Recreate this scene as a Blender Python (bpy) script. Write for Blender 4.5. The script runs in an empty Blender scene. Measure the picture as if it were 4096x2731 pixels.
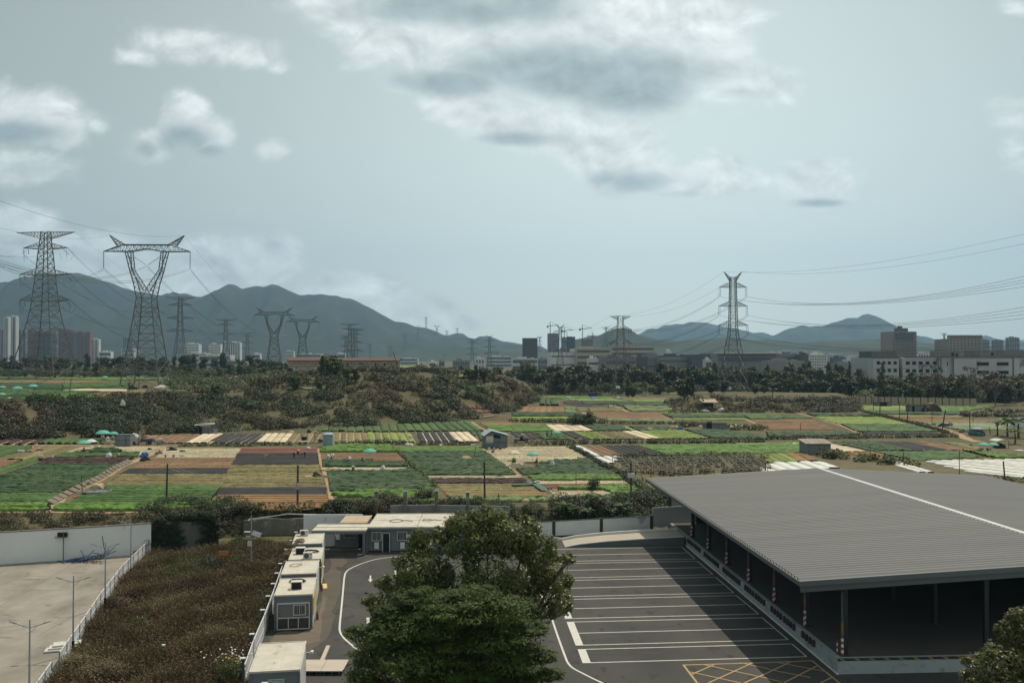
import bpy, math, random
import numpy as np
from mathutils import Vector, Matrix
R = math.radians
C = bpy.context.scene.collection
rng = np.random.default_rng(7)
random.seed(5)

# ---------------------------------------------------------------- camera maths (photo pixels -> world, used to survey the site)
F_PX, W_PX, H_PX, CAM_Z = 3640.0, 4096.0, 2731.0, 22.0
TILT = math.atan(55.5/F_PX)
_ct, _st = math.cos(TILT), math.sin(TILT)
def ray(px, py):
    a = (px - W_PX/2)/F_PX; b = (H_PX/2 - py)/F_PX
    return (a, _ct - b*_st, _st + b*_ct)
def P(px, py, z=0.0):
    d = ray(px, py); t = (z - CAM_Z)/d[2]
    return (d[0]*t, d[1]*t, z)
def PD(px, py, dist):
    d = ray(px, py); t = dist/d[1]
    return (d[0]*t, dist, CAM_Z + d[2]*t)
REG = dict(A=(0,800), B=(1024,1100), C=(2048,1050), D=(3072,1050), E=(0,1450), F=(1024,1450), G=(2048,1450), H=(3072,1450),
           I=(0,2031), J=(900,2031), K=(2048,2031), L=(3072,2031))
KZ = 1024/2294.0
def q(r, x, y):
    return (REG[r][0] + x*KZ, REG[r][1] + y*KZ)
def qP(r, x, y, z=0.0):
    return P(*q(r, x, y), z)

# ---------------------------------------------------------------- objects
def tag(o, label=None, cat=None, group=None, kind=None):
    if label: o['label'] = label
    if cat: o['category'] = cat
    if group: o['group'] = group
    if kind: o['kind'] = kind
    return o
def thing(name, label, cat, loc=(0,0,0), rz=0.0, group=None, s=1.0):
    o = bpy.data.objects.new(name, None); C.objects.link(o)
    o.location = loc; o.rotation_euler = (0,0,rz); o.scale = (s,s,s); o.empty_display_size = .2
    return tag(o, label, cat, group)
_kids = {}
def children(o): return _kids.get(o.name, [])
def link(o, parent):
    C.objects.link(o)
    if parent is not None:
        o.parent = parent; _kids.setdefault(parent.name, []).append(o)
    return o
def copy_tree(o, parent=None):
    c = o.copy(); link(c, parent)
    for ch in children(o): copy_tree(ch, c)
    return c
def dup(o, loc, rz=0.0, label=None, group=None, s=None):
    c = copy_tree(o); c.location = loc; c.rotation_euler = (0,0,rz)
    if s is not None: c.scale = s if isinstance(s, tuple) else (s,s,s)
    if label: c['label'] = label
    if group: c['group'] = group
    return c

def mesh_np(name, V, Fq, mats, parent=None, Ft=None, mi=None, smooth=False):
    """V (n,3), Fq (m,4) quads, Ft (k,3) tris."""
    V = np.asarray(V, dtype=np.float32); me = bpy.data.meshes.new(name)
    Fq = np.zeros((0,4),int) if Fq is None else np.asarray(Fq, dtype=np.int32).reshape(-1,4)
    Ft = np.zeros((0,3),int) if Ft is None else np.asarray(Ft, dtype=np.int32).reshape(-1,3)
    me.vertices.add(len(V)); me.vertices.foreach_set('co', V.ravel())
    nl = len(Fq)*4 + len(Ft)*3
    me.loops.add(nl); me.loops.foreach_set('vertex_index', np.concatenate([Fq.ravel(), Ft.ravel()]).astype(np.int32))
    me.polygons.add(len(Fq)+len(Ft))
    ls = np.concatenate([np.arange(len(Fq))*4, len(Fq)*4 + np.arange(len(Ft))*3]).astype(np.int32)
    me.polygons.foreach_set('loop_start', ls)
    if mi is not None: me.polygons.foreach_set('material_index', np.asarray(mi, dtype=np.int32))
    if smooth: me.polygons.foreach_set('use_smooth', np.ones(len(ls), dtype=bool))
    if not isinstance(mats, (list,tuple)): mats = [mats]
    for m in mats: me.materials.append(m)
    me.update(calc_edges=True)
    o = bpy.data.objects.new(name, me)
    return link(o, parent)

class MB:
    """collects plain shapes, then links them as ONE mesh object"""
    def __init__(s): s.v=[]; s.f=[]; s.m=[]; s.cm=0
    def add(s, vs, fs):
        n=len(s.v); s.v.extend([tuple(p) for p in vs])
        for f in fs: s.f.append(tuple(i+n for i in f)); s.m.append(s.cm)
    def box(s, c, d, rz=0.0, M=None):
        x,y,z=[k/2 for k in d]; vs=[(-x,-y,-z),(x,-y,-z),(x,y,-z),(-x,y,-z),(-x,-y,z),(x,-y,z),(x,y,z),(-x,y,z)]
        cs,sn=math.cos(rz),math.sin(rz)
        vs=[(c[0]+a*cs-b*sn, c[1]+a*sn+b*cs, c[2]+h) for a,b,h in vs]
        if M is not None: vs=[tuple(M@Vector(p)) for p in vs]
        s.add(vs, [(0,3,2,1),(4,5,6,7),(0,1,5,4),(1,2,6,5),(2,3,7,6),(3,0,4,7)]); return s
    def hexa(s, vs):
        s.add(vs, [(0,3,2,1),(4,5,6,7),(0,1,5,4),(1,2,6,5),(2,3,7,6),(3,0,4,7)]); return s
    def quad(s, *vs): s.add(vs, [tuple(range(len(vs)))]); return s
    def prism(s, poly, z0, z1):
        n=len(poly); vs=[(p[0],p[1],z0) for p in poly]+[(p[0],p[1],z1) for p in poly]
        s.add(vs, [tuple(range(n-1,-1,-1)), tuple(range(n,2*n))]+[(i,(i+1)%n,n+(i+1)%n,n+i) for i in range(n)]); return s
    def beam(s, a, b, w, h=None, n=4, r1=None):
        a=Vector(a); b=Vector(b); d=b-a
        if d.length<1e-6: return s
        d.normalize(); up=Vector((0,0,1)) if abs(d.z)<.95 else Vector((0,1,0))
        u=d.cross(up).normalized(); v=u.cross(d)
        h=w if h is None else h; k=1.0 if r1 is None else r1/w
        vs=[]
        for p,q_ in ((a,1.0),(b,k)):
            for i in range(n):
                t=2*math.pi*(i+.5)/n; f=(math.sqrt(2) if n==4 else 1)*.5
                vs.append(p+u*(math.cos(t)*w*f*q_)+v*(math.sin(t)*h*f*q_))
        fs=[(i,(i+1)%n,n+(i+1)%n,n+i) for i in range(n)]+[tuple(range(n-1,-1,-1)),tuple(range(n,2*n))]
        s.add(vs,fs); return s
    def path(s, pts, r, n=6, r1=None):
        m=len(pts); pts=[Vector(p) for p in pts]; vs=[]
        for i,p in enumerate(pts):
            d=(pts[min(i+1,m-1)]-pts[max(i-1,0)]).normalized()
            up=Vector((0,0,1)) if abs(d.z)<.95 else Vector((0,1,0)); u=d.cross(up).normalized(); v=u.cross(d)
            rr=r if r1 is None else r+(r1-r)*i/(m-1)
            for k in range(n):
                t=2*math.pi*k/n; vs.append(p+u*(math.cos(t)*rr)+v*(math.sin(t)*rr))
        fs=[]
        for i in range(m-1):
            for k in range(n): fs.append((i*n+k,i*n+(k+1)%n,(i+1)*n+(k+1)%n,(i+1)*n+k))
        fs+= [tuple(range(n-1,-1,-1)), tuple(range((m-1)*n,m*n))]
        s.add(vs,fs); return s
    def lathe(s, prof, c=(0,0,0), n=12):
        vs=[]
        for r_,z in prof:
            for k in range(n):
                t=2*math.pi*k/n; vs.append((c[0]+r_*math.cos(t),c[1]+r_*math.sin(t),c[2]+z))
        m=len(prof); fs=[(i*n+k,i*n+(k+1)%n,(i+1)*n+(k+1)%n,(i+1)*n+k) for i in range(m-1) for k in range(n)]
        fs+=[tuple(range(n-1,-1,-1)),tuple(range((m-1)*n,m*n))]
        s.add(vs,fs); return s
    def build(s, name, mats, parent=None, smooth=False, bevel=0):
        me=bpy.data.meshes.new(name); me.from_pydata(s.v,[],s.f)
        if not isinstance(mats,(list,tuple)): mats=[mats]
        for m in mats: me.materials.append(m)
        if len(mats)>1: me.polygons.foreach_set('material_index', s.m)
        if smooth: me.polygons.foreach_set('use_smooth',[True]*len(me.polygons))
        me.update()
        o=bpy.data.objects.new(name,me); link(o,parent)
        if bevel:
            b=o.modifiers.new('b','BEVEL'); b.width=bevel; b.segments=1; b.limit_method='ANGLE'
        return o

# ---------------------------------------------------------------- materials
def new_mat(name):
    m=bpy.data.materials.new(name); m.use_nodes=True; nt=m.node_tree
    return m, nt, nt.nodes['Principled BSDF']
def col4(c): return (c[0],c[1],c[2],1.0)
def mat(name, c, c2=None, scale=1.0, rough=.8, metal=0.0, bump=0.0, detail=5, coords='pos', contrast=.25, stretch=(1,1,1), spec=.3, fine=None):
    """base colour c varied towards c2 by a noise; coords pos/obj"""
    m,nt,b=new_mat(name); N=nt.nodes; L=nt.links
    b.inputs['Roughness'].default_value=rough; b.inputs['Metallic'].default_value=metal
    b.inputs['Specular IOR Level'].default_value=spec
    if c2 is None: c2=tuple(min(1,k*.72) for k in c)
    if coords=='pos': g=N.new('ShaderNodeNewGeometry'); src=g.outputs['Position']
    else: g=N.new('ShaderNodeTexCoord'); src=g.outputs['Object']
    mp=N.new('ShaderNodeMapping'); mp.inputs['Scale'].default_value=stretch; L.new(src, mp.inputs['Vector'])
    n=N.new('ShaderNodeTexNoise'); n.inputs['Scale'].default_value=scale; n.inputs['Detail'].default_value=detail; n.inputs['Roughness'].default_value=.62
    L.new(mp.outputs['Vector'],n.inputs['Vector'])
    r=N.new('ShaderNodeValToRGB'); r.color_ramp.elements[0].position=.5-contrast; r.color_ramp.elements[1].position=.5+contrast
    r.color_ramp.elements[0].color=col4(c); r.color_ramp.elements[1].color=col4(c2)
    L.new(n.outputs['Fac'],r.inputs['Fac']); out=r.outputs['Color']
    if fine:
        n2=N.new('ShaderNodeTexNoise'); n2.inputs['Scale'].default_value=fine[0]; n2.inputs['Detail'].default_value=3
        L.new(mp.outputs['Vector'],n2.inputs['Vector'])
        r2=N.new('ShaderNodeValToRGB'); r2.color_ramp.elements[0].position=fine[2]; r2.color_ramp.elements[1].position=min(1,fine[2]+.06)
        L.new(n2.outputs['Fac'],r2.inputs['Fac'])
        mx=N.new('ShaderNodeMix'); mx.data_type='RGBA'; L.new(r2.outputs['Color'],mx.inputs['Factor']); L.new(out,mx.inputs['A']); mx.inputs['B'].default_value=col4(fine[1]); out=mx.outputs['Result']
    L.new(out,b.inputs['Base Color'])
    if bump:
        bp=N.new('ShaderNodeBump'); bp.inputs['Strength'].default_value=bump; bp.inputs['Distance'].default_value=.1
        L.new(n.outputs['Fac'],bp.inputs['Height']); L.new(bp.outputs['Normal'],b.inputs['Normal'])
    return m
def leafmat(name, cols, trans=.35, rough=.55, big=.08):
    """leaf colours chosen per leaf; thin leaves let light through"""
    m,nt,b=new_mat(name); N=nt.nodes; L=nt.links
    g=N.new('ShaderNodeNewGeometry'); n=N.new('ShaderNodeTexNoise'); n.inputs['Scale'].default_value=big; n.inputs['Detail'].default_value=3
    L.new(g.outputs['Position'],n.inputs['Vector'])
    a=N.new('ShaderNodeMath'); a.operation='MULTIPLY_ADD'; L.new(g.outputs['Random Per Island'],a.inputs[0]); a.inputs[1].default_value=.45
    s2=N.new('ShaderNodeMath'); s2.operation='MULTIPLY_ADD'; L.new(n.outputs['Fac'],s2.inputs[0]); s2.inputs[1].default_value=1.9; s2.inputs[2].default_value=-.68
    L.new(s2.outputs[0],a.inputs[2])
    r=N.new('ShaderNodeValToRGB'); e=r.color_ramp.elements
    while len(e)<len(cols): e.new(.5)
    for i,c in enumerate(cols): e[i].position=i/(len(cols)-1); e[i].color=col4(c)
    L.new(a.outputs[0],r.inputs['Fac']); L.new(r.outputs['Color'],b.inputs['Base Color'])
    b.inputs['Roughness'].default_value=rough; b.inputs['Specular IOR Level'].default_value=.25
    t=N.new('ShaderNodeBsdfTranslucent'); L.new(r.outputs['Color'],t.inputs['Color'])
    mx=N.new('ShaderNodeMixShader'); mx.inputs[0].default_value=trans
    L.new(b.outputs[0],mx.inputs[1]); L.new(t.outputs[0],mx.inputs[2]); L.new(mx.outputs[0],N['Material Output'].inputs['Surface'])
    return m

# ---------------------------------------------------------------- leaves
def leaf_quads(cen, size, aspect=.5, up=.3, rg=rng, out=None):
    """one rhombic leaf per centre; returns V,Fq"""
    n=len(cen); cen=np.asarray(cen,float)
    d=rg.normal(size=(n,3)); d/=np.linalg.norm(d,axis=1)[:,None]
    nrm=rg.normal(size=(n,3)); nrm[:,2]=np.abs(nrm[:,2])+up*3
    if out is not None: nrm+=out*1.2
    nrm/=np.linalg.norm(nrm,axis=1)[:,None]
    u=np.cross(d,nrm); u/=np.linalg.norm(u,axis=1)[:,None]+1e-9; v=np.cross(nrm,u)
    sz=(np.ones(n)*size if np.isscalar(size) else size)*rg.uniform(.6,1.3,n)
    u=u*(sz*.5)[:,None]; v=v*(sz*.5*aspect)[:,None]
    V=np.stack([cen-u, cen+v, cen+u, cen-v],1).reshape(-1,3)
    return V, np.arange(n*4).reshape(-1,4)
def ball_pts(n, c, r, rg=rng, inner=.55, flat=1.0):
    d=rg.normal(size=(n,3)); d/=np.linalg.norm(d,axis=1)[:,None]
    k=rg.uniform(inner,1,n)**.7
    p=d*k[:,None]*np.array([r[0],r[1],r[2]*flat])+np.array(c)
    return p,d
def blob_mesh(lobes, n_per_m2, size, aspect=.55, rg=rng, up=.2, inner=.6):
    """leaves over a set of lobes [(x,y,z,rx,ry,rz)]"""
    Vs=[];Fs=[];k=0
    for (x,y,z,rx,ry,rz) in lobes:
        area=4*math.pi*((rx*ry+rx*rz+ry*rz)/3); n=max(6,int(area*n_per_m2))
        p,d=ball_pts(n,(x,y,z),(rx,ry,rz),rg,inner)
        V,F=leaf_quads(p,size,aspect,up,rg,d); Vs.append(V); Fs.append(F+k); k+=len(V)
    return np.concatenate(Vs), np.concatenate(Fs)
# ---------------------------------------------------------------- camera, sun, sky, render settings
sc=bpy.context.scene
cam=bpy.data.cameras.new('camera'); co=bpy.data.objects.new('camera',cam); C.objects.link(co); sc.camera=co
cam.sensor_width=36.0; cam.sensor_fit='HORIZONTAL'; cam.lens=36.0*F_PX/W_PX; cam.clip_start=.5; cam.clip_end=30000
co.location=(0,0,CAM_Z); co.rotation_euler=(R(90)+TILT,0,0)
sc.view_settings.view_transform='Standard'; sc.view_settings.look='None'; sc.view_settings.exposure=0.22; sc.view_settings.gamma=1.0
try: sc.view_settings.use_curve_mapping=False
except Exception: pass
sc.cycles.use_denoising=True
sc.cycles.max_bounces=6; sc.cycles.diffuse_bounces=2; sc.cycles.glossy_bounces=2; sc.cycles.transmission_bounces=4; sc.cycles.transparent_max_bounces=6; sc.cycles.volume_bounces=0
SUN_EL, SUN_AZ = 60.0, 34.7     # degrees; azimuth measured from +Y towards +X
su=bpy.data.lights.new('sun','SUN'); so=bpy.data.objects.new('sun',su); C.objects.link(so)
su.energy=3.5; su.angle=R(.6); su.color=(1.0,.89,.72)
so.rotation_euler=(R(90-SUN_EL),0,R(-SUN_AZ)+math.pi); so.location=(60,90,150)
# lamp looks down -Z: tilt about X then turn
_d=Vector((math.sin(R(SUN_AZ))*math.cos(R(SUN_EL)), math.cos(R(SUN_AZ))*math.cos(R(SUN_EL)), math.sin(R(SUN_EL))))
so.rotation_euler=_d.to_track_quat('Z','Y').to_euler()

w=bpy.data.worlds.new('World'); sc.world=w; w.use_nodes=True; nt=w.node_tree; N=nt.nodes; L=nt.links
bg=N['Background']; bg.inputs['Strength'].default_value=.118
sky=N.new('ShaderNodeTexSky'); sky.sky_type='NISHITA'; sky.sun_disc=False; sky.sun_elevation=R(SUN_EL); sky.sun_rotation=R(SUN_AZ)
sky.air_density=1.0; sky.dust_density=2.2; sky.ozone_density=1.0; sky.altitude=20
tc=N.new('ShaderNodeTexCoord'); sp=N.new('ShaderNodeSeparateXYZ'); L.new(tc.outputs['Generated'],sp.inputs[0])
def M(op,a,b=None,c=None,clamp=False):
    n=N.new('ShaderNodeMath'); n.operation=op; n.use_clamp=clamp
    for i,x in enumerate((a,b,c)):
        if x is None: continue
        if isinstance(x,(int,float)): n.inputs[i].default_value=x
        else: L.new(x,n.inputs[i])
    return n.outputs[0]
ya=M('MAXIMUM',M('ABSOLUTE',sp.outputs['Y']),.08)
X=M('DIVIDE',sp.outputs['X'],ya); Z=M('DIVIDE',sp.outputs['Z'],ya)
def noise(scale, detail, ox=0,oz=0, dist=0.0, rough=.55):
    cv=N.new('ShaderNodeCombineXYZ'); L.new(M('ADD',X,ox),cv.inputs[0]); L.new(M('MULTIPLY',M('ADD',Z,oz),1.35),cv.inputs[1])
    n=N.new('ShaderNodeTexNoise'); n.inputs['Scale'].default_value=scale; n.inputs['Detail'].default_value=detail; n.inputs['Roughness'].default_value=rough; n.inputs['Distortion'].default_value=dist
    L.new(cv.outputs[0],n.inputs['Vector']); return n.outputs['Fac']
def ang(dx,dy):     # photograph 2352-wide position -> tangent-plane direction
    r=ray(dx*1.7415,dy*1.7415); return r[0]/r[1], r[2]/r[1]
_pv=N.new('ShaderNodeCombineXYZ'); L.new(X,_pv.inputs[0]); L.new(Z,_pv.inputs[1])
def blobs(lst,grow=1.0):
    acc=None
    for (x,y,rx,ry,a) in lst:
        cx,cz=ang(x,y); kx=F_PX/(rx*grow*1.7415); kz=F_PX/(ry*grow*1.7415)
        v=N.new('ShaderNodeVectorMath'); v.operation='MULTIPLY_ADD'; L.new(_pv.outputs[0],v.inputs[0]); v.inputs[1].default_value=(kx,kz,0); v.inputs[2].default_value=(-cx*kx,-cz*kz,0)
        d=N.new('ShaderNodeVectorMath'); d.operation='DOT_PRODUCT'; L.new(v.outputs[0],d.inputs[0]); L.new(v.outputs[0],d.inputs[1])
        g=M('MULTIPLY_ADD',d.outputs['Value'],-.9,math.log(a))
        acc=g if acc is None else M('MAXIMUM',acc,g)
    return M('EXPONENT',acc)
cl=blobs([(70,270,125,60,1.0),(150,300,60,45,.8),(60,385,110,45,.8),(215,290,40,30,.5),
 (430,100,110,42,.85),(560,120,90,40,.75),(330,130,60,25,.6),(640,150,40,25,.5),
 (430,275,60,55,1.05),(480,310,55,45,1.0),(350,330,50,35,.9),(628,345,40,28,.72),
 (760,15,130,40,.75),(860,110,90,45,.85),(1000,40,220,90,1.1),(1250,90,280,95,1.15),(1450,70,140,100,1.1),(1420,190,260,70,1.15),(1100,160,190,55,1.0),(960,190,80,30,.8),
 (1600,40,170,45,.85),(1700,180,130,50,.9),(1620,110,120,70,.9),(1790,215,60,30,.6),
 (1070,235,90,52,1.15),(1180,285,120,46,1.15),(1300,300,110,55,1.15),(1400,335,90,66,1.2),(1450,405,100,42,1.2),(1560,420,120,36,1.15),(1650,400,60,42,1.05),(1730,420,60,26,.8),
 (1880,415,95,46,1.05),(1900,455,70,24,.9),(40,520,80,45,1.2),(140,575,90,36,1.1),(220,595,120,50,1.15),(470,602,85,50,1.25),(600,604,80,44,1.25),(640,580,42,38,1.25),(390,645,170,36,1.1),
 (770,655,70,26,1.0),(850,668,80,32,1.1),(960,705,90,34,1.0),(1060,740,60,22,.85),(2330,260,60,50,.6),(2340,350,50,60,.55),(2330,20,40,25,.5)],1.12)
dk=blobs([(40,305,105,24,.85),(80,390,80,26,.5),(425,320,50,30,.95),(480,350,45,18,.8),(335,345,30,22,.6),
 (1030,20,190,38,.9),(1230,10,110,45,.75),(1320,165,240,52,1.0),(1450,205,120,48,1.0),(1050,190,150,28,.85),(900,10,90,25,.4),
 (1180,320,110,16,.7),(1470,420,70,22,.8),(1390,410,45,18,.6),(1550,445,70,10,.5),(1890,468,65,10,.8),(1720,215,80,14,.3),(50,560,70,18,.35),(520,640,120,18,.4)],1.35)
n1=noise(15,8,.0,.0,.3,.60); n2=noise(15,5,-.005,-.011,.3,.56); n3=noise(3.4,2)
dens=M('ADD',cl,M('ADD',M('MULTIPLY',M('SUBTRACT',n1,.5),1.0),M('MULTIPLY',M('SUBTRACT',n3,.5),.5)))
mr=N.new('ShaderNodeMapRange'); mr.interpolation_type='SMOOTHSTEP'; mr.inputs['From Min'].default_value=.20; mr.inputs['From Max'].default_value=.70; L.new(dens,mr.inputs['Value'])
dnm=M('MULTIPLY',mr.outputs[0],M('GREATER_THAN',sp.outputs['Z'],-.02))
relief=M('MULTIPLY',M('SUBTRACT',n1,n2),1.5)
dn=M('ADD',dk,M('MULTIPLY',M('SUBTRACT',n1,.5),.8))
mr2=N.new('ShaderNodeMapRange'); mr2.interpolation_type='SMOOTHSTEP'; mr2.inputs['From Min'].default_value=.12; mr2.inputs['From Max'].default_value=.85; L.new(dn,mr2.inputs['Value'])
def cmix(f,a,b):
    n=N.new('ShaderNodeMix'); n.data_type='RGBA'
    if isinstance(f,(int,float)): n.inputs['Factor'].default_value=f
    else: L.new(f,n.inputs['Factor'])
    for k,x in (('A',a),('B',b)):
        if isinstance(x,tuple): n.inputs[k].default_value=col4(x)
        else: L.new(x,n.inputs[k])
    return n.outputs['Result']
# hazy sky: Nishita pulled towards the pale milky tone of humid air (values are radiance/strength)
SKY_TINT=(5.75,6.28,5.68); 
skyc=cmix(.86,sky.outputs['Color'],SKY_TINT)
# paler, warmer towards the sun's side and the horizon
hz=N.new('ShaderNodeMapRange'); hz.inputs['From Min'].default_value=0; hz.inputs['From Max'].default_value=.42; hz.inputs['To Min'].default_value=1.10; hz.inputs['To Max'].default_value=.78; L.new(Z,hz.inputs['Value'])
cx0,cz0=ang(1500,520)
ddx=M('MULTIPLY',M('SUBTRACT',X,cx0),1.15); gl=M('EXPONENT',M('MULTIPLY',M('MULTIPLY',ddx,ddx),-3.0))
skyv=N.new('ShaderNodeVectorMath'); skyv.operation='SCALE'; L.new(skyc,skyv.inputs[0]); L.new(M('MULTIPLY',hz.outputs[0],M('ADD',.64,M('MULTIPLY',gl,.52))),skyv.inputs['Scale'])
cloudc=cmix(mr2.outputs[0],(6.55,6.75,6.55),(2.8,3.35,3.4))
cv2=N.new('ShaderNodeVectorMath'); cv2.operation='SCALE'; L.new(cloudc,cv2.inputs[0]); L.new(M('ADD',1.0,relief),cv2.inputs['Scale'])
fin=cmix(M('MULTIPLY',dnm,.88),skyv.outputs[0],cv2.outputs[0])
L.new(fin,bg.inputs['Color'])
w.cycles.sampling_method='MANUAL'; w.cycles.sample_map_resolution=512
# ---------------------------------------------------------------- terrain
FZ=2.5; TZ=9.0
def sx(px): return (px-W_PX/2)/F_PX
def dist(py,z): return (CAM_Z-z)*F_PX/max(4.0,(py-1421.0))
_b=[(-900,2262,2052),(0,2256,2050),(350,2235,2049),(616,2212,2045),(700,2175,2042),(980,2140,2058),(1050,2136,2054),(1300,2118,2056),(1400,2112,2032),(1500,2108,2028),(1760,2104,2026),(2048,2125,2022),(2230,2150,2020),(2500,2132,2005),(2700,2118,1960),(3000,2110,1935),(5000,2110,1930)]
B_s=np.array([sx(a[0]) for a in _b]); B_lot=np.array([dist(a[1],0) for a in _b]); B_fld=np.array([dist(a[2],FZ) for a in _b]); B_fld=np.maximum(B_fld,B_lot+4)
_t=[(-900,1758,1630,9),(0,1758,1624,9),(187,1754,1606,9),(446,1745,1597,9),(670,1735,1579,9),(893,1725,1563,9.3),(1000,1720,1545,10.5),(1100,1716,1520,13),(1200,1713,1500,15),(1350,1711,1482,16.5),(1500,1703,1480,16.8),(1780,1685,1480,16.5),(1830,1680,1498,14.6),(1900,1672,1505,13.8),(2000,1650,1516,12.8),(2050,1642,1530,11.5),(2100,1618,1552,8),(2150,1600,1580,2.5),(5000,1600,1590,2.5)]
T_s=np.array([sx(a[0]) for a in _t]); T_f=np.array([dist(a[1],FZ) for a in _t]); T_h=np.array([a[3] for a in _t],float)
T_t=np.array([dist(a[2],a[3]) for a in _t]); T_t=np.maximum(T_t,T_f+14)
_k=[(2650,1653,1600,2.5),(2740,1655,1590,5),(2800,1652,1587,6.3),(3000,1650,1594,6),(3350,1650,1600,5.5),(3430,1650,1600,2.5)]
K_s=np.array([sx(a[0]) for a in _k]); K_f=np.array([dist(a[1],FZ) for a in _k]); K_h=np.array([a[3] for a in _k],float); K_t=np.maximum(np.array([dist(a[2],a[3]) for a in _k]),K_f+8)
def sst(t): t=np.clip(t,0,1); return t*t*(3-2*t)
def ground(x,y):
    x=np.asarray(x,float); y=np.maximum(np.asarray(y,float),1.0); s=x/y
    z=FZ*sst((y-np.interp(s,B_s,B_lot)-.5)/(np.interp(s,B_s,B_fld)-np.interp(s,B_s,B_lot)-1.5))
    f=np.interp(s,T_s,T_f); t=np.interp(s,T_s,T_t); h=np.interp(s,T_s,T_h)
    up=np.clip((y-f)/(t-f),0,1); up=.55*up+.45*sst(up)
    back=np.where(h>9.05, 9+(h-9)*(1-sst((y-430)/90)), h)
    back=np.where(s>sx(1000), FZ+(back-FZ)*(1-sst((y-470)/120)*sst((s-sx(1000))/.08)), back)
    z=z+ (back-FZ)*up*(y>f)*(1-sst((y-900)/300))
    kf=np.interp(s,K_s,K_f); kt=np.interp(s,K_s,K_t); kh=np.interp(s,K_s,K_h,left=FZ,right=FZ)
    z=z+(kh-FZ)*sst((y-kf)/(kt-kf))*(1-sst((y-400)/25))*(y>kf)
    return z
def gz(x,y): return float(ground(x,y))
def on(r,x,y):          # survey a zoomed-photo point onto the ground surface
    px,py=q(r,x,y); return onp(px,py)
def onp(px,py):
    d=ray(px,py); t=20.0
    prev=None
    for k in range(900):
        p=(d[0]*t,d[1]*t,CAM_Z+d[2]*t)
        if p[2]<=gz(p[0],p[1]): break
        prev=t; t*=1.008
    lo,hi=prev or t,t
    for k in range(14):
        m=(lo+hi)/2
        if CAM_Z+d[2]*m<=gz(d[0]*m,d[1]*m): hi=m
        else: lo=m
    return (d[0]*hi,d[1]*hi,gz(d[0]*hi,d[1]*hi))
rr=np.concatenate([np.linspace(6,70,30),np.linspace(71,150,130),np.linspace(151,460,260),np.geomspace(465,9500,46)])
ss=np.linspace(-1.25,1.25,620)
YY,SS=np.meshgrid(rr,ss,indexing='ij'); XX=YY*SS
ZZ=ground(XX,YY)-.03
# small unevenness on unbuilt ground
ZZ=ZZ+np.where(YY>480,rng.normal(size=ZZ.shape)*.0,0)
V=np.stack([XX,YY,ZZ],-1).reshape(-1,3); nr,ns=len(rr),len(ss)
ii,jj=np.meshgrid(np.arange(nr-1),np.arange(ns-1),indexing='ij'); a=(ii*ns+jj).ravel()
Fq=np.stack([a,a+1,a+ns+1,a+ns],1)
m_earth=mat('earth',(.060,.060,.026),(.16,.115,.065),scale=.07,detail=8,rough=.95,fine=(1.6,(.045,.055,.02),.5))
o=mesh_np('ground',V,Fq,m_earth,smooth=True); tag(o,kind='structure')

# ---------------------------------------------------------------- crop plots
def crop_mat(name,c,c2,scale=2.2,rough=.75,spec=.25,fine=None,sheen=0):
    m=mat(name,c,c2,scale=scale,detail=6,rough=rough,contrast=.2,spec=spec,fine=fine)
    return rowvar(m)
def rowvar(m,lo=.72,hi=1.22):
    # each bed was sown at its own time, and growth is patchy
    nt=m.node_tree; N=nt.nodes; L=nt.links; b=N['Principled BSDF']; src=b.inputs['Base Color'].links[0].from_socket
    g=N.new('ShaderNodeNewGeometry'); mr=N.new('ShaderNodeMapRange'); mr.inputs['To Min'].default_value=lo; mr.inputs['To Max'].default_value=hi; L.new(g.outputs['Random Per Island'],mr.inputs['Value'])
    n=N.new('ShaderNodeTexNoise'); n.inputs['Scale'].default_value=.22; n.inputs['Detail'].default_value=6; n.inputs['Roughness'].default_value=.7; L.new(g.outputs['Position'],n.inputs['Vector'])
    m2=N.new('ShaderNodeMapRange'); m2.inputs['From Min'].default_value=.3; m2.inputs['From Max'].default_value=.7; m2.inputs['To Min'].default_value=.68; m2.inputs['To Max'].default_value=1.28; L.new(n.outputs['Fac'],m2.inputs['Value'])
    k=N.new('ShaderNodeMath'); k.operation='MULTIPLY'; L.new(mr.outputs[0],k.inputs[0]); L.new(m2.outputs[0],k.inputs[1])
    v=N.new('ShaderNodeVectorMath'); v.operation='SCALE'; L.new(src,v.inputs[0]); L.new(k.outputs[0],v.inputs['Scale']); L.new(v.outputs[0],b.inputs['Base Color']); return m
SOIL=mat('soil',(.20,.125,.075),(.13,.08,.05),scale=1.2,rough=.95,fine=(5,(.26,.18,.11),.55))
SOIL_RED=mat('red_soil',(.17,.085,.058),(.12,.062,.045),scale=1.1,rough=.95,fine=(4,(.20,.12,.085),.56))
SOIL_TAN=mat('tan_soil',(.34,.235,.145),(.23,.15,.09),scale=1.0,rough=.95,fine=(3.5,(.36,.30,.17),.52))
STRAW=mat('straw_soil',(.34,.265,.16),(.22,.20,.085),scale=.8,rough=.95,fine=(4,(.42,.38,.22),.55))
MK={}
MK['dark']=crop_mat('dark_greens',(.018,.043,.016),(.038,.078,.025),fine=(6,(.085,.14,.075),.60))
MK['green']=crop_mat('mid_greens',(.032,.074,.016),(.062,.118,.026),fine=(6,(.10,.19,.05),.6))
MK['bright']=crop_mat('bright_greens',(.055,.122,.018),(.10,.185,.030),fine=(5,(.13,.26,.06),.6))
MK['lime']=crop_mat('lime_greens',(.115,.175,.024),(.175,.235,.04),fine=(5,(.22,.30,.06),.6))
MK['olive']=crop_mat('olive_seedlings',(.115,.10,.035),(.18,.145,.06),fine=(6,(.24,.20,.09),.58))
MK['pale']=crop_mat('pale_greens',(.09,.125,.05),(.14,.175,.07),fine=(5,(.22,.28,.12),.58))
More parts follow.
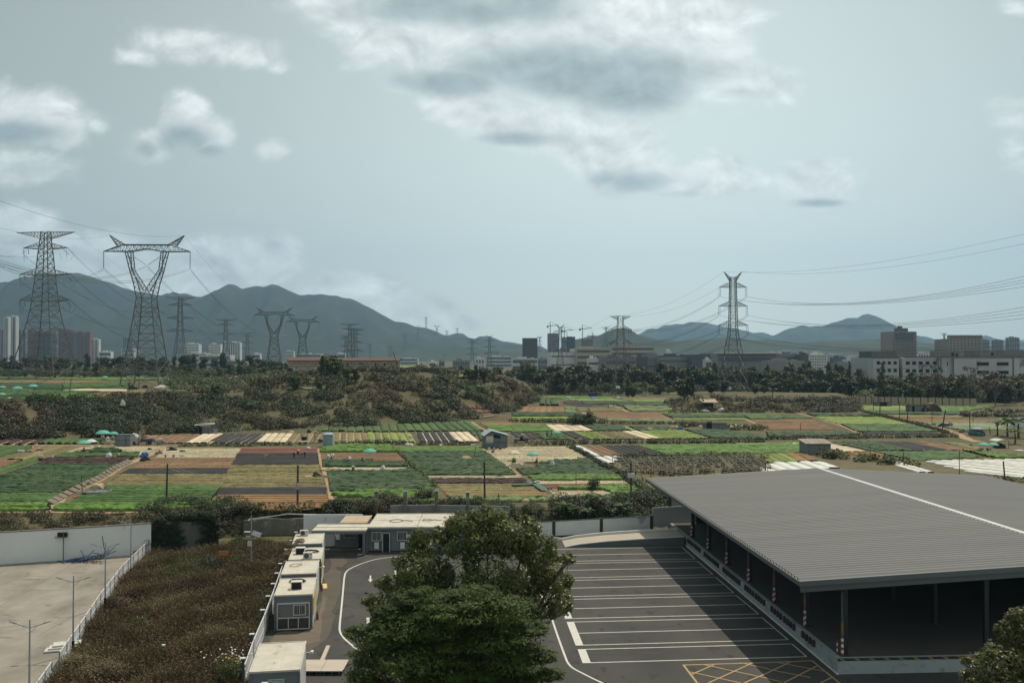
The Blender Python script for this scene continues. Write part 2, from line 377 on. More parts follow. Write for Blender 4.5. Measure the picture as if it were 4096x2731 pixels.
MK['maroon']=crop_mat('maroon_leaves',(.030,.014,.014),(.055,.024,.022),fine=(6,(.09,.045,.035),.62))
MK['red']=crop_mat('red_seedlings',(.14,.05,.035),(.19,.075,.05))
MK['brown']=mat('turned_soil',(.175,.10,.058),(.26,.16,.095),scale=1.4,rough=.95,fine=(4,(.10,.085,.04),.56))
MK['orange']=mat('dry_loam',(.27,.15,.07),(.19,.115,.05),scale=1.0,rough=.95,fine=(4,(.13,.12,.04),.58))
MK['black']=mat('black_net',(.022,.022,.022),(.050,.050,.050),scale=.9,rough=.8,spec=.15,stretch=(.25,1,1),contrast=.3)
MK['cream']=mat('cream_net',(.60,.51,.37),(.48,.40,.28),scale=.8,rough=.85)
MK['white']=mat('white_film',(.68,.67,.62),(.50,.50,.45),scale=1.5,rough=.5,spec=.4)
MK['litter']=mat('cut_leaf_litter',(.36,.31,.19),(.50,.48,.34),scale=2.0,rough=.9,fine=(4,(.20,.13,.08),.52))
for _k in ('brown','orange','litter'): rowvar(MK[_k],.85,1.15)
for _k in ('black','cream'): rowvar(MK[_k],.85,1.1)
LEAFY={'dark':.34,'green':.32,'bright':.36,'lime':.2,'pale':.26,'maroon':.28,'olive':.17,'red':.12,'brown':.15,'orange':.22,'black':.16,'cream':.22,'white':.26,'litter':.08}
DESC={'dark':'dark green leafy vegetable rows','green':'green leafy vegetable rows','bright':'bright green vegetable rows','lime':'yellow-green vegetable rows','olive':'olive seedling beds','pale':'pale green young crop','maroon':'dark maroon leafy crop','red':'reddish seedling beds','brown':'bare brown raised beds','orange':'dry orange-brown beds','black':'black shade-net covered beds','cream':'cream fleece covered beds','white':'white film covered beds','litter':'harvested ground littered with cut leaves'}
def in_poly(x,y,poly):
    x=np.asarray(x); y=np.asarray(y); c=np.zeros(x.shape,bool); n=len(poly)
    for i in range(n):
        x0,y0=poly[i]; x1,y1=poly[(i+1)%n]
        k=((y0>y)!=(y1>y))&(x<(x1-x0)*(y-y0)/((y1-y0)+1e-12)+x0); c^=k
    return c
PLOTS=[]
def plot(reg,pts,kind,along=None,z=None,pitch=1.75,soil=None,h=None,gap=.80,name='crop_field',lbl=None):
    """raised beds inside a surveyed outline; along = two zoomed points giving the direction of the rows (default: across the view)"""
    zz=FZ if z is None else z
    if reg=='px': W=[P(a,b,zz) for a,b in pts]
    else: W=[qP(reg,a,b,zz) for a,b in pts]
    W=[(p[0],p[1]) for p in W]; PLOTS.append(W)
    if along is None: th=0.02
    else:
        if reg=='px': a,b=[P(*t,zz) for t in along]
        else: a,b=[qP(reg,*t,zz) for t in along]
        th=math.atan2(b[1]-a[1],b[0]-a[0])
    c,s=math.cos(th),math.sin(th)
    A=np.array([[p[0]*c+p[1]*s, -p[0]*s+p[1]*c] for p in W])
    md=float(np.mean([p[1] for p in W]))
    if md>240: pitch*=1.25
    if md>330: pitch*=1.5
    seg=max(.45,md/260.0)
    if kind in('black','cream','brown','orange','white'): seg*=1.8
    hh=LEAFY[kind] if h is None else h
    leafy=kind in('dark','green','bright','lime','pale','maroon','olive')
    rg=np.random.default_rng(int(abs(A[0,0]*13+A[0,1]*7))%99991)
    Vs=[];Fs=[];k=0
    b0,b1=A[:,1].min(),A[:,1].max(); nb=max(1,int(round((b1-b0)/pitch))); pt=(b1-b0)/nb
    prof=np.array([(-.5,0),(-.46,.82),(-.2,1.0),(.2,1.0),(.46,.82),(.5,0)]); m=len(prof)
    for i in range(nb):
        bc=b0+(i+.5)*pt; xs=[]
        for j in range(len(A)):
            p,r=A[j],A[(j+1)%len(A)]
            if (p[1]>bc)!=(r[1]>bc): xs.append(p[0]+(bc-p[1])/(r[1]-p[1])*(r[0]-p[0]))
        xs.sort()
        for x0,x1 in zip(xs[::2],xs[1::2]):
            if x1-x0<.8: continue
            n=max(2,int((x1-x0)/seg)+1); t=np.linspace(x0,x1,n)
            wob=np.cumsum(rg.normal(size=n))*.012; wob-=wob.mean()
            hj=(1+ (rg.uniform(-.45,.45,(n,m)) if leafy else rg.uniform(-.12,.12,(n,m))))
            hrow=1+rg.uniform(-.15,.15)
            a_=np.repeat(t[:,None],m,1)+ (rg.uniform(-.3,.3,(n,m))*seg if leafy else 0)
            a_[0]=t[0]; a_[-1]=t[-1]
            w_=pt*gap*(1+(rg.uniform(-.10,.10,(n,1)) if leafy else rg.uniform(-.03,.03,(n,1))))
            b_=bc+wob[:,None]+prof[None,:,0]*w_
            z_=zz+.015+prof[None,:,1]*hh*hj*hrow
            Vx=a_*c-b_*s; Vy=a_*s+b_*c
            Vs.append(np.stack([Vx,Vy,z_],-1).reshape(-1,3))
            ia,ja=np.meshgrid(np.arange(n-1),np.arange(m-1),indexing='ij'); base=(ia*m+ja).ravel()+k
            Fs.append(np.stack([base,base+m,base+m+1,base+1],1)); k+=n*m
    n_=len(W)
    if not Vs: return None
    V=np.concatenate(Vs+[np.array([[p[0],p[1],zz+.008] for p in W])]); Fq=np.concatenate(Fs)
    me=mesh_np(name,V,Fq,[MK[kind],soil or SOIL],smooth=False)
    # soil sheet as an n-gon
    md_=me.data; import bmesh
    bm=bmesh.new(); bm.from_mesh(md_); bm.verts.ensure_lookup_table()
    try:
        f=bm.faces.new([bm.verts[k+i] for i in range(n_)]); f.material_index=1; f.normal_update()
        if f.normal.z<0: f.normal_flip()
        bmesh.ops.triangulate(bm,faces=[f])
    except Exception as e: print('plot sheet',e)
    bm.to_mesh(md_); bm.free()
    tag(me,lbl or DESC[kind],kind='structure')
    return me
# lower fields, left
TAN=SOIL_TAN
def sheet(name,reg,pts,m,z,dz=0.004,lbl=None,thick=None):
    W=[(P(a,b,z) if reg=='px' else qP(reg,a,b,z)) for a,b in pts]
    mb=MB(); mb.quad(*[(p[0],p[1],z+dz) for p in W]); o=mb.build(name,m); 
    nz=o.data.polygons[0].normal.z
    if nz<0: o.data.flip_normals()
    return tag(o,lbl,kind='structure')
# general field soil between plots (paths and headlands)
sheet('field_soil','E',[(-400,735),(1300,735),(3000,760),(5000,730),(9800,720),(9800,1000),(6000,1060),(4600,1210),(2600,1225),(2300,1325),(0,1338),(-1400,1338)],mat('headland',(.17,.125,.075),(.075,.075,.034),scale=.35,detail=8,rough=.95,fine=(2.5,(.07,.09,.03),.55)),FZ,-.012)
plot('E',[(-300,1130),(0,1015),(330,918),(1065,917),(1040,960),(780,1110),(570,1180),(-300,1180)],'dark')
plot('E',[(-300,1182),(570,1184),(440,1280),(-300,1280)],'green')
plot('E',[(-300,1284),(430,1285),(445,1333),(-300,1333)],'bright',h=.4)
plot('E',[(425,858),(1195,858),(1090,912),(340,912)],'maroon')
plot('E',[(560,817),(1245,812),(1240,842),(490,855)],'green')
plot('E',[(870,775),(1010,775),(1100,797),(1060,805),(800,806),(820,790)],'dark',h=.4)
plot('E',[(740,755),(1455,755),(1250,845),(1245,810),(1110,790),(900,772),(700,800),(560,812),(500,855),(440,855)],'litter',soil=STRAW)
plot('E',[(430,752),(730,752),(440,855),(350,880),(60,868),(330,800)],'olive',soil=STRAW,along=((430,752),(60,868)))
plot('E',[(-200,752),(320,752),(60,832),(-200,870)],'green',along=((320,752),(-100,860)),soil=STRAW)
plot('E',[(330,755),(415,752),(290,798),(205,798)],'brown',along=((330,755),(205,798)))
plot('E',[(330,864),(358,872),(0,990),(-200,1040),(-200,1010),(0,955)],'green',along=((358,870),(0,980)))
plot('E',[(-150,882),(200,877),(0,948),(-150,990)],'brown',soil=TAN)
plot('E',[(430,690),(870,690),(1030,690),(1030,728),(335,730)],'green',along=((430,690),(335,730)))
plot('E',[(-200,695),(420,695),(330,738),(-200,738)],'maroon',soil=TAN,along=((420,695),(330,738)),gap=.6,pitch=2.6)
# right of the ditch
plot('E',[(1480,770),(2165,770),(2120,852),(1395,853)],'litter',soil=TAN,pitch=1.5)
plot('E',[(1395,857),(2120,856),(2062,949),(1175,950),(1255,905)],'brown',soil=SOIL_RED,pitch=1.5)
plot('E',[(1165,954),(2060,952),(2033,1000),(1075,1002)],'black',gap=.92)
plot('E',[(1065,1007),(2030,1004),(1992,1104),(955,1104)],'olive')
plot('E',[(950,1107),(1985,1107),(1885,1240),(1900,1272),(625,1272),(700,1205),(960,1165)],'green',h=.22)
plot('E',[(622,1275),(1905,1275),(1940,1302),(1600,1322),(1000,1332),(475,1330),(505,1287)],'bright',h=.4)
plot('E',[(1300,652),(1800,645),(1650,722),(1480,724),(1290,690)],'brown',soil=SOIL_RED,along=((1800,645),(1650,722)),h=.2)
plot('E',[(1812,643),(2000,641),(1860,721),(1662,723)],'cream',along=((2000,641),(1860,721)),gap=.85)
plot('E',[(2004,640),(2424,640),(2294,722),(1868,722)],'black',soil=MK['cream'],along=((2424,640),(2294,722)),gap=.82)
plot('F',[(85,638),(333,636),(268,718),(5,718)],'cream',along=((333,636),(268,718)),gap=.88)
plot('F',[(337,638),(640,636),(600,718),(273,718)],'olive',along=((640,636),(600,718)),soil=TAN,h=.08)
# centre-left column of beds
plot('F',[(-124,767),(543,767),(550,812),(-160,812)],'red',soil=SOIL_RED)
plot('F',[(-162,815),(550,815),(560,918),(-222,920)],'black',gap=.9)
plot('F',[(-225,923),(565,921),(628,1121),(-332,1121)],'olive',soil=SOIL)
plot('F',[(-333,1124),(630,1124),(636,1189),(-352,1187)],'black',gap=.9)
plot('F',[(-352,1191),(638,1193),(652,1288),(450,1318),(0,1332),(-220,1300)],'orange',soil=SOIL_TAN,h=.22)
# middle
plot('F',[(572,806),(605,768),(760,747),(1200,747),(1262,806)],'bright',h=.45)
plot('F',[(582,812),(1262,811),(1338,880),(592,880)],'brown')
plot('F',[(596,882),(1040,882),(1040,896),(1337,898),(1363,938),(602,938)],'dark',h=.4)
plot('F',[(604,941),(1378,941),(1240,974),(612,974)],'litter',soil=STRAW)
plot('F',[(640,979),(1235,976),(1380,952),(1478,1003),(1585,1128),(1440,1150),(700,1158),(668,1160)],'dark')
plot('F',[(672,1172),(1440,1156),(1600,1140),(1605,1268),(1150,1268),(1000,1225),(690,1200)],'bright',h=.5)
plot('F',[(1232,757),(1985,754),(2050,800),(1262,806)],'bright',h=.2)
plot('F',[(1265,809),(2055,803),(2290,970),(2340,1008),(1515,1010),(1390,932),(1340,860)],'dark')
plot('F',[(1525,1018),(2345,1012),(2390,1040),(1552,1045)],'litter',soil=MK['litter'],pitch=1.3)
plot('F',[(1558,1048),(2400,1043),(2450,1083),(1612,1088)],'maroon')
plot('F',[(1614,1091),(2460,1087),(2590,1165),(1690,1168)],'olive',soil=SOIL,h=.15)
plot('F',[(1692,1171),(2590,1168),(2640,1200),(1715,1203)],'orange')
plot('F',[(1715,1206),(2645,1203),(2690,1245),(2294,1250),(1750,1240)],'pale',h=.4,soil=SOIL)
# upper strips
plot('F',[(500,612),(620,592),(1000,572),(1700,537),(1915,531),(2035,612),(1000,622)],'green',along=((1700,537),(1790,612)),h=.3,gap=.86)
plot('F',[(700,630),(990,630),(990,716),(700,717)],'olive',along=((850,630),(850,716)),soil=TAN,h=.12,gap=.72)
plot('F',[(992,630),(1380,631),(1432,712),(992,716)],'lime',along=((1180,630),(1210,716)),soil=TAN,gap=.72)
plot('F',[(1432,629),(1732,629),(1800,709),(1482,711)],'black',along=((1732,629),(1800,709)),soil=MK['cream'],gap=.84)
plot('F',[(1735,628),(1900,624),(2008,711),(1805,711)],'cream',along=((1900,624),(2008,711)),gap=.9)
plot('F',[(1915,625),(2010,620),(2050,700),(2010,700)],'dark',along=((2010,620),(2060,700)))
plot('F',[(2000,530),(2294,532),(2440,556),(2045,562)],'orange',h=.1)
plot('F',[(2050,564),(2590,562),(2660,618),(2120,618),(2090,600)],'bright',h=.3)
# right of the diagonal path
plot('G',[(-240,792),(-40,757),(510,752),(680,862),(380,879),(250,897),(0,903),(-60,940)],'litter',soil=STRAW,pitch=1.4)
plot('G',[(255,903),(380,882),(690,867),(782,945),(930,1004),(100,1010),(30,948),(200,945)],'dark',h=.35)
plot('G',[(132,1018),(932,1009),(988,1055),(192,1060)],'bright',h=.35)
plot('G',[(195,1063),(1000,1058),(1038,1085),(232,1088)],'litter',soil=MK['litter'])
plot('G',[(236,1091),(1045,1087),(1060,1104),(285,1124)],'red',soil=SOIL_RED)
plot('G',[(410,1127),(1062,1108),(1200,1190),(960,1195),(830,1150),(420,1150)],'bright',h=.4)
plot('G',[(335,1152),(830,1152),(960,1195),(400,1208)],'litter',soil=MK['litter'],pitch=1.3)
plot('G',[(555,753),(618,753),(803,841),(745,845)],'white',along=((618,753),(803,841)))
plot('G',[(622,752),(790,746),(1018,835),(808,842)],'brown',along=((790,746),(1018,835)))
plot('G',[(794,745),(1110,743),(1378,830),(1022,838)],'black',along=((1110,743),(1378,830)),soil=MK['black'],gap=.88)
plot('G',[(742,851),(958,846),(972,880),(880,913),(795,880)],'white',along=((860,848),(960,890)))
plot('G',[(1115,742),(2294,723),(2632,716),(2650,806),(1392,828)],'bright',h=.2,soil=SOIL)
plot('G',[(0,540),(285,548),(300,560),(0,563)],'orange')
plot('G',[(0,566),(300,562),(382,618),(0,625)],'bright',h=.3)
plot('G',[(304,559),(618,563),(738,615),(388,619)],'cream',along=((618,563),(738,615)),pitch=2.2,gap=.93)
plot('G',[(624,562),(975,573),(1056,613),(744,613)],'dark',h=.4)
plot('G',[(978,574),(1040,576),(1128,611),(1060,613)],'lime',along=((1040,576),(1128,611)))
plot('G',[(-20,630),(200,627),(288,680),(95,690)],'black',along=((200,627),(288,680)))
plot('G',[(204,627),(438,627),(525,690),(292,690)],'green',h=.3)
plot('G',[(442,626),(560,623),(718,690),(624,690)],'black',along=((560,623),(718,690)))
plot('G',[(564,622),(700,621),(900,688),(722,690)],'lime',along=((700,621),(900,688)))
plot('G',[(704,621),(978,618),(1195,688),(904,688)],'olive',along=((978,618),(1195,688)),soil=SOIL)
plot('G',[(982,618),(1130,616),(1352,684),(1200,687)],'cream',along=((1130,616),(1352,684)))
plot('G',[(1140,612),(1540,609),(1775,680),(1362,684)],'lime',along=((1540,609),(1775,680)),gap=.92)
plot('G',[(1544,602),(1900,606),(2250,662),(2294,690),(1785,680)],'dark',h=.35)
plot('G',[(1045,574),(1395,581),(1425,606),(1135,611)],'dark',h=.35)
plot('G',[(0,449),(560,456),(660,483),(0,485)],'dark',h=.45)
plot('G',[(0,487),(658,487),(664,512),(0,515)],'lime')
plot('G',[(110,396),(468,399),(470,445),(62,445)],'orange',along=((300,396),(280,445)),h=.1)
plot('G',[(476,401),(568,403),(574,453),(476,448)],'pale',h=.4)
plot('G',[(574,404),(980,411),(1000,437),(602,437)],'olive',soil=SOIL)
plot('G',[(235,332),(290,333),(300,386),(240,380)],'dark',along=((262,333),(270,384)),h=.7)
plot('G',[(294,335),(330,335),(340,386),(305,386)],'dark',along=((312,335),(322,384)),h=.7)
plot('G',[(334,335),(420,337),(428,386),(344,386)],'dark',along=((380,335),(385,384)),h=.7)
plot('G',[(672,448),(1290,448),(1398,500),(782,502)],'brown')
plot('G',[(784,506),(1402,503),(1450,538),(862,522)],'pale')
plot('G',[(1000,393),(1560,401),(1600,425),(1085,440),(1020,420)],'pale',h=.5)
plot('G',[(1312,450),(2000,460),(2010,466),(1330,462)],'lime')
plot('G',[(1340,466),(2020,470),(2090,496),(1440,496)],'dark',h=.4)
plot('G',[(1440,500),(2100,500),(2112,514),(1445,512)],'lime')
plot('G',[(1950,456),(2294,460),(2700,500),(2130,506),(2060,480)],'green')
plot('G',[(2120,512),(2700,506),(2730,535),(2180,535)],'brown')
plot('G',[(2180,545),(2730,538),(2900,600),(2300,600),(2240,570)],'brown')
plot('G',[(140,304),(480,304),(900,312),(900,322),(430,322)],'bright')
plot('G',[(420,326),(900,326),(1050,345),(620,344)],'lime')
plot('G',[(620,348),(1050,350),(1090,368),(640,372)],'dark',h=.4)
plot('G',[(455,350),(600,350),(860,385),(600,390),(475,374)],'black',gap=.9)
plot('G',[(910,312),(1400,318),(1420,332),(1000,330)],'olive',soil=SOIL)
plot('G',[(1075,334),(1420,336),(1428,350),(1090,350)],'lime')
plot('G',[(1095,353),(1425,353),(1430,372),(1105,372)],'dark',h=.4)
plot('G',[(930,376),(1430,376),(1440,388),(960,388)],'dark',h=.4)
plot('G',[(700,246),(1200,246),(1480,252),(1480,280),(1200,282),(760,275)],'pale')
# right side
plot('H',[(410,487),(1000,489),(1285,555),(620,550)],'lime',gap=.92)
plot('H',[(660,559),(1300,562),(1515,620),(790,618)],'green',gap=.92)
plot('H',[(350,457),(880,464),(950,484),(405,481)],'dark',h=.4)
plot('H',[(-10,626),(700,627),(825,645),(400,665),(0,672)],'dark',h=.35)
plot('H',[(840,624),(1510,626),(1500,640),(900,642)],'black',gap=.95)
plot('H',[(800,390),(1300,392),(1500,397),(1490,440),(850,432)],'lime',gap=.9)
plot('H',[(1500,394),(1990,400),(1740,438),(1500,440)],'bright')
plot('H',[(860,436),(1735,443),(1735,470),(1000,465)],'dark',h=.4)
plot('H',[(1010,470),(1735,475),(1735,500),(1130,492)],'olive',soil=SOIL)
plot('H',[(1140,496),(2260,520),(2300,528),(1320,528),(1220,512)],'orange',h=.1)
plot('H',[(1330,532),(2270,534),(2350,600),(1760,606),(1520,570)],'pale',h=.2,gap=.95)
plot('H',[(505,717),(930,713),(1308,794),(960,799),(640,742)],'dark',along=((930,713),(1308,794)),h=.35)
plot('H',[(195,726),(500,723),(640,746),(868,799),(700,800),(570,772),(345,755)],'cream',along=((500,723),(868,799)))
plot('H',[(934,713),(1258,713),(1598,784),(1312,792)],'black',along=((1258,713),(1598,784)),gap=.93)
plot('H',[(1280,702),(1540,722),(1900,775),(1890,800),(1602,782)],'brown',soil=SOIL_RED,along=((1540,722),(1890,790)))
plot('H',[(1545,720),(1700,722),(1930,772),(1900,775)],'pale',soil=STRAW,along=((1600,720),(1915,772)))
plot('H',[(964,803),(1638,791),(1945,850),(1300,878)],'green',h=.2,gap=.92)
plot('H',[(694,806),(950,802),(1195,868),(1050,878)],'orange',along=((950,802),(1195,868)))
plot('H',[(-20,820),(140,816),(300,888),(-20,893)],'lime',along=((140,816),(300,888)),h=.12)
plot('H',[(144,815),(338,813),(458,880),(304,888)],'orange',soil=TAN,along=((338,813),(458,880)))
plot('H',[(1740,788),(1900,800),(2294,842),(2400,856),(1990,852)],'bright',h=.35)
plot('H',[(1405,886),(2294,872),(2900,870),(2900,1030),(2294,1035),(1960,1005),(1800,985)],'white',along=((1500,884),(2294,965)),gap=.72,pitch=1.9,soil=SOIL)
plot('H',[(1110,905),(1200,905),(1500,992),(1340,988)],'white',along=((1200,905),(1500,992)),soil=SOIL)
plot('H',[(80,910),(500,903),(620,945),(500,990),(-40,990),(-40,960)],'white',along=((440,903),(560,945)),gap=.85,pitch=2.3,h=.5)
# track on the right, and the long tan paths
PATH=mat('trodden_path',(.36,.25,.16),(.27,.185,.11),scale=.7,rough=.95,fine=(3,(.42,.33,.22),.6))
def path_strip(name,reg,pts,wd,z=FZ,dz=.05,m=None,lbl=None):
    W=[Vector((P(a,b,z) if reg=='px' else qP(reg,a,b,z))) for a,b in pts]
    # resample with wander
    out=[]
    for a,b in zip(W[:-1],W[1:]):
        n=max(2,int((b-a).length/2.0))
        for i in range(n): out.append(a.lerp(b,i/n))
    out.append(W[-1]); mb=MB(); prev=None; vs=[]; random.seed(len(out))
    for i,p in enumerate(out):
        d=(out[min(i+1,len(out)-1)]-out[max(i-1,0)]); d.z=0; d.normalize(); nrm=Vector((-d.y,d.x,0)); k=wd*.5*random.uniform(.75,1.2)
        vs+= [p+nrm*k+Vector((0,0,dz-.04)), p+nrm*k*.6+Vector((0,0,dz)), p-nrm*k*.6+Vector((0,0,dz)), p-nrm*k+Vector((0,0,dz-.04))]
    fs=[]
    for i in range(len(out)-1):
        for j in range(3): fs.append((4*i+j,4*i+4+j,4*i+5+j,4*i+1+j))
    mb.add(vs,fs); o=mb.build(name,m or PATH,smooth=False)
    if o.data.polygons[0].normal.z<0: o.data.flip_normals()
    return tag(o,lbl,kind='structure')
path_strip('path','F',[(545,770),(575,850),(600,950),(635,1040),(650,1130),(668,1230)],.9)
path_strip('path','F',[(1995,745),(2100,850),(2294,960),(2410,1085),(2560,1180),(2700,1245)],1.1)
path_strip('path','F',[(1925,530),(1985,570),(2060,615)],1.2)
path_strip('path','G',[(640,447),(700,490),(745,520)],1.5)
path_strip('path','G',[(1300,450),(1380,490),(1450,530)],1.2)
path_strip('path','G',[(1940,455),(2050,490),(2150,530),(2294,580)],1.5)
path_strip('path','G',[(870,385),(950,400),(1040,440)],1.5)
path_strip('path','H',[(1000,468),(1200,515),(1440,560),(1560,590),(1700,640),(1800,690),(1900,712)],2.2)
path_strip('path','H',[(270,455),(420,490),(560,535),(660,565),(800,625)],1.0)
path_strip('path','E',[(-200,1340),(0,1340),(450,1338),(900,1346),(1400,1334),(1940,1310)],1.0)
path_strip('path','E',[(460,1335),(465,1300),(560,1200),(800,1095),(960,1010),(1100,920),(1260,860),(1420,785),(1465,755)],1.6)
path_strip('path','E',[(-200,742),(400,742),(870,742),(1480,748),(1640,746)],1.2)
# terrace fields (upper left)
plot('E',[(-200,250),(180,240),(560,255),(900,262),(600,290),(250,300),(-200,300)],'green',z=TZ,h=.3)
plot('E',[(-200,185),(320,190),(560,205),(560,245),(-200,240)],'dark',z=TZ,h=.4)
plot('E',[(-200,155),(330,160),(420,165),(320,182),(-200,178)],'olive',z=TZ)
plot('E',[(-200,125),(150,128),(430,150),(-200,152)],'green',z=TZ)
plot('E',[(570,250),(740,237),(1140,242),(1150,256),(600,256)],'cream',z=TZ)
plot('E',[(330,180),(430,166),(900,160),(1000,170),(640,178)],'orange',z=TZ,soil=TAN,h=.08)
plot('E',[(560,185),(1150,180),(1160,235),(740,232),(570,245)],'green',z=TZ)
plot('E',[(620,135),(1500,140),(1560,155),(1000,160),(440,150)],'bright',z=TZ)
plot('E',[(1200,246),(1900,242),(2000,256),(1500,284),(1200,266)],'olive',z=TZ,soil=TAN,h=.06)
plot('E',[(800,282),(1190,258),(1480,286),(1000,318)],'orange',z=TZ,soil=TAN,h=.06)
plot('E',[(240,318),(520,292),(780,285),(970,318),(700,330),(300,350)],'bright',z=TZ)
plot('E',[(-200,310),(240,310),(230,350),(-200,380)],'dark',z=TZ,soil=STRAW)
path_strip('path','E',[(985,322),(1500,296),(1850,280),(2010,262)],1.0,z=TZ)
path_strip('path','E',[(1860,165),(1990,150),(2160,130),(2294,105)],5,z=TZ)
path_strip('path','E',[(-200,385),(100,378),(250,350),(390,352)],1.3,z=TZ)


def drape(name,reg,pts,m,lift=.12,lbl=None,n=10):
    """patch laid on sloping ground: outline surveyed onto the terrain and filled as a strip between its two long sides"""
    W=[Vector(on(reg,a,b)) for a,b in pts]; h=len(W)//2; A=W[:h]; B=W[h:][::-1]; vs=[];fs=[]
    def at(P_,f): k=f*(len(P_)-1); i=min(int(k),len(P_)-2); return P_[i].lerp(P_[i+1],k-i)
    N1=24; N2=6
    for i in range(N1+1):
        for j in range(N2+1):
            p=at(A,i/N1).lerp(at(B,i/N1),j/N2); vs.append((p.x,p.y,gz(p.x,p.y)+lift))
    for i in range(N1):
        for j in range(N2): a=i*(N2+1)+j; fs.append((a,a+1,a+N2+2,a+N2+1))
    mb=MB(); mb.add(vs,fs); o=mb.build(name,m,smooth=True)
    if o.data.polygons[0].normal.z<0: o.data.flip_normals()
    return tag(o,lbl,kind='structure')
PALE=mat('pale_bare_earth',(.44,.345,.24),(.33,.25,.17),scale=.5,rough=.95)
drape('path','F',[(-200,122),(0,125),(350,132),(545,146),(545,156),(350,150),(0,150),(-200,150)],PALE)
drape('path','F',[(-40,100),(60,88),(150,66),(185,58),(180,70),(150,82),(60,104),(0,118)],PALE)
drape('path','B',[(960,846),(1100,844),(1300,842),(1395,850),(1395,860),(1300,858),(1100,858),(960,856)],PALE,.2)
drape('crop_field','B',[(1290,822),(1450,822),(1600,826),(1700,838),(1700,850),(1600,848),(1450,846),(1290,846)],MK['lime'],.5)
drape('path','B',[(1700,842),(1740,862),(1770,890),(1750,905),(1730,890),(1700,862)],PALE,.25)
drape('crop_field','B',[(1770,892),(1900,888),(2050,892),(2120,908),(2110,925),(1990,928),(1880,924),(1775,914)],MK['lime'],.5)
drape('path','B',[(1960,932),(2110,928),(2180,940),(2235,962),(2215,970),(2170,952),(2100,938),(1960,938)],PALE,.3)
drape('path','B',[(1830,1215),(2000,1210),(2200,1212),(2200,1228),(2000,1236),(1850,1238)],SOIL_RED,.3)
drape('path','B',[(1790,1180),(2000,1172),(2180,1182),(2190,1196),(2000,1200),(1800,1202)],SOIL_RED,.3)
drape('path','B',[(1850,1265),(2000,1262),(2180,1256),(2120,1272),(2000,1286),(1880,1288)],SOIL,.2)
drape('grass_terrace','B',[(270,1022),(450,1020),(650,1018),(650,1026),(450,1030),(270,1030)],MK['pale'],.5)
# ---------------------------------------------------------------- paved lots
ASPH=mat('asphalt',(.032,.033,.032),(.072,.069,.064),scale=.16,detail=12,rough=.88,stretch=(1,.7,1),fine=(.9,(.036,.034,.032),.60))
CONC=mat('yard_concrete',(.165,.15,.128),(.315,.288,.245),scale=.28,detail=12,rough=.9,stretch=(.8,.5,1),contrast=.17)
LINE=mat('road_paint',(.60,.59,.55),(.44,.43,.40),scale=3,rough=.7); YLINE=mat('yellow_paint',(.40,.28,.13),(.29,.21,.11),scale=2,rough=.7)
DUST=mat('dusty_edge',(.17,.13,.095),(.11,.095,.075),scale=.5,detail=8,rough=.95)
sheet('asphalt_lot','px',[(930,2760),(1010,2600),(1090,2480),(1150,2330),(1195,2200),(1225,2150),(1500,2140),(2230,2150),(2740,2112),(3500,2112),(6200,3300),(5200,4600),(300,4600)],ASPH,0,.012)
sheet('concrete_yard','px',[(-900,2262),(0,2257),(600,2213),(585,2208),(491,2308),(402,2424),(312,2562),(234,2678),(180,2745),(-100,3400),(-2600,3400)],CONC,0,.010)
def ragged(pts,amp,seed=1,n=7):
    rg=random.Random(seed); out=[]
    for i,a in enumerate(pts):
        b=pts[(i+1)%len(pts)]
        for k in range(n): f=k/n; out.append((a[0]+(b[0]-a[0])*f+rg.uniform(-amp,amp),a[1]+(b[1]-a[1])*f+rg.uniform(-amp,amp)*.5))
    return out
DUST2=mat('light_dust',(.115,.095,.075),(.075,.068,.060),scale=.5,detail=8,rough=.95)
sheet('dusty_strip','px',ragged([(1050,2600),(1110,2520),(1245,2530),(1300,2300),(1340,2180),(1385,2182),(1345,2400),(1300,2560),(1220,2620)],16,1),DUST2,0,.015)
sheet('dusty_strip','px',ragged([(1060,2590),(1110,2525),(1245,2530),(1290,2380),(1305,2385),(1270,2560),(1180,2600)],9,2),DUST,0,.018)
# stains on asphalt: thin irregular patches
STAIN=mat('oil_stain',(.028,.027,.026),(.040,.037,.034),scale=.6,rough=.7)
def stain(reg,x,y,rx,ry,seed=1,m=None,name='stain'):
    rg=np.random.default_rng(seed); pts=[]
    for k in range(22):
        t=2*math.pi*k/22; f=1+rg.uniform(-.3,.3); pts.append((x+math.cos(t)*rx*f,y+math.sin(t)*ry*f))
    return sheet(name,reg,pts,m or STAIN,0,.019)
for i,a in enumerate([(1185,560,45,9),(1170,765,95,12),(1290,770,40,14),(1050,545,60,18),(1010,1350,90,20),(1450,575,30,6)]): stain('J',*a,seed=i+3)
LSTN=mat('yard_stain',(.15,.135,.115),(.22,.20,.17),scale=.5,rough=.9)
for i,a in enumerate([(120,1005,50,5),(300,640,90,6),(430,870,30,8),(540,1040,20,8),(60,1160,60,7),(850,650,26,5),(700,580,60,5),(250,590,18,10),(380,1250,40,12),(60,960,40,5)]): stain('I',*a,seed=i+40,m=LSTN)
for i,a in enumerate([(900,760,160,3.5),(1000,640,190,3),(1150,900,200,4),(1250,1060,230,5),(950,1310,150,6),(1700,1020,150,4),(820,520,140,3),(1300,1300,200,5),(300,1180,30,60),(260,1350,30,50)]): stain('K',*a,seed=i+70)
def line(mb,reg,pts,wd,z=.022):
    W=[Vector((qP(reg,a,b,0) if reg!='px' else P(a,b,0))) for a,b in pts]
    for a,b in zip(W[:-1],W[1:]):
        d=(b-a).normalized(); n=Vector((-d.y,d.x,0))*wd/2; e=d*(wd*.35 if len(W)>2 else 0)
        k=Vector((0,0,z+.0007*(len(mb.f)%5))); vs=[a-n-e+k,b-n+e+k,b+n+e+k,a+n-e+k]; mb.add(vs,[(0,1,2,3)])
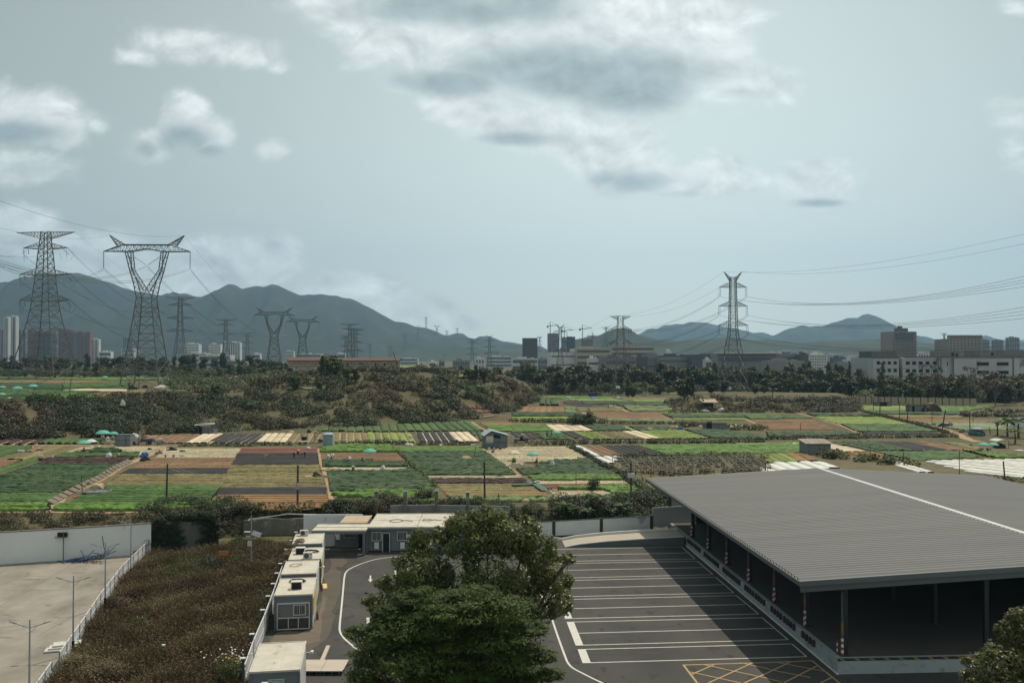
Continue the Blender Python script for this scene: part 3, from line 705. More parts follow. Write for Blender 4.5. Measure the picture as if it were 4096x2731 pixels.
def smooth(pts,n=6):
    out=[]
    for i in range(len(pts)-1):
        p0=pts[max(i-1,0)];p1=pts[i];p2=pts[i+1];p3=pts[min(i+2,len(pts)-1)]
        for k in range(n):
            t=k/n; out.append(tuple(.5*((2*p1[j])+(-p0[j]+p2[j])*t+(2*p0[j]-5*p1[j]+4*p2[j]-p3[j])*t*t+(-p0[j]+3*p1[j]-3*p2[j]+p3[j])*t**3) for j in (0,1)))
    out.append(pts[-1]); return out
def q2(r,x,y,to):   # same photo point expressed in another zoom region
    px,py=q(r,x,y); return ((px-REG[to][0])/KZ,(py-REG[to][1])/KZ)
mb=MB(); Lr=lambda x,y:q2('L',x,y,'K')
rows=[((300,373),(1520,349)),((300,428),(1570,403)),((300,481),(1640,457)),((300,501),(1660,477)),((320,562),(1715,534)),((340,631),(1800,597)),((350,653),(1825,620)),((380,722),(1895,687)),((400,797),(1985,760)),((410,822),(2010,785)),((440,905),(2090,864)),((470,992),(2210,950)),((490,1023),(2240,983)),((595,1122),Lr(50,1078)),((575,1231),Lr(180,1180)),((590,1268),Lr(215,1218)),((640,1388),Lr(345,1332))]
for a,b in rows: line(mb,'K',[a,b],.13)
for a,b in ((0,2),(3,5),(6,8),(9,11),(12,14),(15,16)): line(mb,'K',[rows[a][1],rows[b][1]],.12,.027)
mb.build('stall_lines',LINE); tag(bpy.data.objects['stall_lines'],kind='structure')
mb=MB()
for (x0,y0,x1,y1) in ((465,960,505,1050) ,):pass
for a,b,c,d in (((490,1023),(555,1023),(640,1232),(570,1232)),((588,1268),(660,1268),(708,1390),(632,1390)),((432,820),(470,820),(540,990),(475,990)),((330,653),(370,653),(420,797),(378,797))):
    mb.quad(*[tuple(np.array(qP('K',*t,0))+np.array([0,0,.030])) for t in (d,c,b,a)])
o=mb.build('stop_bars',LINE); tag(o,kind='structure')
mb=MB()
line(mb,'K',smooth([(250,760),(285,820),(320,890),(350,970),(400,1120),(450,1260),(480,1340),(500,1385),(540,1430),(620,1475),(810,1568),(1000,1650)]),.16)
line(mb,'J',smooth([(1700,425),(1545,437),(1380,455),(1250,490),(1150,530),(1090,568),(1070,620),(1060,720),(1045,880),(1028,1050),(1032,1110),(1065,1165),(1130,1222),(1190,1270),(1350,1345),(1530,1425),(1680,1485),(1880,1568)]),.16)
line(mb,'J',smooth([(1530,500),(1528,570),(1535,640)]),.18)
line(mb,'J',[(1280,985),(1283,1032),(1350,1045)],.25)
o=mb.build('lane_lines',LINE); tag(o,kind='structure')
mb=MB()
ar=[(1296,606),(1310,606),(1310,640),(1323,640),(1302,666),(1282,640),(1296,640)]
mb.quad(*[tuple(np.array(qP('J',*t,0))+np.array([0,0,.024])) for t in ar[::-1]])
ar=[(x*.9+1060,y*.9+540) for x,y in [(-880,610),(-866,610),(-866,690),(-850,690),(-874,740),(-896,690),(-880,690)]]
o=mb.build('arrow_marking',LINE); tag(o,kind='structure')
mb=MB(); X1=lambda x,y:q2('L',x,y,'K')
line(mb,'K',[(1660,1568),(1537,1407),(2294,1385),X1(395,1368),X1(470,1430),X1(640,1568)],.16,.024)
for a,b in (((1610,1492),(1810,1404)),((1600,1470),(2050,1568)),((1710,1402),(2294,1528)),((1760,1568),(2160,1387)),((2040,1387),(2294,1440)),((2080,1568),X1(0,1476)),(X1(0,1476),X1(200,1380)),(X1(80,1384),X1(500,1462)),(X1(0,1446),X1(380,1520)),(X1(140,1568),X1(440,1415)),(X1(470,1568),X1(570,1520)),(X1(0,1530),X1(130,1560))):
    line(mb,'K',[a,b],.13,.030)
o=mb.build('yellow_hatched_box',YLINE); tag(o,kind='structure')
mb=MB(); mb.quad(*[tuple(np.array(qP('J',*t,0))+np.array([0,0,.03])) for t in ((845,722),(916,720),(913,678),(850,680))]); 
o=mb.build('painted_panel',mat('yellow_board',(.62,.50,.16),(.5,.42,.16),scale=3)); tag(o,'yellow painted rectangle on the asphalt beside the cabins','ground marking')

# ---------------------------------------------------------------- warehouse (dock canopy)
V0=Vector((-203/3640,1,0)).normalized(); U0=Vector((V0.y,-V0.x,0))
C0=Vector(P(3201.5,2323.4,6.5))                     # near left corner of the roof
LEN=(Vector(P(2572.6,1914.3,6.5))-C0).length
def solve_ridge():
    # width to ridge from where the ridge meets the far gable
    far=C0+V0*LEN; d=ray(3268.4,1873.2); s_=d[0]/d[1]
    w_=(s_*far.y-far.x)/(U0.x-s_*U0.y); p=far+U0*w_; t=p.y/d[1]; return w_, CAM_Z+d[2]*t
RW,RH=solve_ridge(); print('warehouse', C0[:], LEN, RW, RH)
STEEL=mat('dark_steel',(.050,.062,.066),(.065,.080,.084),scale=.4,rough=.55,spec=.4)
FASC=mat('grey_fascia',(.075,.092,.098),(.095,.11,.118),scale=.3,rough=.5)
ROOFM=mat('roof_sheet',(.205,.212,.212),(.150,.156,.157),scale=.30,detail=9,rough=.7,metal=.0,stretch=(.12,1.6,1),contrast=.32,fine=(.55,(.185,.178,.162),.60))
CAPM=mat('ridge_flashing',(.62,.63,.62),(.5,.51,.5),scale=1,rough=.5)
DOCKM=mat('dock_concrete',(.30,.34,.35),(.24,.275,.285),scale=.5,detail=8,rough=.85,fine=(1.2,(.20,.22,.22),.6))
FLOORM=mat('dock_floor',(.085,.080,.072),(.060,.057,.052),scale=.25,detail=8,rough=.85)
WALLM=mat('shed_cladding',(.22,.235,.24),(.18,.19,.195),scale=.3,rough=.7)
wh=thing('warehouse','open loading dock with a huge corrugated grey gable roof','warehouse',(C0.x,C0.y,0))
def lw(u,v,z):       # local building frame -> local coordinates of the empty
    p=U0*u+V0*v; return (p.x,p.y,z)
def roofside(name,sgn,x0,x1,z0,z1):
    pit=.62; n=int(LEN/pit); pr=[(0,0),(.36,0),(.385,.075),(.56,.075),(.585,0)]   # trapezoidal ribs
    vv=[];zz_=[]
    for i in range(n):
        for a,h in pr: vv.append((i+a/ .62*1.0*.62/pit*1.0)*pit if False else i*pit+a*pit/.62); zz_.append(h)
    vv.append(LEN); zz_.append(0); k=len(vv); Vt=[]
    rg=np.random.default_rng(4)
    for a,z in ((x0,z0),(x1,z1)):
        for v,h in zip(vv,zz_): Vt.append(lw(a,v,z+h*1.9))
    for a,z in ((x0,z0),(x1,z1)):
        for v in (0,LEN): Vt.append(lw(a,v,z-.12))
    F4=[(i,i+1,k+i+1,k+i) for i in range(k-1)]
    Vt=np.array(Vt); b=2*k
    F4.append((b,b+2,b+3,b+1))
    mi=[0]*(k-1)+[1]
    o=mesh_np(name,Vt,F4,[ROOFM,STEEL],wh,mi=mi); 
    me=o.data; me.calc_loop_triangles()
    if me.polygons[0].normal.z<0: me.flip_normals()
    return o
roofside('roof_slope',1,0,RW,6.5,RH); roofside('roof_slope',-1,RW,RW*2,RH,6.5)
mb=MB()
mb.hexa([lw(RW-.28,-.02,RH+.06),lw(RW+.28,-.02,RH+.06),lw(RW+.28,LEN+.02,RH+.06),lw(RW-.28,LEN+.02,RH+.06),lw(RW-.2,-.02,RH+.16),lw(RW+.2,-.02,RH+.16),lw(RW+.2,LEN+.02,RH+.16),lw(RW-.2,LEN+.02,RH+.16)])
mb.build('ridge_cap',CAPM,wh)
def gbar(mb,u0,u1,v0,v1,z0a,z0b,hgt):   # bar following the gable slope
    mb.hexa([lw(u0,v0,z0a-hgt),lw(u1,v0,z0b-hgt),lw(u1,v1,z0b-hgt),lw(u0,v1,z0a-hgt),lw(u0,v0,z0a),lw(u1,v0,z0b),lw(u1,v1,z0b),lw(u0,v1,z0a)])
mb=MB(); gbar(mb,-.04,RW,-.10,-.04,6.5,RH,.34); gbar(mb,RW,2*RW+.04,-.10,-.04,RH,6.5,.34); mb.build('gable_fascia',FASC,wh)
mb=MB(); gbar(mb,.15,RW,.25,.45,6.22,RH-.28,.55); gbar(mb,RW,2*RW,.25,.45,RH-.28,6.22,.55); mb.build('gable_beam',FASC,wh)
mb=MB(); gbar(mb,-.04,RW,LEN+.04,LEN+.10,6.56,RH+.06,.3); gbar(mb,RW,2*RW,LEN+.04,LEN+.10,RH+.06,6.56,.3); mb.build('gable_fascia',CAPM,wh)
mb=MB(); gbar(mb,-.14,-.04,-.1,LEN+.1,6.52,6.52,.30); mb.build('gutter',FASC,wh)
mb=MB(); gbar(mb,.5,.75,.4,LEN-.4,6.15,6.15,.4); mb.build('eave_beam',STEEL,wh)
DC=Vector(P(3351,2632,1.1))-Vector((C0.x,C0.y,0)); du=DC.dot(U0); dv=DC.dot(V0); print('dock offset',du,dv)
DL=(Vector(P(2738,2142.6,1.1))-Vector(P(3351,2632,1.1))).length
LENB=LEN
# platform
mb=MB(); mb.hexa([lw(du,dv,.0),lw(2*RW-2,dv,.0),lw(2*RW-2,LEN-1,.0),lw(du,LEN-1,.0),lw(du,dv,1.1),lw(2*RW-2,dv,1.1),lw(2*RW-2,LEN-1,1.1),lw(du,LEN-1,1.1)])
mb.build('dock_platform',DOCKM,wh)
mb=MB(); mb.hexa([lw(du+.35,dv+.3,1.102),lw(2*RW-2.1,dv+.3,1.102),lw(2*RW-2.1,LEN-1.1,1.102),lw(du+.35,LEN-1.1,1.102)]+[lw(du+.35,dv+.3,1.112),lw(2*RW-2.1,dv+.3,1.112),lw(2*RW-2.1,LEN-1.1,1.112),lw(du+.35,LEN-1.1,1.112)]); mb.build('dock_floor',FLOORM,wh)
YEL=mat('worn_yellow',(.24,.16,.06),(.16,.11,.05),scale=2)
HAZ=mat('black_edge',(.02,.02,.02),(.035,.035,.03),scale=2); 
mb=MB(); mb.hexa([lw(du-.01,dv-.03,.93),lw(2*RW-2,dv-.03,.93),lw(2*RW-2,dv,.93),lw(du-.01,dv,.93),lw(du-.01,dv-.03,1.11),lw(2*RW-2,dv-.03,1.11),lw(2*RW-2,dv,1.11),lw(du-.01,dv,1.11)])
mb.cm=1; u=du+.3
while u<2*RW-3:
    mb.hexa([lw(u,dv-.034,.935),lw(u+.28,dv-.034,.935),lw(u+.28,dv-.031,.935),lw(u,dv-.031,.935),lw(u-.25,dv-.034,1.105),lw(u+.03,dv-.034,1.105),lw(u+.03,dv-.031,1.105),lw(u-.25,dv-.031,1.105)]); u+=1.05
mb.build('hazard_edge',[HAZ,YEL],wh)
mb=MB(); mb.hexa([lw(du-.10,dv-.1,.0),lw(du-.001,dv-.1,.0),lw(du-.001,DL+dv,.0),lw(du-.10,DL+dv,.0),lw(du-.10,dv-.1,.10),lw(du-.001,dv-.1,.10),lw(du-.001,DL+dv,.10),lw(du-.10,DL+dv,.10)]); mb.build('plinth_edge',CAPM,wh)
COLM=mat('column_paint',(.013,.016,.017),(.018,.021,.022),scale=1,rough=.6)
# columns: left row (seen), inner rows
REDW=None
REDM=mat('red_paint',(.24,.05,.04),(.20,.05,.04),scale=4,rough=.6); WHT=mat('white_paint',(.66,.66,.64),(.52,.52,.5),scale=2,rough=.6); YEL=mat('yellow_tape',(.20,.12,.04),(.14,.09,.035),scale=3)
rowv=[]
for x,y in ((670,1320),(330,1062),(38,850)): 
    p=Vector(P(*q('L',x,y),1.1))-Vector((C0.x,C0.y,0)); rowv.append((p.dot(U0),p.dot(V0)))
cu=du+.75; sp_=(DL-1.2)/6.0
def column(u,v,z1=6.1,guard=False):
    mb=MB()
    for a,b,c,d in ((-.15,.15,-.15,-.12),(-.15,.15,.12,.15),(-.012,.012,-.12,.12)):
        mb.hexa([lw(u+a,v+c,1.1),lw(u+b,v+c,1.1),lw(u+b,v+d,1.1),lw(u+a,v+d,1.1),lw(u+a,v+c,z1),lw(u+b,v+c,z1),lw(u+b,v+d,z1),lw(u+a,v+d,z1)])
    mb.hexa([lw(u-.25,v-.25,1.1),lw(u+.25,v-.25,1.1),lw(u+.25,v+.25,1.1),lw(u-.25,v+.25,1.1),lw(u-.2,v-.2,1.2),lw(u+.2,v-.2,1.2),lw(u+.2,v+.2,1.2),lw(u-.2,v+.2,1.2)])
    c=mb.build('column',COLM,wh)
    if guard:
        mb=MB()
        def pc(u_,v_,w_,z0,z1_): mb.hexa([lw(u_-w_,v_-w_,z0),lw(u_+w_,v_-w_,z0),lw(u_+w_,v_+w_,z0),lw(u_-w_,v_+w_,z0),lw(u_-w_,v_-w_,z1_),lw(u_+w_,v_-w_,z1_),lw(u_+w_,v_+w_,z1_),lw(u_-w_,v_+w_,z1_)])
        for i in range(6): mb.cm=i%2; pc(u-.24,v-.12,.07,1.14+i*.2,1.14+(i+1)*.2)
        mb.cm=2; pc(u-.24,v-.12,.068,2.62,3.5); mb.cm=3; pc(u-.24,v-.12,.05,2.34,5.6)
        mb.build('downpipe_guard',[REDM,WHT,YEL,STEEL],c)
    return c
vcol=[dv+.55+i*sp_ for i in range(7)]
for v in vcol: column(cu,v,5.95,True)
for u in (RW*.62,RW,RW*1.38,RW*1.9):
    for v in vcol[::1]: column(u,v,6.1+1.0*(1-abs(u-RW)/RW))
# purlins / rafters under the roof
for v in vcol:
    mb=MB(); gbar(mb,.3,RW,v-.1,v+.1,6.32,RH-.2,.35); gbar(mb,RW,2*RW-.3,v-.1,v+.1,RH-.2,6.32,.35); mb.build('rafter',COLM,wh)
# rear and side walls close the hall
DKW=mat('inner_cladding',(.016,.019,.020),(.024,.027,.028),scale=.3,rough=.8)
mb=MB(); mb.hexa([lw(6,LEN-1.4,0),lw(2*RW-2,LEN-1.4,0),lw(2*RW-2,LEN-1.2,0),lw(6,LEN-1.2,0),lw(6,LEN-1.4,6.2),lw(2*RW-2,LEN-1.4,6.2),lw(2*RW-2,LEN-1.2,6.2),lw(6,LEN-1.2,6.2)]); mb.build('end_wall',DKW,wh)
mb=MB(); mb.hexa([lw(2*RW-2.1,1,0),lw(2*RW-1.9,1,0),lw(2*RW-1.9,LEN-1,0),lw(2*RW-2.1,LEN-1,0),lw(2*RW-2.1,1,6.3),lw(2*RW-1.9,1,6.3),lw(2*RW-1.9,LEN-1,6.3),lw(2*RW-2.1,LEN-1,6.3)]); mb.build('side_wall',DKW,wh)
# partition rooms inside (office block)
mb=MB(); mb.box((0,0,0),(.01,.01,.01))
# rubber bumpers along the dock
RUB=mat('brown_rubber',(.055,.040,.032),(.04,.032,.028),scale=3)
mb0=MB(); mb0.hexa([lw(du-.16,-.16,.62),lw(du-.002,-.16,.62),lw(du-.002,.16,.62),lw(du-.16,.16,.62),lw(du-.16,-.16,1.08),lw(du-.002,-.16,1.08),lw(du-.002,.16,1.08),lw(du-.16,.16,1.08)])
b0=mb0.build('dock_bumper',RUB,wh)
stv=[(qP('K',*rows[i][1],0)) for i in range(len(rows))]
vs_=[]
for i0,i1 in ((0,1),(1,2),(3,4),(4,5),(6,7),(7,8),(9,10),(10,11),(12,13),(13,14),(15,16)):
    a=(Vector(stv[i0])-C0).dot(V0); b=(Vector(stv[i1])-C0).dot(V0); m=(a+b)/2
    for k in (-1.05,-.35,.35,1.05): vs_.append(m+k)
b0.location=V0*vs_[0]
for v in vs_[1:]:
    c=b0.copy(); link(c,wh); c.location=V0*v
# red/white bollards on the dock edge
bo=thing('striped_bollard','red and white bollard on the dock edge nearest the building corner','bollard',tuple(C0+U0*(du+.35)+V0*(dv+.9)+Vector((0,0,1.1-6.5))),group='red and white bollards along the dock edge')
mb=MB(); 
for i in range(5): mb.cm=i%2; mb.lathe([(.05,i*.2),(.05,(i+1)*.2)],n=8)
mb.build('post',[REDM,WHT],bo); mb=MB(); mb.lathe([(.11,0),(.11,.03),(.05,.05)],n=10); mb.build('foot',STEEL,bo)
nm=['second bollard','third bollard','fourth bollard','fifth bollard','sixth bollard','last bollard']
for i in range(1,7):
    dup(bo,tuple(C0+U0*(du+.35)+V0*(vcol[i]-.35)+Vector((0,0,1.1-6.5))),0,'red and white %s along the dock edge counted from the near corner'%nm[i-1])
# ramp up to the dock
RAMPF=mat('ramp_side',(.085,.105,.11),(.11,.13,.135),scale=.5,rough=.85); RTOP=mat('ramp_deck',(.42,.37,.30),(.34,.30,.25),scale=.6,rough=.9)
a=Vector(qP('K',475,352,0)); b=Vector(qP('K',1545,341,0)); ax=(b-a).normalized(); ay=Vector((-ax.y,ax.x,0)); rl=(b-a).length
rp=thing('loading_ramp','long concrete ramp rising to the far end of the dock','ramp',tuple(a))
def lr(u,v,z): p=ax*u+ay*v; return (p.x,p.y,z)
prof=[(0,.05),(rl*.12,.35),(rl*.35,.66),(rl*.7,.93),(rl,1.1)]
mb=MB()
for (u0,z0),(u1,z1) in zip(prof[:-1],prof[1:]):
    mb.hexa([lr(u0,0,0),lr(u1,0,0),lr(u1,3.6,0),lr(u0,3.6,0),lr(u0,0,z0),lr(u1,0,z1),lr(u1,3.6,z1),lr(u0,3.6,z0)])
mb.build('ramp_body',RAMPF,rp)
mb=MB()
for (u0,z0),(u1,z1) in zip(prof[:-1],prof[1:]): mb.add([lr(u0,.12,z0+.01),lr(u1,.12,z1+.01),lr(u1,3.5,z1+.01),lr(u0,3.5,z0+.01)],[(0,1,2,3)])
mb.build('ramp_deck',RTOP,rp)
mb=MB(); prof2=[(-1.2,.18)]+prof
for (u0,z0),(u1,z1) in zip(prof2[:-1],prof2[1:]):
    mb.hexa([lr(u0,3.6,0),lr(u1,3.6,0),lr(u1,3.8,0),lr(u0,3.8,0),lr(u0,3.6,z0+.28),lr(u1,3.6,z1+.28),lr(u1,3.8,z1+.28),lr(u0,3.8,z0+.28)])
mb.build('parapet',WHT,rp)
mb=MB()
for (u0,z0),(u1,z1) in zip(prof[:-1],prof[1:]):
    mb.hexa([lr(u0,-.02,z0-.06),lr(u1,-.02,z1-.06),lr(u1,.1,z1-.06),lr(u0,.1,z0-.06),lr(u0,-.02,z0+.03),lr(u1,-.02,z1+.03),lr(u1,.1,z1+.03),lr(u0,.1,z0+.03)])
mb.build('kerb',WHT,rp)
# boundary wall behind the ramp
WW=mat('white_wall',(.66,.67,.67),(.56,.57,.57),scale=.5,detail=8,rough=.85,fine=(.35,(.36,.37,.37),.62)); DPOST=mat('dark_post',(.045,.055,.06),rough=.6,scale=1)
p0=Vector(P(2190,2152,0)); p1=Vector(P(2602,2127,0)); wl=thing('boundary_wall','white panelled wall with dark posts behind the ramp','wall',tuple(p0))
ax=(p1-p0).normalized(); ay=Vector((-ax.y,ax.x,0)); L_=(p1-p0).length
px_=[x for x in (2222,2400.5,2602)]
def along(px): d=ray(px,2130); s_=d[0]/d[1]; t=(s_*p0.y-p0.x)/(ax.x-s_*ax.y); return t
def lb(u,v,z): p=ax*u+ay*v; return (p.x,p.y,z)
SHW=mat('grey_panel',(.40,.41,.42),(.34,.35,.36),scale=.4)
cuts=[along(x) for x in (2215,2405,2606)]
def bar(mb,u0,u1,v0,v1,z0,z1): mb.hexa([lb(u0,v0,z0),lb(u1,v0,z0),lb(u1,v1,z0),lb(u0,v1,z0),lb(u0,v0,z1),lb(u1,v0,z1),lb(u1,v1,z1),lb(u0,v1,z1)])
for u0,u1 in ((cuts[0]-6,cuts[0]),(cuts[0],cuts[1]),(cuts[1],cuts[2])):
    mb=MB(); bar(mb,u0+.2,u1-.2,0,.15,.25,1.95); mb.build('wall_panel',WW,wl)
    mb=MB(); bar(mb,u0,u1,-.02,.2,0,.25); bar(mb,u0,u1,-.03,.18,1.95,2.02); mb.build('plinth',DPOST,wl)
for u in cuts: mb=MB(); bar(mb,u-.2,u+.2,-.06,.22,.0,2.05); mb.build('post',DPOST,wl)
mb=MB(); bar(mb,cuts[2]+.2,cuts[2]+6.2,.02,.17,.6,3.0); mb.build('wall_panel',SHW,wl); mb=MB(); bar(mb,cuts[2]+3.2,cuts[2]+6.2,1.2,1.35,2.4,4.6); mb.build('wall_panel',SHW,wl)
mb=MB(); bar(mb,cuts[2]+3.0,cuts[2]+3.3,1.1,1.4,0,4.7); bar(mb,cuts[2]+6.1,cuts[2]+6.4,0,.3,0,4.2); mb.build('post',DPOST,wl)
p=Vector(P(2440,2120,1.0)); pp=thing('white_pipe_run','white capped pipes lying behind the panelled wall','pipe',(0,0,0))
for (xa,xb,ya,yb,z) in ((2260,2610,2084,2072,1.6),(2330,2610,2076,2064,1.9)):
    a=Vector(PD(xa,ya,118)); b=Vector(PD(xb,yb,118)); m_=MB(); m_.beam(a,b,.45,.25); m_.build('pipe',WHT,pp)
for x in (2441,2536): a=Vector(PD(x,2072,117.6)); m_=MB(); m_.box(a,(.35,.35,.9)); m_.box(a+Vector((0,0,.5)),(.5,.5,.12)); m_.build('cap',WHT,pp)

mb=MB()
for pts in ([(-200,990),(150,800),(620,520)],[(-100,738),(560,735)],[(-100,606),(400,611)],[(470,960),(760,790)],[(-100,1080),(330,1040)],[(330,1150),(620,990),(850,900)]): line(mb,'I',pts,.09,.016)
tag(mb.build('yard_joints',LSTN),kind='structure')
mb=MB()
for f in ():
    z=6.5+(RH-6.5)*f; u=RW*f
    mb.hexa([lw(u-.04,.1,z+.145),lw(u+.04,.1,z+.147),lw(u+.04,LEN-.1,z+.147),lw(u-.04,LEN-.1,z+.145),lw(u-.04,.1,z+.152),lw(u+.04,.1,z+.155),lw(u+.04,LEN-.1,z+.155),lw(u-.04,LEN-.1,z+.152)])
# ---------------------------------------------------------------- cabins and everything round the left lots
CREAMR=mat('cabin_roof_paint',(.56,.53,.46),(.40,.37,.31),scale=.8,detail=8,rough=.75,coords='obj',fine=(1.6,(.34,.27,.19),.64))
CWALL=mat('cabin_wall',(.165,.185,.205),(.14,.155,.17),scale=.8,rough=.7,coords='obj'); CFRAME=mat('cabin_frame',(.10,.12,.14),(.13,.15,.17),scale=1,rough=.6,coords='obj')
CSIDE=mat('cabin_side',(.55,.55,.52),(.44,.44,.42),scale=1,rough=.7,coords='obj')
GLASS=mat('window_glass',(.022,.027,.030),(.05,.055,.06),scale=1.5,rough=.12,spec=.6,coords='obj'); DARKD=mat('dark_opening',(.015,.016,.018),scale=1)
CABLE=mat('black_cable',(.012,.012,.012),rough=.7,scale=3); YBAN=mat('yellow_banner',(.56,.44,.10),(.45,.36,.10),scale=2,coords='obj')
ACW=mat('air_conditioner_white',(.60,.59,.55),(.48,.47,.44),scale=3,coords='obj')
WINF=mat('window_frame_white',(.58,.58,.56),scale=2)
def window(par,cx,y,cz,w_,h_,bars=6,face=-1):
    """window on a front wall lying in local plane y"""
    mb=MB(); t=.06
    for x,z,a,b in ((cx,cz+h_/2,w_+t,t),(cx,cz-h_/2,w_+t,t),(cx-w_/2,cz,t,h_),(cx+w_/2,cz,t,h_),(cx,cz,t*.8,h_)): mb.box((x,y+face*.04,z),(a,.08,b))
    fr=mb.build('window_frame',WINF,par)
    mb=MB(); mb.box((cx,y+face*.012,cz),(w_,.02,h_)); mb.build('pane',GLASS,fr)
    if bars:
        mb=MB()
        for i in range(bars): mb.box((cx-w_/2+w_*(i+.5)/bars,y+face*.07,cz),(.02,.02,h_))
        mb.build('security_bars',WINF,fr)
    return fr
def cabin(label,front_left,ang_,W=3.0,Ln=5.6,Hh=2.75,front=None,group='site cabins in a line along the fence'):
    t=thing('site_cabin',label,'site cabin',front_left,ang_,group)
    mb=MB(); mb.box((W/2,Ln/2,Hh/2-.05),(W-.12,Ln-.12,Hh-.25)); mb.build('wall',[CWALL],t)
    mb=MB()
    for x in (.08,W-.08):
        for y in (.08,Ln-.08): mb.box((x,y,Hh/2),(.17,.17,Hh-.02))
    for y in (.07,Ln-.07): mb.box((W/2,y,Hh-.14),(W-.28,.15,.22)); mb.box((W/2,y,.11),(W-.28,.13,.16))
    mb.build('corner_frame',CFRAME,t)
    mb=MB(); mb.box((W-.03,Ln/2,Hh/2-.05),(.07,Ln-.4,Hh-.35)); mb.build('side_panel',CSIDE,t)
    mb=MB(); z=Hh+.0; mb.box((W/2,Ln/2,Hh+.01),(W+.04,Ln+.04,.07))
    for x in (.02,W-.02): mb.box((x,Ln/2,Hh+.065),(.09,Ln,.05))
    for y in (.02,Ln-.02): mb.box((W/2,y,Hh+.06),(W-.15,.09,.045))
    mb.box((W*.42,Ln/2,Hh+.058),(.05,Ln-.2,.03)); mb.box((W*.60,Ln/2,Hh+.058),(.05,Ln-.2,.03))
    mb.build('roof',CREAMR,t)
    if front=='glazed':
        mb=MB(); y=-.05
        for x,z,a,b in ((W/2,2.15,W-.5,.1),(W/2,1.0,W-.5,.07),(W/2,.1,W-.5,.07),(.25,1.12,.08,2.1),(W-.25,1.12,.08,2.1),(W*.37,.55,.06,.85),(W*.63,.55,.06,.85)): mb.box((x,y,z),(a,.1,b))
        fr=mb.build('white_front_frame',WINF,t); mb=MB(); mb.box((W/2,-.015,.55),(W-.6,.03,.85)); mb.build('pane',GLASS,fr)
        window(t,W*.66,0.02,1.6,.95,.8,7)
    return t
def place(px,py,z0=0): return P(px,py,z0)
ca=R(9.0)
def cab_at(D,x,dx=0): return (x,D,0)
f2=P(1096.4,2522,0)
f1x=PD(1001,2691,55.6); 
c1=cabin('cream roofed site cabin nearest the camera, with louvred vent',(P(987+10,2691,2.75)[0],P(987,2691,2.75)[1],0),ca)
c2=cabin('site cabin with white framed glazed front and barred window',(f2[0],f2[1],0),ca,front='glazed')
yy=[2299,2241,2178]; xx=[1125,1154,1168]; lb_=['site cabin behind the glazed one, cable loop on its roof','site cabin with black cable coil heaped beside a box unit on the roof','farthest site cabin of the line, dead creeper over its roof edge']
cs=[]
for i in range(3):
    p=P(xx[i],yy[i],2.75); cs.append(cabin(lb_[i],(p[0],p[1],0),ca,Ln=5.3 if i else 5.2))
def loc(t,x,y,z):
    c,s=math.cos(t.rotation_euler.z),math.sin(t.rotation_euler.z); l=t.location; return (l.x+x*c-y*s,l.y+x*s+y*c,l.z+z)
# louvred vent on first cabin
mb=MB(); 
for i in range(7): mb.box((1.6,-.03,1.75+i*.09),(1.0,.05,.05))
mb.build('louvre_vent',CSIDE,c1)
def ac_unit(label,at,rz,dark=False):
    t=thing('air_conditioner',label,'air conditioner',at,rz,'air conditioner units on the cabin roofs')
    mb=MB(); mb.box((0,0,.32),(.85,.34,.6)); mb.box((-.3,0,.01),(.06,.4,.03)); mb.box((.3,0,.01),(.06,.4,.03)); mb.build('casing',ACW,t,bevel=.02)
    mb=MB(); mb.lathe([(.0,0),(.235,0),(.235,.02),(.0,.02)],n=16); g=mb.build('fan_grille',GLASS,t); g.rotation_euler=(R(90),0,0); g.location=(-.12,-.172,.32)
    mb=MB(); mb.box((.28,-.173,.45),(.16,.006,.09)); mb.build('badge',mat('blue_badge',(.06,.18,.36),scale=2),t)
    return t
ac_unit('white air conditioner facing out from the roof of the middle cabin',loc(cs[1],1.75,.35,2.79),ca)
ac_unit('white air conditioner on the roof of the farthest cabin beside the stone wall',loc(cs[2],.9,4.3,2.79),ca)
t=thing('box_unit','open backed dark box unit on the glazed cabin roof','vent box',loc(c2,1.6,2.0,2.8),ca)
mb=MB(); mb.box((-.42,0,.3),(.06,.6,.6)); mb.box((.42,0,.3),(.06,.6,.6)); mb.box((0,0,.6),(.9,.62,.06)); mb.box((0,.25,.3),(.8,.06,.56)); mb.build('casing',ACW,t); mb=MB(); mb.box((0,-.1,.3),(.76,.4,.5)); mb.build('core',DARKD,t)
t2=dup(t,loc(cs[1],.9,2.6,2.8),ca,'dark box unit beside the cable heap on the second farthest cabin roof')
def coil(label,at,rx,ry,n,seed):
    rg=np.random.default_rng(seed); pts=[]
    for k in range(n*14):
        a=2*math.pi*k/14; f=1+rg.uniform(-.18,.18); pts.append((math.cos(a)*rx*f,math.sin(a)*ry*f,.03+.02*(k/14)+rg.uniform(0,.03)))
    mb=MB(); mb.path(pts,.022,5); o=mb.build('cable_coil',CABLE); o.location=at; return tag(o,label,'cable','black cable coils left on the cabin roofs')
coil('black cable coil lying behind the box unit on the glazed cabin',loc(c2,1.5,4.2,2.82),.65,.4,6,1)
coil('single open loop of black cable on a cabin roof',loc(cs[0],1.0,3.2,2.82),.5,.6,1,2)
coil('tangled black cable heap beside a dark box unit',loc(cs[1],1.9,3.1,2.82),.7,.45,5,3)
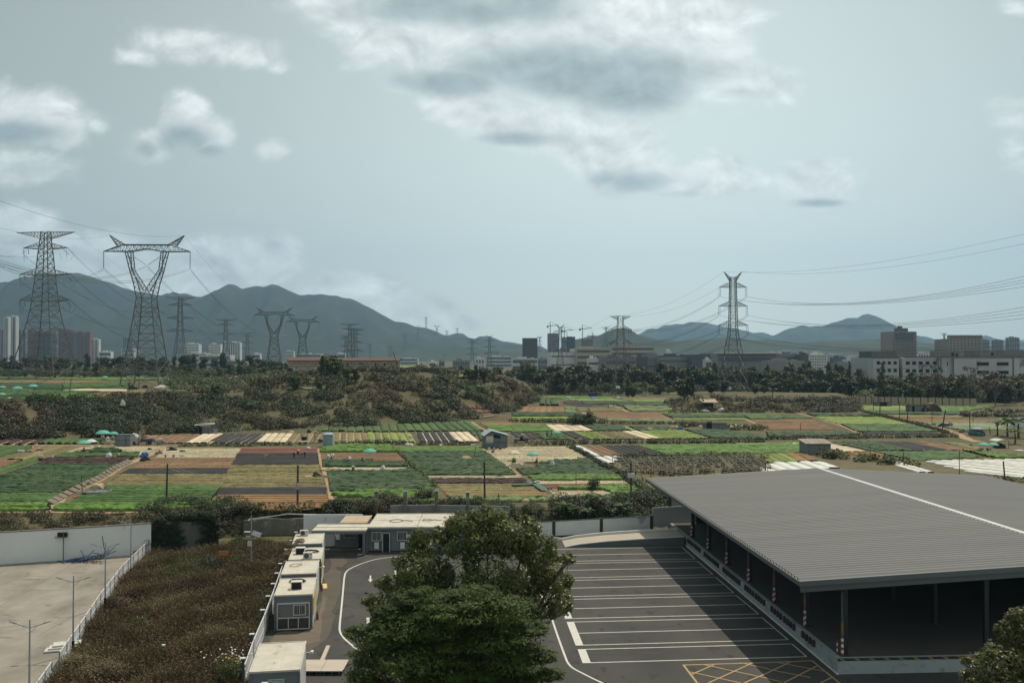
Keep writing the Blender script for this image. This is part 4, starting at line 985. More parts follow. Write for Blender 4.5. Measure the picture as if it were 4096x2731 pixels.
# yellow banners on cabin sides, extinguishers
for c,y0,y1,lb in ((c2,.5,3.8,''),(cs[1],.3,2.0,'')):
    mb=MB(); mb.box((3.035,(y0+y1)/2,1.7),(.03,y1-y0,1.4)); mb.build('yellow_banner',YBAN,c)
for c,y,lb in ((c2,2.6,'red fire extinguisher by the glazed cabin'),(cs[0],4.9,'red fire extinguisher by the middle cabin')):
    t=thing('fire_extinguisher',lb,'fire extinguisher',loc(c,3.25,y,0),0,'red fire extinguishers beside the cabins'); mb=MB(); mb.lathe([(.0,0),(.10,0),(.10,.5),(.04,.6)],n=10); mb.build('cylinder',REDM,t); mb=MB(); mb.box((0,0,.66),(.06,.14,.08)); mb.build('valve',CABLE,t)
# floodlights / cctv
t=thing('security_camera','white security camera on the nearest cabin corner','camera',loc(c1,3.0,5.0,2.2),0); mb=MB(); mb.box((.2,0,.05),(.4,.05,.05)); mb.build('bracket',WHT,t); mb=MB(); mb.box((.45,-.05,.1),(.16,.35,.14)); mb.build('housing',WHT,t)
t=dup(t,loc(cs[0],3.0,4.2,2.3),0,'white security camera on the side of the middle cabin')
t=dup(t,loc(c1,1.1,-.2,2.2),R(-90),'white security camera over the front of the nearest cabin')
# back row of cabins with porch
def backblock():
    zr=2.7
    def X(px,D): d=ray(px,2100); return d[0]/d[1]*D
    D0=P(1469,2207,0)[1]; D1=P(1469,2058,zr)[1]
    t=thing('long_cabin','long grey cabin with cream roof, barred windows and open dark door','site cabin',(X(1469,D0),D0,0),R(1.5))
    W=X(1668,D0)-X(1469,D0); 
    mb=MB(); mb.box((W,(D1-D0)/2+.1,zr/2),(2*W-.1,D1-D0-.2,zr-.2)); mb.build('wall',CWALL,t)
    mb=MB()
    for k in range(2):
        mb.box((W*(k+.5),(D1-D0)/2,zr+.02),(W-.05,D1-D0+.3,.1)); mb.box((W*(k+.5),-.1,zr+.09),(W-.1,.12,.06)); mb.box((W*(k+.5),D1-D0+.1,zr+.09),(W-.1,.12,.06)); 
        for a in (.02,.5,.98): mb.box((W*(k+a),(D1-D0)/2,zr+.085),(.08,D1-D0,.05))
        mb.box((W*(k+.5),(D1-D0)*.5,zr+.082),(W-.1,.07,.04))
    mb.build('roof',CREAMR,t)
    mb=MB(); mb.box((W,-.07,zr-.14),(2*W,.16,.2)); 
    for a in (0,1,2): mb.box((W*a+.02,-.06,zr/2-.1),(.24,.24,zr-.2))
    mb.build('corner_frame',CFRAME,t)
    k=W/450.0
    window(t,85*k,0,1.75,85*k,.95,7); window(t,315*k,0,1.78,88*k,.95,7); window(t,(W+75*k),0,1.75,90*k,.9,7)
    dm=MB(); 
    for x,z,a,b in ((140*k,1.05,.07,2.15),(202*k,1.05,.07,2.15),(171*k,2.12,.8,.07)): dm.box((x,-.04,z),(a,.08,b))
    fr=dm.build('door_frame',WINF,t); dm=MB(); dm.box((171*k,-.012,1.05),(58*k,.02,2.05)); dm.build('door',DARKD,fr)
    for x in (85*k,318*k): dm=MB(); dm.box((x,-.03,.72),(40*k,.03,.75)); dm.build('notice_board',WHT,t)
    dm=MB(); dm.box((380*k,-.02,1.5),(60*k,.03,.9)); dm.build('notice_board',WHT,t)
    # cable loops on roof
    def looped(cx,cy,rx,ry,seed,lb):
        rg=np.random.default_rng(seed); pts=[(cx+math.cos(a)*rx,cy+math.sin(a)*ry,.05+rg.uniform(0,.02)) for a in np.linspace(0,2*math.pi,20)]
        pts+= [(cx+rx+.4,cy+.2,.05),(cx+rx+1.2,cy-.3,.05)]
        mb=MB(); mb.path(pts,.03,5); o=mb.build('cable_coil',CABLE); o.location=(t.location.x,t.location.y,zr+.09); tag(o,lb,'cable')
    looped(225*k,3.6,.75,.9,5,'black cable loop on the long cabin roof'); looped(W+60*k,4.2,.5,.6,6,'cable tangle on the far end of the long cabin roof')
    # porch
    E0=P(1455,2223,0)[1]; E1=P(1360,2098,zr)[1]; xl=X(1246,E0); xr=X(1462,E0)
    p=thing('porch','flat cream roofed porch on grey posts joining the two rows of cabins','porch',(xl,E0,0),R(1.5))
    w_=xr-xl; mb=MB(); mb.box((w_/2,(E1-E0)/2,zr),(w_,E1-E0,.12)); mb.box((w_/2,.02,zr+.09),(w_,.12,.06)); mb.box((w_/2,(E1-E0)*.5,zr+.09),(w_,.1,.05)); mb.box((w_/2,(E1-E0)-.05,zr+.09),(w_,.12,.06)); mb.build('roof',CREAMR,p)
    mb=MB(); mb.box((w_/2,-.08,zr-.17),(w_,.12,.24)); mb.build('beam',CFRAME,p)
    for x in (.15,w_-.2): mb=MB(); mb.box((x,.05,zr/2-.05),(.26,.26,zr-.1)); mb.build('post',CFRAME,p)
    mb=MB(); mb.box((w_*.5,(E1-E0)*.4,.06),(w_*.94,(E1-E0)*.9,.12)); mb.build('deck',FLOORM,p)
    # cabin A behind the porch
    A0=P(1407,2191,0)[1]; A1=P(1407,2064,zr+.1)[1]; xa=X(1360,A0); xb=X(1466,A0)
    a=thing('site_cabin','site cabin behind the porch with tan roof and barred window','site cabin',(xa,A0,0),R(1.5)); wa=xb-xa
    mb=MB(); mb.box((wa/2,(A1-A0)/2,zr/2),(wa,A1-A0-.1,zr-.05)); mb.build('wall',CWALL,a)
    mb=MB(); mb.box((wa/2,(A1-A0)/2,zr+.14),(wa+.1,A1-A0,.1)); mb.box((wa/2,(A1-A0)/2,zr+.2),(.08,A1-A0,.05)); mb.box((wa-.04,(A1-A0)/2,zr+.2),(.08,A1-A0,.05)); mb.build('roof',mat('tan_roof',(.44,.35,.24),(.36,.29,.21),scale=1,coords='obj'),a)
    window(a,wa*.36,0,1.65,wa*.42,.95,7); dm=MB(); dm.box((wa*.82,-.02,1.05),(wa*.24,.03,2.05)); dm.build('door',DARKD,a)
    # white door panel / box
    b=thing('white_cabinet','tall pale panel cabinet standing under the porch','cabinet',(X(1320,A0+.6),A0+.6,.12),R(1.5)); mb=MB(); mb.box((0,0,1.0),(1.25,.5,1.95)); mb.build('body',CSIDE,b,bevel=.03); mb=MB(); mb.box((0,-.27,1.0),(1.1,.03,1.8)); mb.build('door',WW,b)
    wbk=thing('boundary_wall','low pale wall behind the porch roof','wall',(X(1245,E1+5),E1+5,0),R(1)); mb=MB(); mb.box((2.6,0,1.5),(7,.2,3.0)); mb.build('wall_panel',WW,wbk)
backblock()
# stone wall behind, ruined creeper-covered wall
STONE=mat('rubble_stone',(.17,.16,.14),(.10,.095,.085),scale=.9,detail=9,rough=.95,bump=.6,fine=(1.4,(.24,.23,.20),.6))
def wall_run(name,label,pts,h,th,m,hvar=.0,seed=1,cat='wall',zb=0):
    W=[Vector(p) for p in pts]; out=[]
    for a,b in zip(W[:-1],W[1:]):
        n=max(1,int((b-a).length/1.2))
        for i in range(n): out.append(a.lerp(b,i/n))
    out.append(W[-1]); rg=np.random.default_rng(seed); mb=MB()
    org=out[0]; vs=[]
    for i,p in enumerate(out):
        d=(out[min(i+1,len(out)-1)]-out[max(i-1,0)]).normalized(); n=Vector((-d.y,d.x,0))*th/2; hh=h+rg.uniform(-hvar,hvar)
        for s_,z in ((-1,zb),(-1,hh),(1,hh),(1,zb)): vs.append(p-org+n*s_+Vector((0,0,z)))
    fs=[]
    for i in range(len(out)-1):
        for j in range(4): fs.append((4*i+j,4*i+(j+1)%4,4*i+4+(j+1)%4,4*i+4+j))
    fs+=[(0,3,2,1),tuple(4*(len(out)-1)+k for k in (0,1,2,3))]
    mb.add(vs,fs); t=thing(name,label,cat,tuple(org)); mb.build('wall_body',m,t); return t,out
wall_run('stone_wall','rough grey rubble stone wall behind the cabins',[P(975,2140,0),P(1100,2137,0),P(1262,2134,0)],1.95,.5,STONE,.12,3)
hz_=MB(); hz_.path([Vector(P(1010,2140,0))+Vector((0,0,2.0)),Vector(P(1090,2137,0))+Vector((0,0,2.25)),Vector(P(1150,2136,0))+Vector((0,0,2.5)),Vector(P(1262,2134,0))+Vector((0,0,2.35))],.06,6)
tag(hz_.build('white_pipe',WHT),'thin white pipe laid along the top of the rubble stone wall','pipe')
OLDW=mat('mouldy_plaster',(.13,.13,.12),(.055,.055,.05),scale=.5,detail=8,rough=.95,stretch=(1,1,.25))
wall_run('ruined_wall','dark mouldy plaster wall overgrown with creeper',[P(600,2207,0),P(760,2196,0),P(872,2180,0)],3.2,.4,OLDW,.1,4)
WHTW=mat('rendered_white_wall',(.66,.665,.67),(.57,.575,.58),scale=.35,detail=8,rough=.85,stretch=(1,1,.5),fine=(.5,(.48,.485,.49),.66))
yw,yo=wall_run('boundary_wall','long white rendered wall at the back of the concrete yard',[P(-800,2270,0),P(0,2256,0),P(300,2236,0),P(604,2213,0)],3.35,.3,WHTW,.0,5)
mb=MB(); pp_=[Vector(p)-Vector(yw.location)+Vector((0,0,3.38)) for p in (P(-800,2270,0),P(0,2256,0),P(300,2236,0),P(604,2213,0))]
for a,b in zip(pp_[:-1],pp_[1:]): mb.beam(a,b,.4,.1)
mb.build('coping',STONE,yw)
BLK=mat('black_mould',(.03,.03,.028),(.06,.06,.055),scale=1.2)
# hole with vent box on white wall
v_=Vector(P(248,2240,0)); t=thing('wall_opening','broken black opening with ledge near the top of the white wall','opening',(v_.x,v_.y-.2,2.55)); mb=MB(); mb.box((0,0,.25),(1.35,.06,.45)); mb.build('recess',DARKD,t); mb=MB(); mb.box((0,-.12,-.02),(1.2,.3,.06)); mb.build('ledge',STONE,t)
t=thing('electric_box','grey electric box on the right end of the white wall','box',tuple(Vector(P(590,2214,0))+Vector((0,-.25,1.3)))); mb=MB(); mb.box((0,0,0),(.5,.2,.6)); mb.build('casing',WALLM,t,bevel=.03); mb=MB(); mb.box((0,-.11,0),(.4,.02,.5)); mb.build('door',CSIDE,t)
# white sheet fence along the yard: panels between posts
FEN=mat('fence_sheet',(.62,.64,.66),(.48,.49,.50),scale=.8,detail=8,rough=.7,coords='obj',stretch=(1,1,.3))
def sheet_fence(label,pts,h,step=2.0,seed=1,pbase=False):
    W=[Vector(P(*p,0)) for p in pts]; t=thing('sheet_fence',label,'fence',tuple(W[0])); out=[]
    for a,b in zip(W[:-1],W[1:]):
        n=max(1,round((b-a).length/step))
        for i in range(n): out.append(a.lerp(b,i/n)-W[0])
    out.append(W[-1]-W[0]); rg=random.Random(seed)
    for a,b in zip(out[:-1],out[1:]):
        d=(b-a).normalized(); mb=MB(); u=0; Lg=(b-a).length; n=Vector((-d.y,d.x,0)); vs=[];k=int(Lg/.25)
        for i in range(k+1):
            p=a+d*(Lg*i/k)+n*(.02 if i%2 else -.02); vs+= [p+Vector((0,0,.05)),p+Vector((0,0,h))]
        mb.add(vs,[(2*i,2*i+2,2*i+3,2*i+1) for i in range(k)]); mb.beam(a+Vector((0,0,h)),b+Vector((0,0,h)),.07,.06); mb.beam(a+Vector((0,0,h*.45)),b+Vector((0,0,h*.45)),.05,.05); o=mb.build('fence_panel',FEN,t)
    for p in out: mb=MB(); mb.box((p.x,p.y,h/2+.03),(.08,.08,h+.06)); mb.build('post',WALLM,t)
    return t,out
sheet_fence('long white sheet metal fence beside the weedy plot',[(588,2212),(491,2310),(402,2430),(318,2560),(238,2680)],1.25,2.2,1)
sheet_fence('short separate run of white sheet fence at the bottom corner',[(206,2716),(150,2800),(60,2930)],1.2,2.2,2)
# fence along the cabins with capped dark posts
J_=lambda x,y:q('J',x,y)
ft,fo=sheet_fence('white fence with dark capped posts behind the cabin line',[J_(175,1640),J_(255,1400),J_(350,1160),J_(440,900),J_(505,700),J_(560,560),(1188,2205)],1.7,4.6,3)
for p in fo:
    mb=MB(); mb.box((p.x-.12,p.y,1.05),(.14,.14,2.1)); b=mb.build('dark_post',DPOST,ft); mb=MB(); mb.box((p.x-.12,p.y,2.16),(.36,.26,.06)); mb.build('cap',WHT,b)
# lamp posts
GALV=mat('galvanised_pole',(.30,.34,.37),(.24,.27,.30),scale=2,rough=.45,metal=.3,coords='obj'); LMP=mat('lamp_housing',(.20,.21,.22),(.14,.15,.16),scale=2,rough=.5)
lp=thing('lamp_post','double armed grey lamp post nearest the camera','lamp post',(0,0,0),0,'double armed lamp posts along the yard fence')
mb=MB(); mb.path([(0,0,0),(0,0,5.75)],.075,8,r1=.045); mb.build('pole',GALV,lp)
mb=MB(); mb.lathe([(.0,0),(.20,0),(.20,.04),(.105,.05),(.10,.95),(.0,.95)],n=10); mb.build('black_base_sleeve',CABLE,lp)
for s in (-1,1):
    mb=MB(); mb.path([(0,0,5.25),(s*.45,0,5.38),(s*.9,0,5.52)],.03,6); mb.path([(0,0,4.95),(s*.22,0,5.12),(s*.45,0,5.36)],.015,5); a=mb.build('arm',GALV,lp)
    mb=MB(); mb.hexa([(s*.85,-.08,5.48),(s*1.28,-.05,5.62),(s*1.28,.05,5.62),(s*.85,.08,5.48),(s*.85,-.08,5.56),(s*1.28,-.05,5.66),(s*1.28,.05,5.66),(s*.85,.08,5.56)]); mb.build('lamp_head',LMP,a)
lps=[(-29.7,56.3),(-32.4,67.5),(-35.4,79.5),(-37.7,90.3)]
lp.location=(lps[0][0],lps[0][1],0)
for (x,y),l in zip(lps[1:],('double armed lamp post second from the camera, by the gap in the fence','double armed lamp post in front of the blue wreckage','farthest double armed lamp post, against the white wall')): dup(lp,(x,y,0),R(3),l)
# solar camera mast
sm=thing('camera_mast','white mast with solar panels, box and camera standing in the weeds','mast',P(1005,2262,0))
mb=MB(); mb.path([(0,0,0),(0,0,5.1)],.09,8,r1=.06); mb.path([(0,0,5.1),(0,0,5.8)],.012,4); mb.build('pole',GALV,sm)
mb=MB(); mb.hexa([(.1,-.5,3.3),(1.0,-.5,3.0),(1.0,.4,3.3),(.1,.4,3.6),(.1,-.5,3.34),(1.0,-.5,3.04),(1.0,.4,3.34),(.1,.4,3.64)]); mb.build('solar_panel',mat('solar_cells',(.05,.065,.09),(.09,.1,.12),rough=.25,scale=2),sm)
mb=MB(); mb.beam((-.7,0,3.55),(.9,0,3.35),.04); mb.box((-.45,0,3.55),(.6,.3,.03)); mb.box((-.3,-.02,3.1),(.5,.06,.05)); mb.build('bracket',WHT,sm)
mb=MB(); mb.box((-.12,-.2,2.35),(.42,.25,.5)); mb.build('equipment_box',CSIDE,sm,bevel=.02)
mb=MB(); mb.box((-.1,0,4.9),(.3,.06,.05)); mb.lathe([(.0,-.13),(.09,-.08),(.1,.06),(.0,.1)],c=(-.25,0,4.78),n=8); mb.build('dome_camera',WHT,sm)
# blue wreckage, bare poles
BLUE=mat('blue_frame',(.055,.10,.19),(.04,.06,.10),scale=2,rough=.6)
bx=P(345,2246,0); wr=thing('scrap_heap','collapsed blue metal frame heap on the concrete','scrap',bx)
mb=MB(); rg=random.Random(3)
for i in range(46):
    t_=i/46; cx=-2.2+4.6*t_+rg.uniform(-.5,.5); a=rg.uniform(-.5,.5)+(.5 if t_>.5 else 0); ln=rg.uniform(.9,2.0); z=.1+.9*max(0,t_-.35)*rg.random()*2
    mb.beam((cx-math.cos(a)*ln/2,rg.uniform(-.9,.9),max(.05,z-.3*rg.random())),(cx+math.cos(a)*ln/2,rg.uniform(-.9,.9),z+abs(math.sin(a))*ln*.5),.05 if i%4 else .16,.05)
mb.build('blue_bars',BLUE,wr)
mb=MB(); mb.beam((-2.6,.3,0),(-2.6,.3,3.1),.07); mb.beam((1.9,.4,.2),(1.6,.2,2.7),.07); mb.beam((-.2,.2,.1),(-.6,0,1.3),.06); mb.build('upright_pole',STEEL,wr)
st=thing('stool','small orange plastic stool near the end of the white wall','stool',P(543,2222,0)); mb=MB(); mb.box((0,0,.5),(.4,.4,.05))
mb.build('seat',mat('orange_plastic',(.38,.10,.05),scale=3),st)
for a in (-.16,.16):
    for b in (-.16,.16): mb=MB(); mb.beam((a*1.2,b*1.2,0),(a,b,.5),.06); mb.build('leg',REDM,st)
t=thing('rag_pile','crumpled white rag below the far lamp post','rubbish',P(516,2207,0)); 
def lump(name,rx,ry,rz,m,par=None,seed=1,n=3,rough_=.18,at=(0,0,0)):
    import bmesh
    bm=bmesh.new(); bmesh.ops.create_icosphere(bm,subdivisions=n,radius=1); rg=random.Random(seed); ph=[(rg.uniform(1,4),rg.uniform(1,4),rg.uniform(1,4),rg.uniform(0,6)) for _ in range(6)]
    for v in bm.verts:
        k=1+sum(math.sin(a*v.co.x*2+b*v.co.y*2+c*v.co.z*2+d) for a,b,c,d in ph)*rough_/3
        v.co=Vector((v.co.x*rx*k,v.co.y*ry*k,max(-.15,v.co.z)*rz*k))
    me=bpy.data.meshes.new(name); bm.to_mesh(me); bm.free(); me.materials.append(m)
    for p in me.polygons: p.use_smooth=True
    o=bpy.data.objects.new(name,me); link(o,par); o.location=at; return o
lump('crumpled_cloth',.45,.3,.35,WHT,t,4)
t=thing('board_stack','stacked pale boards behind the sheet fence','boards',tuple(Vector(P(248,2600,0)))); 
for i in range(3): mb=MB(); mb.box((-.2+i*.15,i*.3,.1+i*.12),(1.9,1.0,.1),rz=R(15+i*4)); mb.build('board',CSIDE,t)
# signs and small posts in the weeds
t=thing('warning_sign','orange rectangular sign on a thin post among green weeds','sign',P(892,2268,0)); mb=MB(); mb.box((0,0,1.45),(.9,.04,.45)); mb.build('sign_board',mat('orange_board',(.46,.20,.05),(.36,.15,.05),scale=4),t); mb=MB()
rg=random.Random(9)
for r_ in range(3):
    for k in range(7): mb.box((-.33+k*.11,-.024,1.57-r_*.12),(.07*rg.uniform(.5,1),.006,.06))
mb.build('lettering',mat('dark_orange_text',(.20,.07,.03),scale=4),t); mb=MB(); mb.beam((0,.03,0),(0,.03,1.5),.05); mb.build('post',YEL,t)
t=thing('marker_post','short yellow marker post with white cap in the weeds','post',P(*q('I',1465,1345),0)); mb=MB(); mb.beam((0,0,0),(0,0,.9),.14); mb.build('post',YEL,t); mb=MB(); mb.box((0,0,.95),(.2,.2,.1)); mb.build('cap',WHT,t)
RBR=mat('red_brick_path',(.30,.13,.10),(.20,.09,.075),scale=1.2,fine=(3,(.16,.10,.07),.55))
sheet('brick_path','px',[(255,2683),(330,2683),(560,2676),(760,2663),(778,2676),(600,2692),(330,2705),(225,2722)],RBR,0,.02)
# boards and platform near the nearest cabin
WOOD=mat('pale_plywood',(.50,.43,.36),(.40,.34,.29),scale=1.2,detail=8,stretch=(.3,1,1),coords='obj')
for i,(a,b,lb) in enumerate((((925,1250),(865,1390),'upper pale plank lying on the asphalt'),((690,1330),(640,1430),'short pale plank beside the nearest cabin'))):
    A=Vector(qP('J',*a,0)); B=Vector(qP('J',*b,0)); t=MB(); t.beam(A-A,(B-A),.28,.16); o=t.build('plank',WOOD); o.location=A+Vector((0,0,.1)); tag(o,lb,'plank')
A=Vector(qP('J',655,1500,0)); B=Vector(qP('J',1060,1490,0)); Cc=Vector(qP('J',1040,1392,0)); 
t=thing('wooden_platform','low pale plywood platform beside the nearest cabin','platform',tuple(A)); W_=(B-A).length; D_=(Cc-A).y*.95; mb=MB()
for k in range(2): mb.box((W_*(.25+.5*k),D_/2,.3),(W_/2-.03,D_,.05))
mb.build('deck',WOOD,t); mb=MB()
for k in range(6): mb.box((W_*(k+.5)/6,.05,.13),(.08,.1,.26)); mb.box((W_*(k+.5)/6,D_-.1,.13),(.08,.1,.26))
mb.beam((0,.05,.25),(W_,.05,.25),.06); mb.build('frame',FLOORM,t)
# concrete post wall in the bank in front of the middle fields
def bank_wall():
    pts=[(1560,2044,2.2),(1730,2042,2.2),(1860,2044,2.2),(2040,2046,2.2)]
    W=[Vector(P(*p)) for p in pts]
    t,o=wall_run('concrete_wall','low weathered concrete wall below the middle fields',[(p.x,p.y,0) for p in W],2.95,.25,mat('weathered_concrete',(.30,.30,.29),(.12,.12,.115),scale=.4,detail=8,stretch=(1,1,.4)),.05,8,zb=.5)
    pr=None
    for px,yt,yb,lb in ((1506,1964,2006,'leftmost'),(1621,1965,2014,'second'),(1746,1963,2045,'third, with dead branch on top,'),(1871,1969,2030,'rightmost')):
        base=Vector(P(px,2044,2.2)); tp=PD(px,yt,base.y); h=tp[2]-1.4
        p=thing('concrete_post','%s grey concrete post of the row below the middle fields'%lb,'post',(base.x,base.y-.2,1.4),0,'concrete posts in a row')
        mb=MB(); mb.box((0,0,h/2),(.42,.42,h)); mb.build('shaft',STONE,p); mb=MB(); mb.box((0,0,h+.04),(.6,.6,.12)); mb.build('cap',WALLM,p)
bank_wall()
# ---------------------------------------------------------------- vegetation
LM={}
LM['wood']=leafmat('wood_leaves',[(.028,.045,.018),(.050,.072,.026),(.076,.10,.036),(.105,.125,.05)],trans=.2,big=.02)
LM['olive']=leafmat('olive_leaves',[(.035,.042,.018),(.065,.070,.028),(.095,.095,.04)],trans=.2,big=.02)
LM['russet']=leafmat('russet_twigs',[(.055,.038,.026),(.085,.058,.040),(.12,.082,.055)],trans=.15,big=.03)
LM['bank']=leafmat('bank_leaves',[(.018,.024,.010),(.036,.040,.016),(.060,.056,.022),(.070,.048,.024),(.095,.060,.032)],trans=.2,big=.035)
LM['bankgreen']=leafmat('bank_green_leaves',[(.015,.026,.010),(.030,.044,.015),(.055,.070,.025)],trans=.2,big=.05)
LM['hedge']=leafmat('hedge_leaves',[(.010,.022,.008),(.022,.045,.012),(.045,.072,.020)],trans=.2,big=.1)
LM['tree']=leafmat('glossy_tree_leaves',[(.042,.056,.016),(.078,.098,.025),(.125,.142,.040),(.19,.195,.075)],trans=.3,rough=.4,big=.25)
LM['feather']=leafmat('feathery_leaves',[(.034,.054,.013),(.068,.100,.022),(.120,.155,.038)],trans=.4,big=.3)
LM['yellow']=leafmat('yellow_green_leaves',[(.045,.055,.018),(.09,.10,.030),(.17,.16,.06)],trans=.35,rough=.4,big=.5)
LM['banana']=leafmat('banana_leaf',[(.020,.048,.014),(.045,.09,.024),(.09,.14,.04)],trans=.35,big=.4)
LM['dry']=leafmat('dry_weeds',[(.050,.034,.018),(.094,.062,.033),(.135,.100,.052),(.21,.175,.09)],trans=.15,big=.22)
LM['weed']=leafmat('green_weeds',[(.028,.046,.014),(.052,.074,.022),(.085,.104,.034),(.14,.14,.05)],trans=.25,big=.25)
BARK=mat('bark',(.085,.065,.05),(.05,.04,.032),scale=2,rough=.95,coords='obj'); GBARK=mat('pale_bark',(.16,.145,.125),(.10,.09,.08),scale=2,rough=.95,coords='obj')
def proto_tree(name,label,h,shape,leaf,dens,size,seed,trunk=BARK,cat='tree'):
    t=thing(name,label,cat); rg=np.random.default_rng(seed); lobes=[]; mb=MB()
    if shape=='round': n=14; 
    elif shape=='tall': n=10
    elif shape=='cone': n=12
    else: n=9
    for i in range(n):
        f=i/(n-1)
        if shape=='round': z=h*(.22+.70*f*rg.uniform(.75,1)); r=h*.28*math.sqrt(max(.2,1-((z/h-.52)/.5)**2)); a=rg.uniform(0,6.28); k=rg.uniform(.1,.9)*r; L_=(math.cos(a)*k,math.sin(a)*k,z,h*.155,h*.155,h*.12)
        elif shape=='tall': z=h*(.16+.74*f); a=rg.uniform(0,6.28); k=h*.11*rg.random(); L_=(math.cos(a)*k,math.sin(a)*k,z,h*.13*(1.15-f*.5),h*.13*(1.15-f*.5),h*.11)
        elif shape=='cone': z=h*(.15+.8*f); k=0; a=0; r=h*.19*(1.05-f); L_=(rg.normal()*.1,rg.normal()*.1,z,r+.2,r+.2,h*.06)
        else: z=h*(.45+.5*rg.random()); a=rg.uniform(0,6.28); k=h*.28*rg.random(); L_=(math.cos(a)*k,math.sin(a)*k,z,h*.12,h*.12,h*.10)
        lobes.append(L_)
        mb.path([(0,0,h*.18),(L_[0]*.35,L_[1]*.35,(h*.2+L_[2])/2),(L_[0],L_[1],L_[2])],h*.008,4,r1=h*.003)
    mb.path([(0,0,-.3),(rg.normal()*.1,rg.normal()*.1,h*.3),(rg.normal()*.15,rg.normal()*.15,h*.8)],h*.017,6,r1=h*.006)
    mb.build('trunk',trunk,t)
    sub=[]
    for (x,y,z,a,b,c) in lobes:
        for k in range(4):
            d=rg.normal(size=3); d/=np.linalg.norm(d); d[2]=abs(d[2])*.6; sub.append((x+d[0]*a*.7,y+d[1]*b*.7,z+d[2]*c*.8,a*.55,b*.55,c*.5))
    V,F=blob_mesh(lobes+sub,dens,size,.75,rg,inner=.5 if shape!='bare' else .1)
    mesh_np('crown',V,F,LM[leaf],t)
    return t
PT={}
PT['a']=proto_tree('woodland_tree','x',10,'round','wood',2.2,.8,1)
PT['b']=proto_tree('woodland_tree','x',10,'tall','wood',2.4,.75,2)
PT['c']=proto_tree('woodland_tree','x',10,'round','olive',2.0,.75,3,GBARK)
PT['d']=proto_tree('russet_tree','x',10,'bare','russet',.8,.5,4,GBARK)
PT['e']=proto_tree('conifer_tree','x',10,'cone','wood',2.2,.6,5)
PT['f']=proto_tree('woodland_tree','x',10,'bare','wood',1.0,.7,6,GBARK)
_first={k:True for k in PT}
LANDM=[(0,'left of the tall crossarm pylon'),(150,'behind the tall crossarm pylon'),(330,'between the two great pylons'),(560,'behind the goblet pylon'),(720,'right of the goblet pylon'),(900,'before the white hospital blocks'),(1060,'by the twin pylons'),(1250,'behind the long ruined building'),(1600,'right of the long ruined building'),(1900,'beyond the green hilltop plot'),(2080,'below the dark brown office tower'),(2230,'below the building cranes'),(2420,'before the banded factory'),(2560,'right of the middle pylon'),(2760,'below the grey sheds'),(2880,'around the right hand pylon'),(3080,'right of the right hand pylon'),(3300,'left of the derelict white block'),(3520,'before the derelict white block'),(3780,'before the derelict block right half'),(3960,'right of the derelict block windows')]
KN={'a':'dark rounded','b':'dark slender','c':'olive','d':'leafless russet','e':'dark pointed conifer','f':'thin sparse'}
def near(px):
    l='';
    for a,b in LANDM:
        if px>=a: l=b
    return l
def put_tree(k,px,D,h,row=''):
    d=ray(px,1421); x=d[0]/d[1]*D; z=gz(x,D)-.2; s=h/10.0*random.uniform(.95,1.05); sxy=s*random.uniform(.9,1.25)
    lab=' '.join(('%s tree%s, %s'%(KN[k],row,near(px))).split()[:16])
    grp=' '.join(('%s trees%s %s'%(KN[k],row,near(px))).split()[:16])
    if _first[k]:
        t=PT[k]; _first[k]=False; t.location=(x,D,z); t.scale=(sxy,sxy,s); t.rotation_euler=(0,0,random.uniform(0,6.28)); t['label']=lab; t['group']=grp
        return t
    return dup(PT[k],(x,D,z),random.uniform(0,6.28),lab,grp,(sxy,sxy,s))
random.seed(21)
def pick(w): 
    r=random.random()*sum(w.values()); 
    for k,v in w.items():
        r-=v
        if r<=0: return k
    return k
# right wood
for row,(D0,D1,h0,h1,n,a,b,w_,rn) in enumerate([(505,560,12.5,16,44,2080,3560,dict(a=4,b=3,c=2),' deep in the wood'),(455,500,11,14.5,44,2090,3520,dict(a=4,b=4,c=2,d=.6,f=1),' in the wood'),
      (440,452,5,8.5,20,2150,3500,dict(d=3,c=1,f=2),' at the wood edge')]):
    for i in range(n):
        px=a+(b-a)*(i+random.uniform(.1,.9))/n; put_tree(pick(w_),px,random.uniform(D0,D1),random.uniform(h0,h1),rn)
for px,D,h,k in ((2245,505,11.5,'a'),(2290,500,11,'c'),(2120,490,12,'b'),(2332,510,11,'c'),(2510,425,9.5,'b'),(2530,422,6,'a'),(2735,360,10,'a'),(2765,365,7,'b'),(3398,470,16,'e'),(2845,372,6.5,'a'),(2900,378,6,'c'),(3020,380,4,'a'),(3055,385,4,'a')): put_tree(k,px,D,h,' standing alone')
# right wood before the derelict block
for row,(D0,D1,h0,h1,n,a,b,w_,rn) in enumerate([(395,420,10,13,26,3440,4250,dict(d=3,a=2,b=2,c=2),' in the wood'),(355,385,8.5,12,30,3540,4300,dict(d=3,a=3,b=2,c=1),' at the wood edge'),(400,440,8,10,16,3050,3520,dict(a=3,c=3,d=2),' at the wood edge')]):
    for i in range(n):
        px=a+(b-a)*(i+random.uniform(.1,.9))/n; h=random.uniform(h0,h1); 
        put_tree(pick(w_),px,random.uniform(D0,D1),h,rn)
for px,D,h,k in ((3530,375,16,'e'),(3870,360,16,'d'),(3730,365,16.5,'d'),(3980,350,14,'d')): put_tree(k,px,D,h,' standing tall')
